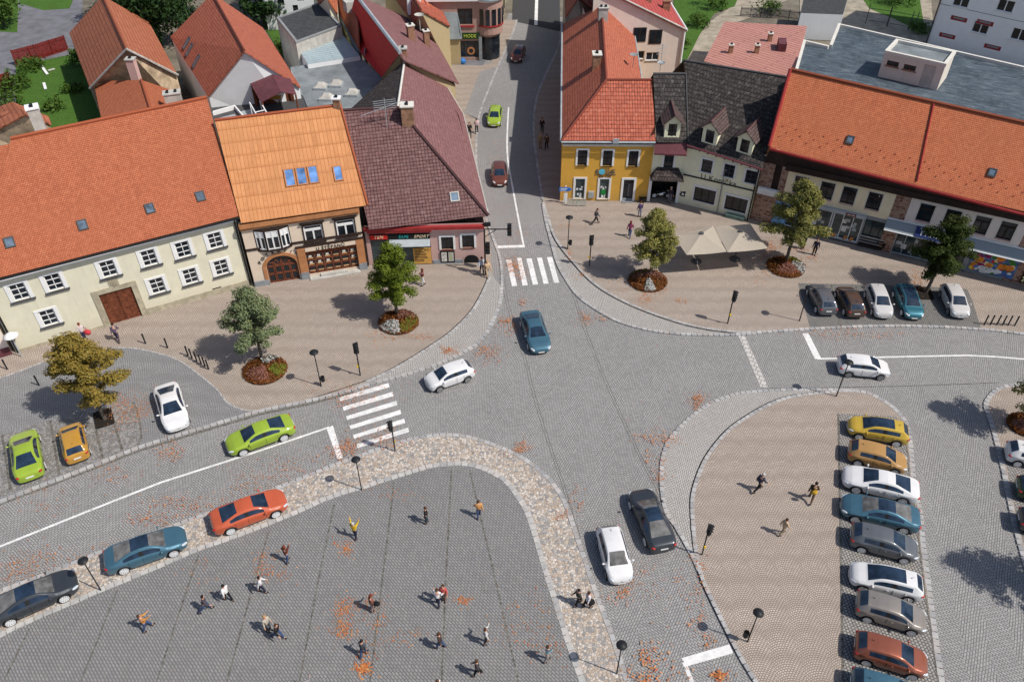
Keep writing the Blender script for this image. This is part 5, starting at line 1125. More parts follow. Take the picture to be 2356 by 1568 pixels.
# apartment house behind the yellow corner house
B=Pn(1575,66,7.2); f=Fac(B+Vector((-10.5,-.6,0)),B); root=thing('faded_pink_apartments','faded pink apartment house with sloping red profiled roof and few windows','house',f.B)
aR,zR=f.L,7.2; aL,zL=f.hit(1440,0); k_=(zL-zR)/(aL-aR); zA=zR+k_*(0-aR)
hs=[rect(f,1501,130,1.5,.95),rect(f,1468,127,1.5,.95)]
mb=MB(); house_walls(mb,f,12,zR-.1,hs); mb.poly([f.pt(0,zR-.1),f.pt(f.L,zR-.1),f.pt(0,zA-.1)]); mb.build('wall',M['aptpink'],root)
for i,h in enumerate(hs): window(root,f,h,('white','grey'),2,1,.07,.07,.14,(.05,.08,.08))
for x,y in ((1508,85),(1472,80)):
    h=rect(f,x,y,1.45,1.6); mb=MB(); f.box(mb,h[0],h[1],h[2],h[3],.003,.05); w_=mb.build('window',M['darkbrown'],root)
    for q in (0,1): mb=MB(); m_=(h[0]+h[1])/2; f.box(mb,(h[0]+.09,m_+.05)[q],(m_-.05,h[1]-.09)[q],h[2]+.1,h[3]-.1,.051,.056); mb.build('pane',M['glass'],w_)
e1=f.pt(f.L+.25,zR-k_*-.25,.25); e0=f.pt(0,zA,.25); dp=-f.n*13
mb=MB(); roof_slab(mb,[e1,e1+dp,e0+dp,e0]); ro=mb.build('roof',M['redmetal'],root)
mb=MB(); mb.tube([e0+Vector((0,0,.04)),e1+Vector((0,0,.04))],.12,6); mb.build('verge',M['lightstone'],ro)
mb=MB(); mb.tube([e1,e1+dp],.12,6); mb.tube([f.pt(f.L+.02,.1,.12),f.pt(f.L+.02,zR,.12)],.14,6); mb.build('downpipe',M['white'],root)
for x,y in ((1532,22),(1490,2)):
    t_=plane_of([e1,e1+dp,e0]); r=ray(x,y); q=CAM+r*((t_[0]-CAM).dot(t_[3])/r.dot(t_[3])); chimney(root,q,.8,.8,1.0,0,'brickc','brickc',1,.6)
gable_house('far_red_roof_house','red roofed house at the top edge beside the far asphalt road','house',Pn(1330,-6,8.5),Pn(1330,-50,8.5),Pn(1300,40,6),Pn(1297,-50,6),Pn(1362,20,6.2),Pn(1365,-50,6.2),'lightstone','red_tile')
# pink flat-roofed store
pk=flat('pink_roof_store','low store with pink profiled metal roof, short chimneys and a roof hatch','store',[(1667,50),(1857,60),(1827,180),(1800,200),(1620,140)],4.2,'palepink','pinkmetal')
for x,y in ((1680,122),(1740,122),(1770,95)): chimney(pk,Pn(x,y,4.2),.45,.45,.9,0,'brickc','offwhite',1,.3)
q=Pn(1797,112,4.2); mb=MB(); mb.cbox(q+Vector((0,0,.45)),.9,2.0,.9,0,-.2); mb.build('roof_hatch',M['maroon'],pk)
# blue-grey flat roof
px=[(1826,172),(1847,98),(1906,112),(1927,60),(2356,160),(2500,195),(2500,330),(2356,292),(2148,245)]
fr=flat('blue_felt_roof_hall','large hall with stained blue grey felt roof and white parapet','hall',px,8.2,'penthouse','bluefelt',True,'offwhite',.30)
fp=Fac(Pn(2019,177,0),Pn(2154,208,0)); zt=8.2
A=Pn(2019,176,zt); B=Pn(2155,208,zt); fp=Fac(A,B)
hh=2.25; top=zt+hh
h1=rect(fp,2054,147,1.1,.5); h2=rect(fp,2093,156,1.1,.5); dr=(fp.hit(2131,180)[0]-.5,fp.hit(2131,180)[0]+.55,zt+.05,zt+2.1)
root=thing('roof_penthouse','sand coloured stair penthouse with open topped roof standing on the blue grey felt roof','penthouse',A)
mb=MB(); house_walls(mb,fp,3.6,top,[h1,h2,dr],z0=zt-.05); mb.build('wall',M['penthouse'],root)
mb=MB(); 
for a0,a1,o0,o1 in ((-.05,fp.L+.05,-.25,.05),(-.05,fp.L+.05,-3.65,-3.35),(-.05,.25,-3.35,-.25),(fp.L-.25,fp.L+.05,-3.35,-.25)): fp.box(mb,a0,a1,top,top+.3,o0,o1)
mb.build('parapet',M['offwhite'],root)
mb=MB(); mb.poly([fp.pt(0,top+.02,0),fp.pt(fp.L,top+.02,0),fp.pt(fp.L,top+.02,-3.6),fp.pt(0,top+.02,-3.6)]); mb.build('roof',M['felt'],root)
for h in (h1,h2): window(root,fp,h,('brownwood','brickc'),2,1,.05,.05,.1,(.12,.08,.12))
mb=MB(); fp.box(mb,dr[0],dr[1],dr[2],dr[3],-.12,-.06); mb.build('door',M['lightstone'],root)
# low roofs and courtyard behind
flat('grey_sheet_shed','low shed with dark ribbed sheet roof behind the hall','shed',[(1850,-8),(1950,-2),(1940,34),(1843,30)],3.4,'whiter','gravelroof')
# white apartment block
f=Fac(P(2133,100),P(2356,155)); f.L+=14; root=thing('white_apartment_block','large pale white apartment block with dark red basement vents','apartment block',f.A)
wi=[(2256,64),(2346,80),(2212,3),(2314,14)]; ve=[(2179,83),(2283,109),(2206,44),(2266,53)]
ws=[rect(f,x,y,1.9,1.4) for x,y in wi]; vs_=[rect(f,x,y,2.0,.55) for x,y in ve]
ws=[ (h[0],h[1],h[2],h[3]) for h in ws]
mb=MB(); house_walls(mb,f,10,16,ws+vs_); mb.build('wall',M['aptwhite'],root)
for h in ws: window(root,f,h,('white','white'),2,1,.09,.12,.15,(.1,.10,.12))
for h in vs_:
    mb=MB(); f.box(mb,h[0],h[1],h[2],h[3],-.12,-.06); v_=mb.build('basement_vent',M['redgutter'],root); mb=MB(); f.box(mb,h[0]+.3,h[1]-.3,h[2]+.2,h[3]-.12,-.058,-.05); mb.build('vent_slot',M['grey'],v_)
mb=MB(); mb.tube([f.pt(-.1,.1,.12),f.pt(-.1,16,.12)],.09,6); f.box(mb,-.05,f.L,5.05,5.10,.002,.02); mb.build('downpipe',M['darkgrey'],root)
# ---- fences, posts
def fence(name,label,px,h,mat,post=2.0,z=0.0,boards=True,gap=.02):
    pts=[P(x,y,z) for x,y in px]; root=thing(name,label,'fence',pts[0])
    mb=MB(); mp=MB()
    for a,b in zip(pts,pts[1:]):
        d=(b-a).normalized(); n=Vector((-d.y,d.x,0)); L=(b-a).length; k=0
        if boards:
            x=0
            while x<L-.05:
                w_=min(.16,L-x); mb.box(a+d*x+n*.02,d*(w_-gap),n*.03,Vector((0,0,h-.04*rnd.random()))); x+=.16
        for i in range(int(L/post)+1): mp.box(a+d*min(i*post,L-.1)-n*.06,d*.09,n*.08,Vector((0,0,h+.06)))
        for z_ in (h*.2,h*.8): mp.box(a+n*-.018+Vector((0,0,z_)),d*L,n*.036,Vector((0,0,.06)))
    if boards: mb.build('boards',M[mat],root)
    mp.build('posts',M[mat],root); return root
fence('board_fence','dark red board fence between the asphalt yard and the barn',[(37,151),(88,138),(160,115)],1.9,'fencered')
fence('board_fence','short dark red board fence piece at the left edge of the green yard',[(-30,225),(34,200)],1.9,'fencered')
fence('picket_fence','thin dark picket fence along the lawn above the pink roof',[(1702,38),(1790,42),(1860,52)],1.3,'darkgrey',1.4,0,True,.09)
fence('pole_fence','tall dark pole fence beside the courtyard behind the hall',[(1990,55),(2040,62),(2100,74),(2128,80)],2.6,'darkgrey',2.8,0,False)
# ================================================================ CARS
def lerpt(tab,x):
    if x<=tab[0][0]: return tab[0][1]
    for (a,b),(c,d) in zip(tab,tab[1:]):
        if x<=c: return b+(d-b)*(x-a)/(c-a)
    return tab[-1][1]
SPEC={
'sedan':dict(L=4.9,W=1.93,ax=(-1.46,1.50),r=.345,
  zc=[(-2.45,.74),(-2.40,.96),(-2.25,1.03),(-1.90,1.09),(-1.78,1.11),(-.80,1.39),(-.25,1.44),(.35,1.41),(1.22,1.03),(1.30,1.0),(1.9,.90),(2.25,.78),(2.40,.66),(2.45,.52)],
  zs=[(-2.45,.66),(-2.38,.86),(-2.1,.95),(-1.4,.97),(0,.93),(1.2,.90),(1.9,.80),(2.3,.66),(2.45,.50)],
  w=[(-2.45,.62),(-2.40,.78),(-2.25,.88),(-1.9,.94),(-1.4,.965),(0,.955),(1.5,.95),(1.95,.90),(2.25,.80),(2.40,.62),(2.45,.46)],
  gl=(-1.78,-.80,.35,1.22),bp=(-.28,-.20),sw=(-1.30,.85),rw=.56),
'hatch':dict(L=4.06,W=1.76,ax=(-1.26,1.24),r=.315,
  zc=[(-2.03,.72),(-1.99,.98),(-1.93,1.10),(-1.52,1.45),(-.9,1.505),(-.25,1.52),(.40,1.47),(1.12,1.06),(1.2,1.02),(1.6,.93),(1.85,.82),(1.98,.68),(2.03,.52)],
  zs=[(-2.03,.66),(-1.97,.90),(-1.6,.99),(0,.95),(1.1,.93),(1.6,.82),(1.9,.68),(2.03,.50)],
  w=[(-2.03,.62),(-1.99,.76),(-1.85,.83),(-1.4,.875),(0,.875),(1.2,.865),(1.6,.82),(1.85,.72),(1.98,.56),(2.03,.42)],
  gl=(-1.93,-1.52,.40,1.12),bp=(-.36,-.27),sw=(-1.30,.80),rw=.58),
}
def car_meshes(kind,roofglass):
    S=SPEC[kind]; r=S['r']+.055
    xs=sorted(set([q[0] for q in S['zc']]+[a+d for a in S['ax'] for d in (-.44,-.37,-.20,0,.20,.37,.44)]+list(S['bp'])+[S['sw'][0],S['sw'][1],0.75 if kind=='sedan' else .70]))
    keep=[]
    for x in xs:
        if keep and x-keep[-1]<.028: continue
        keep.append(x)
    xs=keep; g0,g1,g2,g3=S['gl']
    bm=bmesh.new(); rows=[]
    for x in xs:
        w_=lerpt(S['w'],x); zs=lerpt(S['zs'],x); zc=lerpt(S['zc'],x)
        g=0 if x<=g0 or x>=g3 else (x-g0)/(g1-g0) if x<g1 else (g3-x)/(g3-g2) if x>g2 else 1
        zb=.21+ (.10 if abs(x)>S['L']/2-.1 else 0)
        for a in S['ax']:
            d=abs(x-a)
            if d<r+.02: zb=max(zb,.31+math.sqrt(max(0,r*r-d*d))*.98)
        zb=min(zb,zs-.09)
        ws=w_*.955; wt=ws*.86*(1-g)+S['rw']*g; zt=(zs+(zc-zs)*.75)*(1-g)+(zc-.055)*g
        sec=[(w_*.93,zb),(w_*.985,zb+(zs-zb)*.18),(w_*1.0,zb+(zs-zb)*.55),(w_*.992,zs-.07*(zs-zb)*2),(ws,zs),
             (ws+(wt-ws)*.10,zs+(zt-zs)*.10),(ws+(wt-ws)*.88,zs+(zt-zs)*.88),(wt,zt),(wt*.90,zt+(zc-zt)*.45),(wt*.5,zt+(zc-zt)*.9),(0,zc)]
        L_=[bm.verts.new((x,y,z)) for y,z in sec]; R_=[bm.verts.new((x,-y,z)) for y,z in sec[:-1]]+[L_[-1]]
        rows.append((L_,R_))
    N=len(rows[0][0])
    def face(vs,mi):
        try: f=bm.faces.new(vs); f.material_index=mi; f.smooth=True
        except ValueError: pass
    for i in range(len(xs)-1):
        xa,xb=xs[i],xs[i+1]; e=1e-4
        for j in range(N-1):
            mi=0
            if j>=8:
                if xa>=g0-e and xb<=g1+e: mi=2
                elif xa>=g2-e and xb<=g3+e: mi=1
                elif roofglass and xa>=(-.82 if roofglass==1 else -1.0)-e and xb<=g2+e and xa>=g1-e: mi=4
            if j==5:
                if xa>=S['sw'][0]-e and xb<=S['sw'][1]+e and not (xa>=S['bp'][0]-e and xb<=S['bp'][1]+e): mi=3
                if xa>=S['bp'][0]-e and xb<=S['bp'][1]+e: mi=6
            (L1,R1),(L2,R2)=rows[i],rows[i+1]
            face([L1[j],L1[j+1],L2[j+1],L2[j]],mi); face([R1[j+1],R1[j],R2[j],R2[j+1]],mi)
        (L1,R1),(L2,R2)=rows[i],rows[i+1]; face([L1[0],L2[0],R2[0],R1[0]],5)
    for (L_,R_),fl in ((rows[0],1),(rows[-1],0)):
        for j in range(N-1):
            q=[L_[j],L_[j+1],R_[j+1],R_[j]]
            if j==N-2: q=[L_[j],L_[j+1],R_[j]]
            face(q if not fl else q[::-1],0)
    bmesh.ops.recalc_face_normals(bm,faces=bm.faces)
    me=bpy.data.meshes.new('car_cage'); bm.to_mesh(me); bm.free()
    for k in range(7): me.materials.append(M['black'])
    o=bpy.data.objects.new('car_cage',me); C.objects.link(o); m=o.modifiers.new('s','SUBSURF'); m.levels=2; m.render_levels=2
    dg=bpy.context.evaluated_depsgraph_get(); ev=bpy.data.meshes.new_from_object(o.evaluated_get(dg)); bpy.data.objects.remove(o)
    vs=[v.co.copy() for v in ev.vertices]; out={}
    names={0:'body',1:'windscreen',2:'rear_window',3:'side_window',4:'glass_roof',5:'body',6:'body'}
    groups={}
    for p in ev.polygons:
        nm=names[p.material_index]
        if nm=='side_window': nm+='L' if p.center.y>0 else 'R'
        groups.setdefault(nm,[]).append((list(p.vertices),1 if p.material_index in (5,6) else 0))
    for nm,fs in groups.items():
        idx={}; v2=[]; f2=[]; mi=[]
        for f,k in fs:
            ff=[]
            for i in f:
                if i not in idx: idx[i]=len(v2); v2.append(vs[i])
                ff.append(idx[i])
            f2.append(ff); mi.append(k)
        m2=bpy.data.meshes.new(nm.rstrip('LR')); m2.from_pydata(v2,[],f2); m2.polygons.foreach_set('use_smooth',[True]*len(f2)); m2.materials.append(None); 
        if nm=='body': m2.materials.append(M['black'])
        m2.polygons.foreach_set('material_index',mi); out[nm]=m2
    bpy.data.meshes.remove(ev); bpy.data.meshes.remove(me)
    return out
M['tyre']=plain('tyre_rubber',(.018,.018,.019),.85,.1); M['alloy']=plain('alloy_rim',(.72,.73,.75),.4,.06,metal=.15); M['darkalloy']=plain('dark_alloy_rim',(.26,.265,.275),.4,.06,metal=.2)
M['lamp']=plain('headlamp_glass',(.50,.54,.58),.12,.15,6,coat=1); M['taillamp']=plain('tail_lamp',(.36,.015,.012),.2,.2,6,coat=1); M['plate']=plain('number_plate',(.72,.72,.70),.5,.05); M['chrome']=plain('chrome_trim',(.65,.66,.68),.2,.05,metal=.9)
def wheel_meshes(r):
    mb=MB(); w_=.105
    mb.lathe((0,0,0),[(r*.74,-w_),(r*.92,-w_),(r,-w_*.72),(r,w_*.72),(r*.92,w_),(r*.74,w_),(r*.70,w_*.5)],24,0,'y')
    mb.lathe((0,0,0),[(0,-w_*.35),(r*.74,-w_*.35)],24,0,'y'); mb.lathe((0,0,0),[(r*.74,w_*.35),(0,w_*.35)],24,0,'y')
    ty=mb.build('wheel',M['tyre'],None,True); tm=ty.data; bpy.data.objects.remove(ty)
    mb=MB()
    for s in (-1,1):
        y=s*w_*.92
        mb.lathe((0,0,0),[(r*.68,y-.014),(r*.79,y-.014),(r*.79,y+.014),(r*.68,y+.014),(r*.68,y-.014)],24,0,'y')
        mb.lathe((0,y,0),[(0,-.02),(r*.14,-.02),(r*.14,.02),(0,.02)],12,0,'y')
        for k in range(10):
            a=2*math.pi*k/10; c_,s_=math.cos(a),math.sin(a); t=Vector((c_,0,s_)); n=Vector((-s_,0,c_))
            mb.box(Vector((0,y-.012,0))+t*r*.10-n*.032,t*r*.60,n*.064,Vector((0,.024,0)))
    o=mb.build('rim',M['alloy'],None); rm=o.data; bpy.data.objects.remove(o)
    return tm,rm
WM={k:wheel_meshes(SPEC[k]['r']) for k in SPEC}
CM={}
def mesh_of(mb,name,mat,smooth=False):
    o=mb.build(name,mat,None,smooth); m=o.data; bpy.data.objects.remove(o); return m
DET={}
for k,S in SPEC.items():
    D={}; L=S['L']/2
    def skin_y(x,z):
        w_=lerpt(S['w'],x); return w_*.99
    for nm in ('headlight','taillight'):
        x=(L-.20 if nm=='headlight' else -L+.12); z=lerpt(S['zs'],x)-(.045 if nm=='headlight' else .06)
        for s in (1,-1):
            mb=MB()
            y=lerpt(S['w'],x)*.86
            ang=s*(-.62 if nm=='headlight' else .5)
            mat=Matrix.Rotation(ang,3,'Z')@Matrix.Rotation(.28 if nm=='headlight' else 0,3,'Y')
            mb.ellip((x,s*y,z),.24 if nm=='headlight' else .15,.10 if nm=='headlight' else .12,.085,12,8,0,mat); D[(nm,s)]=mesh_of(mb,nm,M['lamp' if nm=='headlight' else 'taillamp'],True)
    mb=MB(); mb.ellip((L-.055,0,.47),.06,.48,.085,12,6); mb.ellip((L-.10,0,.29),.08,.60,.045,12,6); D['grille']=mesh_of(mb,'grille',M['black'],True)
    mb=MB(); mb.cbox((L+.012,0,.40),.02,.50,.11); D['fp']=mesh_of(mb,'number_plate',M['plate'])
    mb=MB(); mb.cbox((-L-.012,0,.66 if k=='sedan' else .72),.02,.50,.11); D['rp']=mesh_of(mb,'number_plate',M['plate'])
    mx=.92 if k=='sedan' else .86
    for s in (1,-1):
        mb=MB(); mb.ellip((mx,s*(S['W']/2+.085),1.0),.075,.10,.075,8,6); mb.box((mx-.02,s*(S['W']/2-.06),.955),(.05,0,0),(0,s*.09,0),(0,0,.03)); D[('mirror',s)]=mesh_of(mb,'mirror',None,True)
        mb=MB()
        for x in ((-.02,.98) if k=='sedan' else (-.05,.90)): pass
        hx=(-1.0,.08) if k=='sedan' else (-.98,.0)
        for x in hx: D[('handle',s,hx.index(x))]=None; m_=MB(); m_.ellip((x,s*lerpt(S['w'],x)*.998,lerpt(S['zs'],x)-.13),.10,.022,.018,8,4); D[('handle',s,hx.index(x))]=mesh_of(m_,'door_handle',None,True)
        mb=MB(); zb=.30
        dx=[-1.06,-.22,.92] if k=='sedan' else [-.95,-.30,.86]
        for x in dx:
            pts=[Vector((x,s*lerpt(S['w'],x)*yy,z)) for yy,z in ((.972,zb+.06),(1.003,.56),(.998,lerpt(S['zs'],x)-.10),(.968,lerpt(S['zs'],x)-.005))]
            mb.tube(pts,.009,4)
        D[('seam',s)]=mesh_of(mb,'door_seams',M['black'])
    mb=MB(); mb.tube([(-1.2,0,1.50),(-1.32,0,1.62)],.012,5); mb.ellip((-1.2,0,1.495),.05,.025,.02,8,4); D['antenna']=mesh_of(mb,'antenna',M['black'])
    mb=MB(); q=[Vector((L-.01,0,.62)),Vector((L-.01,.07,.53)),Vector((L-.01,0,.44)),Vector((L-.01,-.07,.53))]; mb.tube(q+[q[0]],.018,6); mb.tube([q[1]+Vector((-.02,.02,0)),Vector((L-.14,.42,.64))],.012,4); mb.tube([q[3]+Vector((-.02,-.02,0)),Vector((L-.14,-.42,.64))],.012,4); D['emblem']=mesh_of(mb,'emblem',M['chrome'])
    DET[k]=D
PAINT={}
def paint(col):
    if col not in PAINT:
        t=NT('car_paint'); t.b.inputs['Base Color'].default_value=(*col,1); dark=max(col)<.35
        t.b.inputs['Metallic'].default_value=.35 if dark else .0; t.b.inputs['Roughness'].default_value=.38; t.b.inputs['Coat Weight'].default_value=.8; t.b.inputs['Coat Roughness'].default_value=.08
        n=t.noise(t.coord(),.9,5,.7); t.put(t.b,'Base Color',t.mix(t.ramp(n,0,1,.4,.75),col,scl(col,.86)))
        PAINT[col]=t.mat
    return PAINT[col]
def child(name,me,root,mat=None,loc=None):
    o=bpy.data.objects.new(name,me); C.objects.link(o); o.parent=root
    if loc: o.location=loc
    if mat is not None:
        if not me.materials: me.materials.append(None)
        o.material_slots[0].link='OBJECT'; o.material_slots[0].material=mat
    return o
def car(kind,col,rear,front,label,group,zg,roofglass=0,rim='alloy',emblem=False,glass='carglass',scale=None,roofdark=False):
    gs=.91 if kind=='sedan' else .885
    a=P(*rear,zg+.56); b=P(*front,zg+.56); c=(a+b)/2; rz=math.atan2((b-a).y,(b-a).x)
    root=thing('car',label,'car',(c.x,c.y,zg),rz,group)
    key=(kind,roofglass)
    if key not in CM: CM[key]=car_meshes(kind,roofglass)
    p=paint(col)
    for nm,me in CM[key].items():
        if nm=='body': child('body',me,root,p)
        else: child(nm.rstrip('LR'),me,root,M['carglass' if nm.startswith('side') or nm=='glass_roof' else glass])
    S=SPEC[kind]; tm,rm=WM[kind]
    for x in S['ax']:
        for s in (1,-1):
            w_=child('wheel',tm,root,None,(x,s*(S['W']/2-.115),S['r'])); child('rim',rm,w_,M[rim])
    D=DET[kind]
    for nm in ('headlight','taillight'):
        for s in (1,-1): child(nm,D[(nm,s)],root)
    child('grille',D['grille'],root); child('number_plate',D['fp'],root); child('number_plate',D['rp'],root)
    for s in (1,-1): child('mirror',D[('mirror',s)],root,p); child('door_handle',D[('handle',s,0)],root,p); child('door_handle',D[('handle',s,1)],root,p); child('door_seams',D[('seam',s)],root)
    if kind=='hatch': child('antenna',D['antenna'],root)
    if emblem: child('emblem',D['emblem'],root)
    root.scale=tuple(gs*q for q in (scale or (1,1,1)))
    return root
LIME=(.27,.385,.038); YEL=(.50,.34,.045); AMB=(.45,.24,.040); WHT=(.66,.66,.67); ORG=(.46,.095,.042); BLU=(.060,.145,.205); DGR=(.045,.052,.062); TEAL=(.035,.15,.20); BRN=(.17,.055,.038); GRY=(.13,.14,.155); GOLD=(.38,.215,.075); TAUPE=(.26,.235,.215); COP=(.27,.085,.05); BRW=(.10,.065,.050); SILV=(.50,.49,.49)
gk='cars parked along the pebble strip'; gl='cars parked in the bays on the left'; gd='cars driving through the junction'; gr_='cars parked in the bays in front of the long shops'; gc='cars parked in a column on the middle island'; ge='cars at the right edge'
car('sedan',LIME,(70,1100),(52,990),'lime green sedan parked in a left bay, its rear to the road',gl,PAV,glass='carglass')
car('hatch',AMB,(181,1062),(159,970),'amber yellow hatchback parked beside the black tree grate',gl,PAV,scale=(.96,.98,1))
car('sedan',WHT,(379,882),(411,990),'white sedan standing on the grey fan cobbles, nose to the road',gl,PAV)
car('sedan',LIME,(672,972),(522,1026),'lime green sedan driving beside the white lane line',gd,0)
car('sedan',ORG,(489,1204),(655,1143),'orange red sedan parked on the pebble strip',gk,PAV)
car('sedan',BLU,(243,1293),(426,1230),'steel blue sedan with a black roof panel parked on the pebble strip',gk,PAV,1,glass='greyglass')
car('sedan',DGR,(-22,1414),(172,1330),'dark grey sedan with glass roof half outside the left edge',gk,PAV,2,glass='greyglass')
car('hatch',WHT,(1086,845),(980,882),'white hatchback with dark rims passing the left zebra crossing',gd,0,0,'darkalloy',scale=(.98,1,1))
car('sedan',BLU,(1217,720),(1246,805),'steel blue sedan coming out of the street below the upper zebra crossing',gd,0)
car('hatch',BRN,(1148,376),(1150,425),'brown car in the narrow street, half in the house shadow',gd,0)
car('hatch',LIME,(1142,249),(1135,287),'lime green hatchback in the narrow street between two brown cars',gd,0,scale=(1.02,1,1))
car('hatch',BRN,(1200,108),(1184,142),'brown car farthest up the street near the black asphalt',gd,0)
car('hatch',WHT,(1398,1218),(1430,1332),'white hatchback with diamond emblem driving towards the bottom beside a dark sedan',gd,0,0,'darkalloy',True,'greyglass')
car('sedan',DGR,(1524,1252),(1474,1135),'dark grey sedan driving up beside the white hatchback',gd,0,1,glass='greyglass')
car('hatch',WHT,(1931,838),(2044,848),'white hatchback on the white lane line at the right',gd,0,0,'darkalloy',True)
car('hatch',GRY,(1906,716),(1876,656),'grey hatchback, first of the five in the upper bays',gr_,PAV)
car('hatch',BRW,(1971,722),(1940,661),'dark brown hatchback between the grey and white ones',gr_,PAV)
car('hatch',SILV,(2008,658),(2037,728),'off white small car facing the road between a brown and a teal car',gr_,PAV)
car('hatch',TEAL,(2075,660),(2106,726),'teal car with dark roof facing the road beside the tree grate',gr_,PAV,2,scale=(1.06,1.03,.96))
car('hatch',SILV,(2180,658),(2214,727),'silver white hatchback with diamond emblem right of the tree grate',gr_,PAV,0,'darkalloy',True)
car('hatch',YEL,(2084,999),(1957,975),'yellow coupe with black glass roof, topmost of the island column',gc,PAV,2,'alloy',scale=(1.05,1.02,.96))
car('hatch',GOLD,(1955,1034),(2085,1066),'golden brown hatchback under the yellow coupe',gc,PAV)
car('sedan',WHT,(2114,1132),(1940,1090),'long white sedan between the golden hatchback and the blue sedan',gc,PAV)
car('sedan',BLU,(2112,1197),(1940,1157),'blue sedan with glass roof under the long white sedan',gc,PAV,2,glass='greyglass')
car('hatch',GRY,(1962,1228),(2108,1266),'grey hatchback between the blue sedan and a white coupe',gc,PAV,scale=(1.04,1.02,1.02))
car('hatch',WHT,(2116,1352),(1962,1315),'white coupe with black glass roof in the island column',gc,PAV,2,scale=(1.06,1.02,.96))
car('hatch',TAUPE,(1974,1384),(2128,1430),'grey beige hatchback under the white coupe',gc,PAV)
car('hatch',COP,(1969,1480),(2133,1530),'copper red hatchback under the grey beige one',gc,PAV)
car('hatch',BLU,(1960,1566),(2130,1618),'blue hatchback cut off by the bottom edge',gc,PAV)
car('hatch',WHT,(2318,1036),(2455,1066),'white car showing only its tail at the right edge under the flower bed',ge,PAV)
car('hatch',(.02,.06,.02),(2347,1118),(2480,1150),'dark green car barely showing below the white car at the right edge',ge,PAV)
car('hatch',DGR,(2352,1192),(2490,1226),'dark grey car, lowest of those at the right edge',ge,PAV)
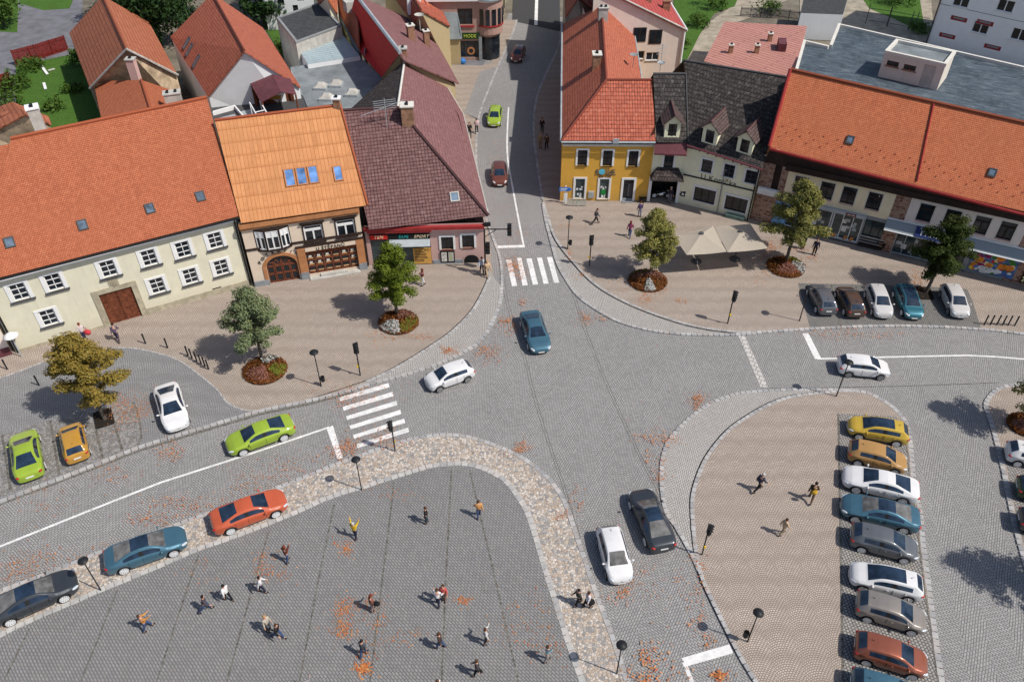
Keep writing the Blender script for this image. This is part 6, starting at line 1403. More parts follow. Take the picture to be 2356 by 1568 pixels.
# ================================================================ PEOPLE
def skin_mesh(name,pts,edges,rad,root,sub=1):
    me=bpy.data.meshes.new(name); me.from_pydata(pts,edges,[]); o=bpy.data.objects.new(name,me); C.objects.link(o)
    m=o.modifiers.new('k','SKIN'); m.use_smooth_shade=True
    sv=me.skin_vertices[0].data
    for i,r in enumerate(rad): sv[i].radius=(r,r) if not isinstance(r,tuple) else r; sv[i].use_root=False
    sv[root].use_root=True
    if sub: s=o.modifiers.new('s','SUBSURF'); s.levels=sub; s.render_levels=sub
    dg=bpy.context.evaluated_depsgraph_get(); ev=bpy.data.meshes.new_from_object(o.evaluated_get(dg)); ev.name=name
    bpy.data.objects.remove(o); bpy.data.meshes.remove(me); return ev
class Pose:
    """facing +X; angles in degrees; leg/arm: forward swing then bend"""
    def __init__(s,ll=(0,0),rl=(0,0),la=(5,10,12),ra=(5,10,12),lean=0,crouch=0,head=0):
        V3=Vector
        def rot(v,a): a=R(a); return V3((v.x*math.cos(a)+v.z*math.sin(a),v.y,-v.x*math.sin(a)+v.z*math.cos(a)))
        s.j={}; j=s.j
        pel=V3((0,0,0)); j['pel']=pel
        def up(d,l=lean): return rot(V3((0,0,d)),l)
        j['spi']=up(.16); j['che']=up(.36); j['nek']=up(.53); j['hed']=up(.53)+rot(V3((0,0,.09)),lean*.6+head)
        hd=lambda x,z:j['hed']+rot(V3((x,0,z)),lean*.5+head)
        j['fac']=hd(.012,.055); j['cro']=hd(-.005,.15)
        for sd,l_,y in (('l',ll,1),('r',rl,-1)):
            hip=V3((0,.095*y,-.03)); j[sd+'hip']=hip
            kn=hip+rot(V3((0,.005*y,-.44)),-l_[0]); an=kn+rot(V3((0,0,-.42)),-l_[0]+l_[1]); j[sd+'kne']=kn; j[sd+'ank']=an; 
            ta=-(l_[0]-l_[1])*.35; j[sd+'toe']=an+rot(V3((.17,.015*y,-.055)),ta); j[sd+'hee']=an+rot(V3((-.05,0,-.045)),ta)
        for sd,a_,y in (('l',la,1),('r',ra,-1)):
            sh=j['che']+rot(V3((0,.19*y,.07)),lean); j[sd+'sho']=sh
            fw,be,ab=a_
            def dirv(f):
                v=rot(V3((0,0,-1)),-f+lean*.5); k=R(ab); return V3((v.x*math.cos(k),y*math.sin(k),v.z*math.cos(k)))
            el=sh+dirv(fw)*.29; wr=el+dirv(fw+be)*.25; j[sd+'elb']=el; j[sd+'wri']=wr; dv=(wr-el).normalized(); j[sd+'pal']=wr+dv*.075; s.__dict__[sd+'d']=dv
        lo=min(j[k].z for k in ('lhee','rhee','ltoe','rtoe'))-.03
        for k in j: j[k]=j[k]-V3((0,0,lo))
    def build(s):
        j=s.j; out={}
        names=['pel','spi','che','nek','hed','fac','cro']; pts=[j[n] for n in names]; rad=[.125,.115,(.15,.12),.055,.075,.098,.07]; ed=[(i,i+1) for i in range(6)]
        def add(p,r,par): pts.append(p); rad.append(r); ed.append((par,len(pts)-1)); return len(pts)-1
        for sd in 'lr':
            h=add(j[sd+'hip'],.088,0); k=add(j[sd+'kne'],.058,h); a=add(j[sd+'ank'],.042,k); add(j[sd+'toe'],.036,a)
            sh=add(j[sd+'sho'],.06,2); e=add(j[sd+'elb'],.042,sh); w_=add(j[sd+'wri'],.03,e); p=add(j[sd+'pal'],.034,w_)
            d=s.__dict__[sd+'d']; sidev=d.cross(Vector((1,0,0)) if abs(d.x)<.8 else Vector((0,0,1))).normalized(); cur=sidev.cross(d).normalized()
            for q in range(4):
                b=j[sd+'pal']+sidev*(.030-.020*q)+d*.02; ln=(.075,.085,.08,.062)[q]
                f1=add(b+d*ln*.5+cur*.006,.010,p); add(b+d*ln+cur*.024,.008,f1)
            t1=add(j[sd+'wri']+d*.045+sidev*.045,.011,w_); add(j[sd+'wri']+d*.085+sidev*.06+cur*.02,.009,t1)
        hx=(j['cro']-j['hed']).normalized(); fx=Vector((1,0,0)); fx=(fx-hx*fx.dot(hx)).normalized(); sy=Vector((0,1,0)); fc=j['fac']
        add(fc+fx*.112-hx*.008,.015,5)
        for y in (1,-1): add(fc+sy*y*.098-hx*.005,.022,5)
        body=skin_mesh('body',pts,ed,rad,0)
        # eyes and mouth inside the body mesh
        bm=bmesh.new(); bm.from_mesh(body)
        for y in (1,-1):
            r_=bmesh.ops.create_icosphere(bm,subdivisions=1,radius=.013,matrix=Matrix.Translation(fc+fx*.086+sy*y*.034+hx*.018))
            for v in r_['verts']:
                for f in v.link_faces: f.material_index=1
        r_=bmesh.ops.create_icosphere(bm,subdivisions=1,radius=.012,matrix=Matrix.Translation(fc+fx*.086-hx*.045)@Matrix.Diagonal((.6,1.9,.5,1)))
        for v in r_['verts']:
            for f in v.link_faces: f.material_index=2
        for f in bm.faces: f.smooth=True
        bm.to_mesh(body); bm.free(); out['body']=body
        # top: torso and sleeves
        pts=[j['pel']+Vector((0,0,-.02)),j['spi'],j['che'],j['nek']-(j['nek']-j['che'])*.22]; rad=[.158,.15,(.185,.15),.085]; ed=[(0,1),(1,2),(2,3)]
        for sd in 'lr':
            sh=add(j[sd+'sho'],.082,2); e=add(j[sd+'elb'],.064,sh); add(j[sd+'wri'],.048,e)
        out['top']=skin_mesh('top',pts,ed,rad,1)
        pts=[j['spi']-(j['spi']-j['pel'])*.35,j['pel']]; rad=[.135,.148]; ed=[(0,1)]
        for sd in 'lr':
            h=add(j[sd+'hip'],.112,1); k=add(j[sd+'kne'],.080,h); add(j[sd+'ank']+Vector((0,0,.03)),.066,k)
        out['trousers']=skin_mesh('trousers',pts,ed,rad,1)
        for sd in 'lr':
            mb=MB(); a,t,h=j[sd+'ank'],j[sd+'toe'],j[sd+'hee']
            out['shoe'+sd]=skin_mesh('shoe',[h,a-Vector((0,0,.02)),t,t+(t-h)*.12],[(0,1),(1,2),(2,3)],[.050,.058,.048,.035],1)
        for hk in ('short','long'):
            mb=MB(); c_=fc+hx*.03-fx*.018; 
            mt=Matrix((fx,sy,hx)).transposed()
            prof=[]
            mb.ellip((0,0,0),1,1,1,12,8)
            keep=[]
            for i,v in enumerate(mb.v):
                q=Vector((v.x*.118,v.y*.112,v.z*.122))
                if v.z<-.1: 
                    if hk=='long': q=Vector((q.x*.75-.035,q.y*1.02,q.z*2.6))
                    else: q=Vector((min(q.x,-.02)*.9,q.y*.92,q.z*.75))
                elif v.x>.6 and v.z<.45: q.x*=.72
                mb.v[i]=c_+mt@q
            out['hair_'+hk]=mesh_of(mb,'hair',None,True)
        for m_ in out.values():
            if not m_.materials: m_.materials.append(None)
        while len(out['body'].materials)<3: out['body'].materials.append(M['black'] if len(out['body'].materials)==1 else M['lips'])
        return out
M['lips']=plain('lips',(.36,.12,.10),.6,.1)
POSES={'walk':Pose((18,6),(-13,14),(-18,12,9),(20,22,9),4),'walk2':Pose((-12,12),(17,8),(22,30,9),(-20,10,10),6),'stand':Pose((3,2),(-2,3),(4,14,9),(2,18,10),1),'stand_wide':Pose((14,4),(-14,6),(18,70,14),(10,60,14),8),
 'wave':Pose((10,6),(-8,10),(8,18,9),(150,25,12),3),'arms_up':Pose((12,4),(-12,6),(135,30,14),(120,45,14),-4),'phone':Pose((5,3),(-4,4),(30,85,8),(8,15,9),3,head=16),'stride':Pose((26,10),(-22,24),(-20,26,10),(22,40,10),10),'pose_lean':Pose((26,6),(-12,10),(35,60,15),(85,40,12),-8),'shade':Pose((8,4),(-6,8),(95,75,16),(4,12,9),0)}
PM={k:p.build() for k,p in POSES.items()}
CL={}
def cloth(col):
    if col not in CL: CL[col]=plain('cloth',col,.85,.22,9)
    return CL[col]
SK=plain('skin_light',(.52,.30,.21),.55,.06); SK2=plain('skin_tan',(.36,.19,.12),.55,.06)
HB=plain('hair_brown',(.07,.032,.016),.6,.3,20); HK=plain('hair_black',(.012,.010,.010),.5,.3,20); HR=plain('hair_auburn',(.16,.035,.018),.55,.3,20); HL=plain('hair_blond',(.36,.22,.10),.6,.3,20); HG=plain('hair_grey',(.45,.44,.43),.7,.2,20)
def person(px,py,pose,face,top,leg,hair,label,group='pedestrians on the square',z=PAV,hk='short',skin=None,shoe=(.03,.025,.025),s=.95):
    p=P(px,py,z); root=thing('person',label,'person',p,R(face),group); s=s*(.90 if py>1150 else 1); root.scale=(s,s,s); pm=PM[pose]
    child('body',pm['body'],root,skin or SK); child('top',pm['top'],root,cloth(top)); child('trousers',pm['trousers'],root,cloth(leg)); child('hair',pm['hair_'+hk],root,hair)
    for sd in 'lr': child('shoe',pm['shoe'+sd],root,cloth(shoe))
    return root
BK=(.014,.014,.016); JN=(.045,.075,.16); WH=(.66,.66,.66); DG=(.06,.06,.07); NV=(.02,.025,.05); BE=(.45,.34,.22)
gp='pedestrians on the grey plaza'
person(340,1447,'pose_lean',35,(.50,.22,.05),JN,HB,'person in an orange jacket and jeans, leaning back with an arm out',gp)
person(476,1404,'stride',20,(.07,.06,.075),JN,HK,'person in a charcoal top and jeans in a wide step, one hand to the head',gp)
person(527,1380,'walk',150,WH,BK,HK,'person in a white shirt and black trousers left of another white shirt',gp)
person(605,1361,'walk2',10,(.60,.60,.62),NV,HK,'person in a pale shirt and navy trousers nearest the orange red car',gp)
person(663,1291,'wave',60,(.15,.045,.035),JN,HR,'person in a maroon top with one arm raised, long auburn hair',gp,hk='long')
person(819,1236,'arms_up',75,(.60,.40,.03),NV,HG,'person in a yellow top with both arms raised to the head',gp)
person(982,1202,'stand',180,BK,(.03,.05,.07),HB,'person dressed all in black between the yellow top and the orange coat',gp)
person(1102,1188,'walk2',100,(.50,.25,.09),JN,HB,'person in an orange tan coat at the top of the plaza',gp)
person(857,1403,'phone',30,(.19,.075,.06),(.22,.17,.17),HR,'person with long auburn hair in a brown top carrying a dark bag',gp,hk='long')
person(1008,1391,'stand_wide',80,(.62,.63,.66),NV,HB,'person in a pale shirt facing a friend in red and white',gp)
person(1022,1380,'stand',255,(.50,.10,.09),(.20,.12,.09),HB,'person in a red and white shirt standing behind a pale shirt',gp)
person(620,1450,'stand',-30,(.42,.38,.32),DG,HL,'blond person in beige standing behind a black jacket',gp)
person(642,1467,'stride',-20,BK,JN,HB,'person in an open black jacket and jeans in full stride',gp)
person(838,1507,'walk2',75,(.075,.08,.095),JN,HK,'person in a slate grey top and jeans standing among orange leaves',gp)
person(1014,1489,'walk',170,(.055,.035,.03),JN,HB,'person in a dark brown jacket and light jeans with hood',gp)
person(1118,1479,'shade',20,(.48,.48,.47),DG,HB,'person in a pale grey top shading the eyes with one hand',gp)
person(1099,1551,'walk',185,(.05,.045,.05),BK,HB,'person in dark clothes with a small bag near the bottom edge',gp)
person(1258,1519,'wave',15,(.45,.62,.66),(.28,.25,.24),HB,'person in a light blue shirt with an arm stretched out, beside the pebble strip',gp)
person(1010,1597,'stand',150,(.68,.68,.68),WH,HB,'person in white cut off by the bottom edge',gp)
person(712,1602,'shade',20,(.25,.25,.26),DG,HG,'person in grey cut off by the bottom edge, hand to the brow',gp)
person(1097,1612,'stand',90,(.5,.3,.3),DG,HK,'person of whom only the dark haired head shows at the bottom edge',gp)
gs='pedestrians crossing the pebble strip'
person(1330,1389,'walk',200,(.05,.055,.05),BK,HK,'person in dark clothes walking over the pebble strip behind a pale shirt',gs)
person(1350,1396,'walk2',20,(.66,.62,.65),BK,HB,'person in a pale shirt walking over the pebble strip with a black bag',gs)
gm='pedestrians on the middle island'
person(1743,1128,'stride',25,(.05,.05,.08),BK,HG,'white haired person in dark clothes striding over the tan island',gm)
person(1864,1150,'stride',60,(.04,.035,.02),(.10,.06,.04),HK,'person in black with a yellow bag on the back near the white sedan',gm)
person(1798,1228,'walk',20,BE,(.34,.26,.17),HB,'person in beige on the tan island, lowest of three',gm)
gt='pedestrians on the upper right pavement'
person(1370,515,'stride',15,(.10,.11,.13),BK,HB,'person in slate grey walking with a long step near the lamp',gt)
person(1448,545,'walk',70,(.24,.05,.12),JN,HR,'auburn haired person in a plum jacket and jeans beside the olive tree',gt,hk='long')
person(1471,499,'stand',110,(.07,.05,.12),(.20,.20,.25),HB,'person in a dark purple jacket by the tavern corner',gt)
person(1872,586,'stand',250,(.025,.022,.04),BK,HB,'person in black standing right of the tall olive tree trunk',gt)
person(1846,572,'stand',200,(.05,.05,.05),BK,HB,'person in dark clothes half hidden behind the tall olive tree',gt)
person(1540,466,'stand',270,(.03,.03,.045),(.15,.15,.19),HG,'pale haired person in the dark tavern entrance',gt,z=PAV)
ga='pedestrians in the narrow street'
person(1081,314,'walk',280,BK,BK,HB,'person in black on the left pavement of the narrow street',ga,z=.062)
person(1097,306,'walk2',90,(.56,.42,.44),BK,HB,'person in pale pink with a black bag at the street kerb',ga,z=.062)
person(1247,304,'walk',270,(.02,.02,.022),BK,HK,'person in black in the house shadow, farther of the three',ga,z=.062)
person(1243,341,'stand',90,(.28,.22,.12),(.22,.17,.10),HL,'person in dull yellow in the house shadow',ga,z=.062)
person(1257,343,'walk2',80,(.07,.05,.03),BK,HB,'person in dark brown walking beside the dull yellow coat',ga,z=.062)
gq='pedestrians on the left pavement'
person(1109,628,'walk',280,(.42,.48,.54),NV,HB,'person in a light blue shirt at the pink shop corner',gq)
person(1121,636,'walk2',300,(.50,.36,.22),(.46,.34,.22),HL,'person in tan at the kerb of the pink shop corner',gq)
person(974,656,'shade',200,(.16,.06,.06),(.5,.5,.5),HR,'auburn haired person with white skirt right of the dark green tree',gq,hk='long')
person(197,782,'walk',110,(.60,.52,.52),(.10,.10,.20),HR,'person in a pale top with a red shoulder bag behind the yellow tree',gq)
person(273,783,'stride',110,(.10,.075,.12),(.06,.045,.075),HK,'person in a purple suit walking towards the timber gate',gq)
def bag(px,py,z,col,label,s=.3):
    q=P(px,py,z); root=thing('bag',label,'bag',q); mb=MB(); mb.ellip(q,s*.55,s*.35,s*.5,10,6); mb.build('pouch',cloth(col),root,True); mb=MB(); mb.tube([q+Vector((-.1,0,s*.4)),q+Vector((-.03,0,s*.9)),q+Vector((.03,0,s*.9)),q+Vector((.1,0,s*.4))],.015,5); mb.build('strap',cloth(col),root)
bag(201,764,1.0,(.50,.05,.06),'red shoulder bag carried by a pale clad person',.5); bag(1358,1384,.75,BK,'black bag carried over the pebble strip',.5); bag(1874,1132,1.2,(.46,.28,.03),'yellow bag on the back of a striding person',.36); bag(866,1388,.95,BK,'dark bag carried by an auburn haired person on the plaza',.36)
# ================================================================ TREES
def proj(p):
    d=Vector(p)-CAM; fw=d.y*ct-d.z*st; upc=d.y*st+d.z*ct
    return W/2+F*d.x/fw, H/2-F*upc/fw
def height_at(b,py):
    lo,hi=0,20
    for _ in range(30):
        m=(lo+hi)/2
        if proj(b+Vector((0,0,m)))[1]>py: lo=m
        else: hi=m
    return lo
def leaf_quad(V_,F_,c,n,s,r):
    a=n.orthogonal().normalized(); a.rotate(Matrix.Rotation(r.uniform(0,6.28),3,n)); b=n.cross(a)
    i=len(V_); k=r.uniform(.55,.8)
    V_.extend([c-a*s,c+b*s*k*.6-a*s*.1,c+a*s,c-b*s*k*.6+a*s*.1]); F_.append((i,i+1,i+2,i+3))
def tree(name,label,b,h,cr,seed,leafm,group,bare=.26,nl=26,ls=.115,density=150,trunkm='bark',wide=.42,lean=(0,0)):
    r=random.Random(seed); root=thing(name,label,'tree',b,0,group); mb=MB()
    pts=[]; rs=[]
    for k in range(7):
        t_=k/6; pts.append(b+Vector((lean[0]*t_+r.uniform(-.06,.06)*k*.3,lean[1]*t_+r.uniform(-.06,.06)*k*.3,h*.88*t_-.05*(k==0)))); rs.append(max(.018,h*.0165*(1-t_)**.8+.012))
    mb.tube(pts,rs,8)
    def on(t_): 
        x=t_/.88*6; i=min(5,int(x)); return pts[i].lerp(pts[i+1],x-i)
    V_=[];F_=[]
    ang=r.uniform(0,6)
    for i in range(nl):
        t_=bare+(.96-bare)*(i/(nl-1))**.92; ang+=2.4+r.uniform(-.4,.4)
        prof=(min(1,(t_-bare)/(wide*.55)+.50) if t_<bare+wide*.4 else max(.10,1-((t_-bare-wide*.4)/(1.02-bare-wide*.4))**1.35))
        L=cr*prof*r.uniform(.70,1.12); el=r.uniform(.05,.35)+t_*.45
        s0=on(min(t_*.86,.87)); d=Vector((math.cos(ang),math.sin(ang),0)); e=s0+d*L*math.cos(el)*.9+Vector((0,0,L*math.sin(el)*.55+.1))
        md=s0.lerp(e,.5)+Vector((0,0,.10*L)); mb.tube([s0,md,e],[h*.0055*(1.2-t_)+.008,h*.004*(1.2-t_)+.006,.007],5)
        nc=max(2,int(L/.42)+1)
        for c_ in range(nc):
            f_=(c_+1)/nc; q=s0.lerp(md,f_*2) if f_<.5 else md.lerp(e,f_*2-1)
            q=q+Vector((r.uniform(-.18,.18),r.uniform(-.18,.18),r.uniform(-.08,.16)))
            rr=r.uniform(.34,.56)*(.65+.5*f_)*min(1,cr/1.6+.2)
            for _ in range(int(density*rr*rr*4*r.uniform(.7,1.15))):
                v=Vector((r.gauss(0,1),r.gauss(0,1),r.gauss(0,1))).normalized()*(r.random()**.45)
                v=Vector((v.x*rr,v.y*rr,v.z*rr*.72)); n=(v.normalized()*.8+Vector((r.uniform(-.7,.7),r.uniform(-.7,.7),r.uniform(.1,1.1)))).normalized()
                leaf_quad(V_,F_,q+v,n,ls*r.uniform(.65,1.25),r)
    mb.build('trunk',M[trunkm],root)
    m2=MB(); m2.add(V_,F_) if False else None
    me=bpy.data.meshes.new('crown'); me.from_pydata([v-b for v in V_],[],F_); me.materials.append(M[leafm]); o=bpy.data.objects.new('crown',me); C.objects.link(o); o.parent=root
    return root
M['bark']=plain('bark',(.10,.085,.07),.95,.3,6,bump=.3); M['barkpale']=plain('pale_bark',(.26,.22,.17),.95,.25,6,bump=.3)
def leafmat(n,c,sp=.35):
    c=scl(c,1.18); return isl_mat(n,[scl(c,1-sp),c,scl(c,1+sp),(c[0]*1.25,c[1]*1.05,c[2]*.8),scl(c,1-sp*.6)],.6,.22,.15)
M['lf_yellow']=leafmat('yellow_leaves',(.205,.160,.036)); M['lf_sage']=leafmat('sage_leaves',(.140,.180,.095)); M['lf_green']=leafmat('deep_green_leaves',(.095,.135,.014)); M['lf_olive']=leafmat('olive_leaves',(.185,.185,.055)); M['lf_olive2']=leafmat('olive_green_leaves',(.165,.170,.052)); M['lf_dark']=leafmat('dark_leaves',(.034,.052,.010)); M['lf_wood']=leafmat('backyard_leaves',(.018,.045,.012)); M['lf_bush']=leafmat('bush_leaves',(.05,.10,.015))
gt_='young street trees around the square'
def street_tree(bx,by,ty,wpx,seed,leafm,label,z=PAV,**kw):
    b=P(bx,by,z); h=height_at(b,ty)*1.05; sc_=F/((b+Vector((0,0,h*.5))-CAM).dot(Vector((0,ct,-st))))
    return tree('street_tree',label,b,h,wpx/2/sc_*1.02,seed,leafm,gt_,**kw)
street_tree(241,963,752,186,3,'lf_yellow','young tree with mustard yellow leaves standing in a black grate between parked cars',nl=34,density=185)
street_tree(604,829,652,148,5,'lf_sage','young tree with sage green leaves in a round bed before the long yellow house',nl=30,density=175)
street_tree(914,728,550,138,8,'lf_green','young tree with deep green leaves in front of the pink corner shop',nl=30,density=175)
street_tree(1495,640,468,122,11,'lf_olive','young olive green tree left of the beige parasols',nl=30,density=190)
street_tree(1808,604,397,152,14,'lf_olive2','tallest olive green tree, standing right of the parasols',nl=34,density=190,trunkm='bark')
street_tree(2130,672,492,144,17,'lf_dark','dark green tree in a grate behind the five parked cars',nl=32,density=190,lean=(.5,.2))
street_tree(2362,990,790,146,21,'lf_olive','olive tree just outside the right edge shading the road below the upper bays',nl=30,density=110)
street_tree(2470,1370,1150,190,23,'lf_olive2','olive tree outside the right edge shading the road beside the island column',nl=34,density=110)
def shrub(name,label,b,h,w_,seed,leafm,group,cat='tree',n=900,ls=.22):
    r=random.Random(seed); root=thing(name,label,cat,b,0,group); mb=MB(); V_=[];F_=[]
    for k in range(5): 
        a=r.uniform(0,6.28); mb.tube([b,b+Vector((math.cos(a)*w_*.12,math.sin(a)*w_*.12,h*.4)),b+Vector((math.cos(a)*w_*.3,math.sin(a)*w_*.3,h*.75))],[.05*h/3,.03*h/3,.012],5)
    mb.build('trunk',M['bark'],root)
    cl=[(b+Vector((r.uniform(-.38,.38)*w_,r.uniform(-.38,.38)*w_,h*r.uniform(.28,.85))),r.uniform(.16,.30)*w_) for _ in range(22)]
    for _ in range(n):
        c_,rr=r.choice(cl); v=Vector((r.gauss(0,1),r.gauss(0,1),r.gauss(0,1))).normalized()*(r.random()**.4)*rr; v.z*=.8
        leaf_quad(V_,F_,c_+v,(v.normalized()+Vector((r.uniform(-.7,.7),r.uniform(-.7,.7),r.uniform(0,1.0)))).normalized(),ls*r.uniform(.6,1.3),r)
    me=bpy.data.meshes.new('crown'); me.from_pydata([v-b for v in V_],[],F_); me.materials.append(M[leafm]); o=bpy.data.objects.new('crown',me); C.objects.link(o); o.parent=root; return root
gb='garden trees and bushes behind the row'
for i,(x,y,h,w_,lm,lab,n) in enumerate([(362,112,9.5,11,'lf_wood','large dark leafy tree between the barn and the white gable house',8500),(330,40,9,9,'lf_wood','dark leafy tree at the top edge beside the barn roof',5500),(430,40,9,8,'lf_wood','dark leafy tree behind the brick red roof, left of its ridge',5500),(615,60,6,6,'lf_wood','dark green tree at the right end of the brick red roof',3600),(660,130,2.5,3,'lf_bush','bright green bush in the gap beside the dark gravel roof',700),(640,20,7,6,'lf_wood','dark tree at the top edge by the white house',3000),(45,205,2.6,3.2,'lf_bush','pale leafy bush at the left end of the green yard',700),(30,250,2.6,3.0,'lf_bush','grey green bush at the left edge beside the outbuilding',700),(190,150,2.2,2.6,'lf_bush','low bush against the barn wall',600),(75,160,1.5,3.0,'lf_bush','low bush under the dark red fence',600),(130,250,1.1,2.4,'lf_bush','low plant clump in the middle of the green yard',400),(170,210,1.0,2.0,'lf_bush','low plant clump near the barn foot',400),(1610,60,1.6,3.0,'lf_bush','bright bush beside the dirt path',500),(1570,110,1.2,2.2,'lf_bush','low weeds along the pink apartment house',400),(1640,18,2.4,4,'lf_bush','green bush at the top edge by the dirt path',700),(1765,30,1.5,4,'lf_bush','hedge like bush behind the picket fence',600),(2070,10,2.2,5,'lf_bush','green scrub in the courtyard behind the hall',700),(2110,75,1.2,3,'lf_bush','low scrub at the foot of the white block',400),(10,60,5,6,'lf_bush','green tree in the top left corner',1500)]):
    shrub('garden_tree' if h>3 else 'bush',lab,P(x,y,.02),h,w_,100+i,lm,gb,'tree' if h>3 else 'bush',n,.30 if h>3 else .2)
# grates
def grate(px,lab):
    pts=[P(x,y,PAV+.016) for x,y in px]; root=thing('tree_grate',lab,'tree grate',pts[0]); mb=MB(); mb.poly(pts if (pts[1]-pts[0]).cross(pts[2]-pts[0]).z>0 else pts[::-1]); mb.build('soil',plain('dark_soil',(.02,.016,.013),.95,.3,5),root)
    mb=MB()
    for i in range(4):
        a,b=pts[i],pts[(i+1)%4]; d=(b-a).normalized(); mb.box(a,(b-a)-d*.06,Vector((-d.y,d.x,0))*.06,Vector((0,0,.012+.001*i)))
    mb.build('edging',M['black'],root)
grate([(215,950),(253,937),(263,973),(222,986)],'square black tree grate under the mustard yellow tree'); grate([(2110,660),(2138,661),(2148,688),(2118,688)],'square black tree grate under the dark green tree')
# flower beds
def plant_patch(root,name,cols,c,rx,ry,h,n,r,ls=.11,a0=0,a1=6.283,f0=0,f1=1,var=0):
    V_=[];F_=[]
    for _ in range(n):
        a=r.uniform(a0,a1); f_=math.sqrt(r.uniform(f0*f0,f1*f1)); x,y=rx*f_*math.cos(a),ry*f_*math.sin(a); hh=h*(1-.55*f_*f_)*r.uniform(.25,1.0)
        q=Vector((x,y,hh)); nn=Vector((x/rx*.6+r.uniform(-.6,.6),y/ry*.6+r.uniform(-.6,.6),r.uniform(.3,1))).normalized(); leaf_quad(V_,F_,q,nn,ls*r.uniform(.6,1.3),r)
    me=bpy.data.meshes.new(name); me.from_pydata(V_,[],F_); me.materials.append(isl_mat(name,cols,.8,.12,.15)); o=bpy.data.objects.new(name,me); C.objects.link(o); o.parent=root
REDS=[(.13,.035,.010),(.20,.055,.012),(.10,.05,.012),(.24,.085,.03),(.08,.05,.012)]; PINKS=[(.27,.12,.09),(.20,.08,.055),(.32,.17,.13)]; GRNS=[(.07,.10,.015),(.13,.16,.02),(.20,.20,.03)]; GREYS=[(.42,.42,.42),(.28,.30,.28),(.56,.55,.54),(.18,.20,.16)]
def bed(px,py,rx_px,ry_px,seed,lab,grey=(2.2,3.4),pink=(4.2,6.0),green=(5.6,6.8)):
    c=P(px,py+4,PAV); sc_=F/((c-CAM).dot(Vector((0,ct,-st)))); rx=rx_px/sc_; ry=rx*.93; r=random.Random(seed); root=thing('flower_bed',lab,'flower bed',c,0,'round planted beds around the trees')
    mb=MB(); mb.lathe(c,[(rx*.96,0),(rx*.93,.07),(rx*.6,.16),(0,.2)],24); mb.build('soil',plain('bed_soil',(.055,.03,.018),.95,.3,4),root,True)
    plant_patch(root,'red_plants',REDS,c,rx,ry,.55,2600,r); plant_patch(root,'pink_plants',PINKS,c,rx*.85,ry*.85,.72,900,r,.10,*pink); plant_patch(root,'green_plants',GRNS,c,rx*.95,ry*.95,.62,700,r,.10,*green,f0=.4); plant_patch(root,'silver_plants',GREYS,c,rx*.98,ry*.98,.66,750,r,.10,*grey,f0=.25)
bed(610,848,51,37,1,'round bed of rust red and silver plants under the sage green tree',(1.0,2.0),(3.6,5.2),(5.6,6.6))
bed(917,738,47,33,2,'round bed with silver and green plants under the deep green tree',(3.6,4.9),(.2,1.6),(5.0,6.6)); bed(1490,643,45,29,3,'round rust red bed left of the parasols',(4.4,5.0),(0,3.2),(1.5,2.6)); bed(1808,611,44,28,4,'round rust and green bed right of the parasols',(5.4,6.5),(3.8,5.4),(.2,1.4)); bed(2358,975,40,38,5,'dark red bed cut off by the right edge',(0,.5),(3,4),(4.4,5.6)); bed(2465,1376,55,42,6,'round red bed outside the right edge',(0,1),(3,4),(4.4,5.6))
# ================================================================ PARASOLS
def parasol(cor,peak_px,base_px,lab,zc=2.45,zp=2.95):
    cs=[P(x,y,zc) for x,y in cor]; pk=P(*peak_px,zp); b=Vector((pk.x,pk.y,PAV)); root=thing('parasol',lab,'parasol',b,0,'large square parasols on the right pavement')
    mb=MB(); th=Vector((0,0,-.02))
    for i in range(4):
        a,c_=cs[i],cs[(i+1)%4]; rows=5
        for j in range(rows):
            for k in range(4):
                def q(u,v):
                    e=a.lerp(c_,u); p=e.lerp(pk,v); sag=.07*math.sin(math.pi*u)*(1-v)+.05*math.sin(math.pi*v); return p-Vector((0,0,sag))
                u0,u1,v0,v1=k/4,(k+1)/4,j/rows,(j+1)/rows; mb.poly([q(u0,v0),q(u1,v0),q(u1,v1),q(u0,v1)])
    mb.build('canopy',M['canvas'],root)
    mb=MB(); mb.tube([b,Vector((b.x,b.y,pk.z+.02))],.05); 
    mb.build('pole',M['darkgrey'],root); mb=MB(); mb.lathe(b,[(.45,0),(.45,.07),(.08,.09),(.06,.3)],18); mb.build('base',M['darkgrey'],root)
    mb=MB(); mb.lathe(pk,[(.20,-.05),(.20,.03),(0,.07)],14); mb.build('cap',M['darkgrey'],root)
    mb=MB()
    for c_ in cs: mb.tube([pk-Vector((0,0,.12)),c_-Vector((0,0,.05))],.02,5)
    mb.build('ribs',M['darkgrey'],root)
M['canvas']=isl_mat('beige_canvas',[(.50,.445,.37)]*3,.9,.25,.06)
parasol([(1580,586),(1672,579),(1641,519),(1551,541)],(1614,536),(1602,594),'beige square parasol nearer the olive tree, unshaded'); parasol([(1674,580),(1767,571),(1726,514),(1645,520)],(1705,531),(1690,588),'beige square parasol at the right, shaded by the tall tree')
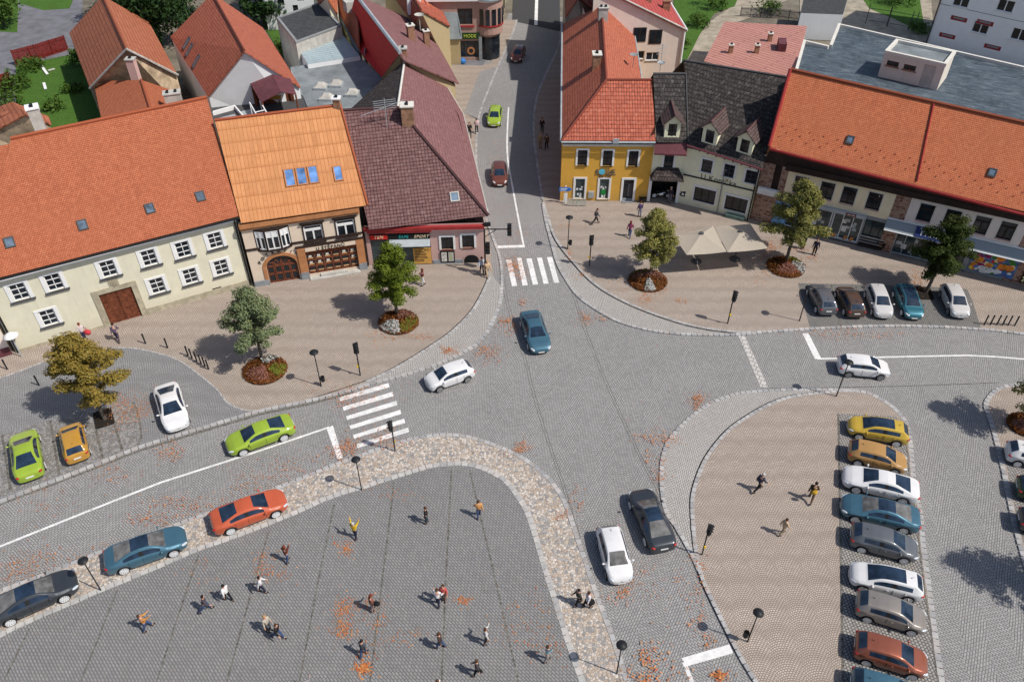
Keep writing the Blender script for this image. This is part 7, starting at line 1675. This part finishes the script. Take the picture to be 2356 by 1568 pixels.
# ================================================================ STREET FURNITURE
M['lampblack']=plain('cast_black',(.018,.020,.023),.45,.15)
def protolamp():
    root=thing('street_lamp','x','street lamp'); mb=MB(); mb.tube([(0,0,-.02),(0,0,.5),(0,0,3.45)],[.055,.045,.038],10); mb.build('pole',M['lampblack'],root,local=True)
    mb=MB(); mb.lathe((0,0,3.42),[(.05,0),(.10,.06),(.33,.13),(.35,.16),(.33,.20),(.18,.29),(0,.33)],22); mb.build('lamp_shade',M['lampblack'],root,True,True); mb=MB(); mb.lathe((0,0,3.40),[(0,.0),(.14,.01),(.14,.12)],14); mb.build('lens',M['lightstone'],root,local=True); return root
lp=protolamp(); first=[True]
def place(proto,px,py,label,group,rz=0,z=PAV,scale=1,used={}):
    if proto.name not in used: o=proto; used[proto.name]=1
    else: o=copy_tree(proto)
    o.location=P(px,py,z); o.rotation_euler=(0,0,R(rz)); o['label']=label; o['group']=group; o.scale=(scale,)*3; return o
gL='black mushroom lamps'
for x,y,l in [(232,1357,'black mushroom lamp between the dark grey and the blue parked sedans'),(832,1126,'black mushroom lamp on the plaza kerb by the left stop line'),(739,888,'black mushroom lamp with a bin on the left pavement'),(1306,573,'black mushroom lamp with a bin at the start of the right pavement'),(1419,1548,'black mushroom lamp on the pebble strip at the bottom'),(1720,1475,'black mushroom lamp with a bin on the middle island'),(1924,911,'black mushroom lamp on the island tip, its head over a white hatchback'),(1839,738,'black mushroom lamp beside the grey hatchback in the upper bays')]: place(lp,x,y,l,gL,scale=.80 if y>1100 else .90)
def protobin():
    root=thing('litter_bin','x','litter bin'); mb=MB(); mb.lathe((.24,0,.55),[(.14,0),(.17,.05),(.18,.5),(.15,.5),(.14,.08)],16); mb.build('body',M['lampblack'],root,local=True); mb=MB(); mb.box((.02,-.02,.7),(.09,0,0),(0,.04,0),(0,0,.18)); mb.build('bracket',M['lampblack'],root,local=True); return root
bp=protobin(); gB='black bins fixed to lamp poles'
for x,y,rz,l in [(739,888,10,'black bin on the lamp of the left pavement'),(1306,573,0,'black bin on the lamp nearest the street corner'),(1720,1475,170,'black bin on the lamp of the middle island')]: place(bp,x,y,l,gB,rz,scale=.85)
def signal_head(mb_,lens,o,d,s=1):
    pass
def prototl():
    root=thing('traffic_light','x','traffic light'); mb=MB(); mb.tube([(0,0,-.02),(0,0,2.9)],.055,10); mb.build('pole',M['lampblack'],root,local=True)
    mb=MB(); mb.cbox((.12,0,2.95),.2,.30,.95); mb.cbox((.03,0,2.95),.03,.42,1.08)
    for z in (2.65,2.95,3.25): mb.lathe((.22,0,z),[],4) if False else mb.box((.22,-.11,z+.07),(.16,0,-.03),(0,.22,0),(0,0,.02))
    hd=mb.build('signal_head',M['lampblack'],root,local=True)
    for z,c_ in ((2.65,'lens_green'),(2.95,'lens_amber'),(3.25,'lens_red')):
        mb=MB(); mb.ellip((.222,0,z),.02,.10,.10,12,6); mb.build('lens',M[c_],hd,local=True)
    mb=MB(); mb.cbox((0,-.10,1.05),.13,.10,.20); mb.build('push_button',M['btn'],root,local=True)
    return root
M['lens_green']=plain('lens_green',(.01,.05,.03),.3,.1); M['lens_amber']=plain('lens_amber',(.10,.05,.01),.3,.1); M['lens_red']=plain('lens_red',(.10,.012,.01),.3,.1); M['btn']=plain('yellow_button',(.60,.42,.02),.5,.1)
tp=prototl(); gT='traffic lights of the junction'
for x,y,rz,l in [(909,1037,160,'traffic light on the plaza kerb at the left zebra crossing'),(829,863,-60,'traffic light on the left pavement above the left zebra crossing'),(1356,612,-80,'traffic light on the right pavement beside the upper zebra crossing'),(1674,744,20,'traffic light at the kerb of the right pavement'),(1615,1275,15,'traffic light on the middle island beside the dark sedan')]: place(tp,x,y,l,gT,rz,scale=.80 if y>1000 else .90)
b=P(1117,632,PAV); root=thing('traffic_light_mast','traffic light mast with a bracket arm over the street at the pink corner','traffic light',b)
hm=height_at(b,527); ax=P(1172,527,hm+PAV); axd=(ax-(b+Vector((0,0,hm)))); axd.z=0
mb=MB(); mb.tube([b,b+Vector((0,0,hm))],.07,10); mb.build('pole',M['lampblack'],root); mb=MB(); mb.tube([b+Vector((0,0,hm)),b+Vector((0,0,hm))+axd],.05,8); mb.tube([b+Vector((0,0,hm-.75)),b+Vector((0,0,hm))+axd*.5],.03,6); mb.build('arm',M['lampblack'],root)
for q in (b+Vector((0,0,hm-.05))+axd,b+Vector((.25,-.1,hm-1.75))):
    mb=MB(); mb.cbox(q,.34,.26,1.05); 
    for z in (-.32,0,.32): mb.box(q+Vector((-.11,-.26,z+.08)),(.22,0,0),(0,.14,-.02),(0,0,.02))
    hd=mb.build('signal_head',M['lampblack'],root)
    for z,c_ in ((-.32,'lens_green'),(0,'lens_amber'),(.32,'lens_red')): mb=MB(); mb.ellip(q+Vector((0,-.13,z)),.09,.015,.09,10,6); mb.build('lens',M[c_],hd)
# bollards
def bollard(px,py,label,group,z=PAV,h=.95,tilt=(0,0)):
    b=P(px,py,z); mb=MB(); mb.lathe(b,[(.055,-.02),(.055,h*.86),(.065,h*.87),(.065,h*.93),(.05,h),(0,h+.02)],12); o=mb.build('bollard',M['lampblack']); o.location=b; o.data.transform(Matrix.Translation(-b)); tag(o,label,'bollard',group)
for i,(x,y) in enumerate(((433,818),(442,824),(453,831),(463,837),(472,843),(480,849))): bollard(x,y,'one of six black bollards in a slanting row by the sage green tree','slanting row of black bollards')
for i,(x,y) in enumerate(((2264,747),(2278,747),(2293,747),(2306,748),(2319,748),(2334,749))): bollard(x,y,'one of six black bollards at the end of the upper bays','row of black bollards at the upper bays')
for x,y,l in ((335,790,'single black bollard beside the purple suit, left of a second one'),(386,800,'single black bollard between the slanting row and another single one'),(90,886,'black bollard by the wall left of the yellow tree'),(17,849,'leaning black bollard at the left edge')): bollard(x,y,l,'single black bollards on the left pavement')
# white disc lamp at the left edge
b=P(47,893,PAV); b=P(44,894,PAV); b=P(50,820,PAV); root=thing('disc_lamp','white disc lamp on a thin pole at the corner of the long yellow house','street lamp',b); mb=MB(); mb.tube([b,b+Vector((0,0,2.0))],.04,8); mb.build('pole',M['zinc'],root); mb=MB(); mb.lathe(b+Vector((0,0,2.0)),[(.08,-.12),(.5,0),(.52,.04),(.3,.12),(.2,.24),(0,.28)],20); mb.build('lamp_shade',M['white'],root,True)
# signs by the yellow corner house
b=P(1300,468,PAV); root=thing('direction_sign','blue arrow street sign on a white post at the yellow corner house','sign',b); mb=MB(); mb.tube([b,b+Vector((0,0,1.9))],.05,8); mb.cbox(b+Vector((.02,0,.6)),.34,.06,1.0); mb.build('post',M['white'],root)
mb=MB(); q=b+Vector((0,-.08,1.55)); v=[(-.6,-.2),(.32,-.2),(.6,0),(.32,.2),(-.6,.2)]; n=len(v); mb.add([q+Vector((x,0,z)) for x,z in v]+[q+Vector((x,.05,z)) for x,z in v],[list(range(n)),list(range(2*n-1,n-1,-1))]+[[(i+1)%n,i,n+i,n+(i+1)%n] for i in range(n)]); bd=mb.build('arrow_board',plain('sign_blue',(.03,.15,.48),.5,.1),root)
mb=MB(); mb.box(q+Vector((-.48,-.006,.03)),(.62,0,0),(0,.005,0),(0,0,.07)); mb.box(q+Vector((-.48,-.006,-.12)),(.5,0,0),(0,.005,0),(0,0,.06)); mb.build('sign_print',M['white'],bd)
a=P(1305,474,PAV); c_=P(1348,475,PAV); root=thing('bicycle_rack','pale green grey railing with panels before the yellow corner house','railing',a); d=(c_-a).normalized(); Lr=(c_-a).length
mb=MB()
for z in (.1,.75): mb.box(a+Vector((0,0,z)),d*Lr,Vector((0,.05,0)),Vector((0,0,.05)))
for k in range(6): mb.box(a+d*(Lr-.05)*k/5,d*.05,Vector((0,.05,0)),Vector((0,0,.8)))
mb.build('frame',M['lightstone'],root); mb=MB()
for k in range(5): mb.box(a+d*((Lr-.05)*k/5+.12)+Vector((0,.01,.2)),d*(Lr/5-.2),Vector((0,.02,0)),Vector((0,0,.5)))
mb.build('panels',plain('pale_green_panel',(.36,.42,.37),.7,.15),root)
b=P(1478,464,PAV); root=thing('planter_tub','black tub in front of the right end of the yellow corner house','planter',b); mb=MB(); mb.lathe(b,[(.26,0),(.36,.5),(.33,.5),(.3,.42),(0,.42)],16); mb.build('tub',M['black'],root)
b=P(1484,460,PAV); root=thing('sandwich_board','white board leaning at the right end of the yellow corner house','sign',b); mb=MB(); mb.box(b+Vector((-.3,0,.1)),(.62,0,0),(0,.25,1.0),(0,-.04,.01)); mb.build('board',M['lightstone'],root); mb=MB(); mb.box(b+Vector((-.26,.36,.1)),(.04,0,0),(0,-.12,.95),(0,-.03,0)); mb.box(b+Vector((.24,.36,.1)),(.04,0,0),(0,-.12,.95),(0,-.03,0)); mb.build('legs',M['lightstone'],root)
b=P(1748,500,PAV); root=thing('small_bin','black and white litter bin before the brick strip','litter bin',b); mb=MB(); mb.lathe(b,[(.2,0),(.24,.9),(.2,1.0),(0,1.02)],14); mb.build('body',M['black'],root); mb=MB(); mb.cbox(b+Vector((0,-.235,.5)),.2,.02,.35); mb.build('panel',M['white'],root)
for i,(x,y,l) in enumerate(((2015,570,'black flower tub left of two before the brown shop panel'),(2030,574,'black flower tub right of two before the brown shop panel'))):
    b=P(x,y,PAV); root=thing('flower_tub',l,'planter',b,0,'two black tubs'); mb=MB(); mb.lathe(b,[(.2,0),(.26,.75),(.22,.75),(0,.7)],14); mb.build('tub',M['black'],root); r=random.Random(i); plant_patch(root,'plant',GRNS,b,.24,.24,1.0,60,r,.09)
# motorbike in the tavern entrance
b=P(1522,463,PAV); b=b+Vector((0,.55,0)); root=thing('motorbike','dark motorbike parked in the tavern entrance','motorbike',b)
for dx in (-.65,.65):
    mb=MB(); mb.lathe(b+Vector((dx,0,.31)),[(.20,-.05),(.30,-.05),(.31,0),(.30,.05),(.20,.05),(.20,-.05)],18,0,'y'); wl_=mb.build('wheel',M['tyre'],root); mb=MB(); mb.lathe(b+Vector((dx,0,.31)),[(0,-.03),(.20,-.03),(.20,.03),(0,.03)],14,0,'y'); mb.build('rim',M['alloy'],wl_)
mb=MB(); mb.tube([b+Vector((-.65,0,.31)),b+Vector((-.2,0,.5)),b+Vector((.35,0,.65)),b+Vector((.65,0,.31))],.06,8); mb.ellip(b+Vector((0,0,.42)),.28,.14,.2); mb.build('frame',M['chrome'],root)
mb=MB(); mb.ellip(b+Vector((.18,0,.78)),.26,.15,.14); mb.build('tank',M['black'],root,True); mb=MB(); mb.ellip(b+Vector((-.32,0,.75)),.34,.13,.07); mb.build('seat',M['black'],root,True); mb=MB(); mb.tube([b+Vector((.42,-.32,1.0)),b+Vector((.5,0,.92)),b+Vector((.42,.32,1.0))],.02,6); mb.ellip(b+Vector((.6,0,.85)),.1,.1,.1); mb.build('handlebar',M['chrome'],root)
b=P(1128,147,.04); root=thing('refuse_bag','blue bag lying at the foot of the turret house shop','bag',P(1063,141,.04)); mb=MB(); mb.ellip(P(1063,141,.3),.5,.4,.4,12,8); mb.build('sack',plain('blue_plastic',(.03,.15,.42),.4,.2),root,True)
b=P(1040,142,.04); root=thing('green_sign','small green and white board beside the beige mansard house','sign',b); mb=MB(); mb.box(b+Vector((-.45,0,.0)),(.9,0,0),(0,.06,0),(0,0,.8)); mb.build('board',plain('board_green',(.10,.36,.12),.6,.1),root); mb=MB(); mb.box(b+Vector((-.3,-.006,.25)),(.6,0,0),(0,.005,0),(0,0,.3)); mb.build('sign_print',M['white'],root)
b=P(186,742,PAV); q=P(212,748,PAV); root=thing('parking_sign','small pale round sign at the wall beside the timber gate','sign',q); mb=MB(); mb.tube([q,q+Vector((0,0,.5))],.03,6); mb.build('post',M['zinc'],root); mb=MB(); mb.lathe(q+Vector((0,-.03,.75)),[(0,-.02),(.28,-.02),(.30,.02),(0,.02)],18,0,'y'); mb.build('disc',M['white'],root)
for i,(x,y,x2,y2,l) in enumerate(((92,152,106,172,'long white plank lying in the green yard under the fence'),(98,192,102,206,'short pale plank lying lower in the green yard'),(112,164,127,160,'thin grey plank crossing near the long one'))):
    a,b=P(x,y,.1),P(x2,y2,.1); d=b-a; mb=MB(); mb.box(a,d,Vector((-d.y,d.x,0)).normalized()*.3,Vector((0,0,.08))); tag(mb.build('plank',M['white'] if i<2 else M['lightstone']),l,'plank','planks in the yard')
b=P(1868,46,.03); root=thing('garden_lounger','white garden furniture on the brick terrace behind the pink roof','garden chair',P(1890,24,.03)); q=P(1890,24,.03); mb=MB(); mb.cbox(q+Vector((0,0,.4)),2.2,.7,.12,0,.2); mb.cbox(q+Vector((1.0,.2,.75)),.15,.7,.7,0,.2); mb.build('seat',M['white'],root)
for s_ in (-.8,.8): mb=MB(); mb.cbox(q+Vector((s_,0,.17)),.08,.6,.34,0,.2); mb.build('leg',M['white'],root)
# drain cover
for x,y,l in ((601,1272,'round dark drain cover'),):
    pass
# ================================================================ FALLEN LEAVES
def leaves(seed):
    r=random.Random(seed); V_=[];F_=[]
    cl=[(90,1165,60,26,.5),(40,1310,60,30,1.2),(150,1280,60,22,.6),(430,1165,70,22,1.3),(350,1190,50,15,.6),(395,1040,20,16,.8),(260,1085,40,18,.5),(285,925,45,26,1.5),(330,940,18,22,.7),(300,965,25,20,.4),(590,1105,45,20,.9),(690,1060,50,22,.6),(795,1035,22,18,1.6),(830,910,45,22,1.2),(790,930,25,16,.5),(880,1010,40,16,1.1),(730,880,30,12,.15),(900,775,50,10,.5),(960,770,30,10,.3),(1035,805,15,9,.8),(1120,805,24,16,1.1),(1165,750,22,14,.7),(1170,735,15,8,.4),(1140,320,22,20,.25),(1135,370,25,20,.35),(1170,500,30,25,.4),(1175,545,20,20,.5),(1178,610,14,16,1.4),(1190,620,14,22,.8),(1205,690,12,8,.25),(1350,733,18,10,.6),(1385,730,10,6,.2),(1340,635,12,10,.25),(1300,520,14,10,.2),(1310,580,8,8,.25),(1485,690,16,16,.9),(1530,670,30,12,.35),(1560,690,10,7,.25),(1430,650,22,8,.15),(1775,565,22,14,1.2),(1752,585,30,14,.9),(1850,575,26,10,.5),(1760,640,14,12,.3),(1870,590,20,8,.3),(2115,640,22,18,1.2),(1910,765,60,10,.55),(1950,770,50,10,.5),(2035,768,40,8,.25),(1610,918,14,12,.9),(1505,1000,28,13,.7),(1540,1005,14,14,.4),(1200,1030,16,10,.8),(1320,1160,16,22,.3),(1520,1075,14,24,.5),(1490,1050,10,10,.2),(1440,1365,35,24,.8),(1490,1330,30,20,.25),(1590,1330,26,30,.45),(1610,1290,20,16,.2),(1600,1420,18,26,.3),(1490,1540,40,38,.8),(1500,1580,24,14,.3),(1660,1552,14,12,.5),(1630,1470,14,10,.25),(1225,1450,40,40,.3),(1210,1390,35,30,.25),(1270,1480,25,30,.3),(620,1310,30,22,.5),(610,1290,22,16,.3),(795,1255,14,14,.6),(800,1400,22,18,1.0),(795,1445,18,14,.9),(835,1385,40,14,.3),(870,1420,30,20,.25),(850,1490,30,20,.3),(838,1535,12,14,.6),(1070,1378,14,10,.5),(940,1460,24,14,.25),(1530,780,60,14,.10),(1290,1190,20,14,.15),(1480,960,60,40,.06),(500,1310,50,30,.2),(2080,1340,20,10,.05),(930,1130,80,14,.25)]
    for x,y,sx,sy,k in cl:
        base=P(x,y,0); pxm=ct*(y+824)/40
        n=int(k*210)
        subs=[(r.gauss(0,.62),r.gauss(0,.62)) for _ in range(max(4,n//9))]
        for _ in range(n):
            s_=r.choice(subs); q_=.28 if r.random()<.62 else .75; u=s_[0]*sx+r.gauss(0,q_)*sx; v=s_[1]*sy+r.gauss(0,q_)*sy
            p=P(x+u,y+v,PAV+.024+r.random()*.02); nn=Vector((r.uniform(-.5,.5),r.uniform(-.5,.5),1)).normalized(); leaf_quad(V_,F_,p,nn,r.uniform(.035,.075)*(1.5 if y>1500 else 1),r)
    me=bpy.data.meshes.new('fallen_leaves'); me.from_pydata(V_,[],F_); me.materials.append(isl_mat('fallen_leaf',[(.62,.185,.06),(.54,.13,.04),(.62,.26,.08),(.45,.20,.07),(.64,.32,.13),(.36,.10,.04)],.7,.1,.1))
    o=bpy.data.objects.new('fallen_leaves',me); C.objects.link(o); o['kind']='stuff'; tag(o,'scattered orange autumn leaves over road and pavements','leaves')
leaves(5)
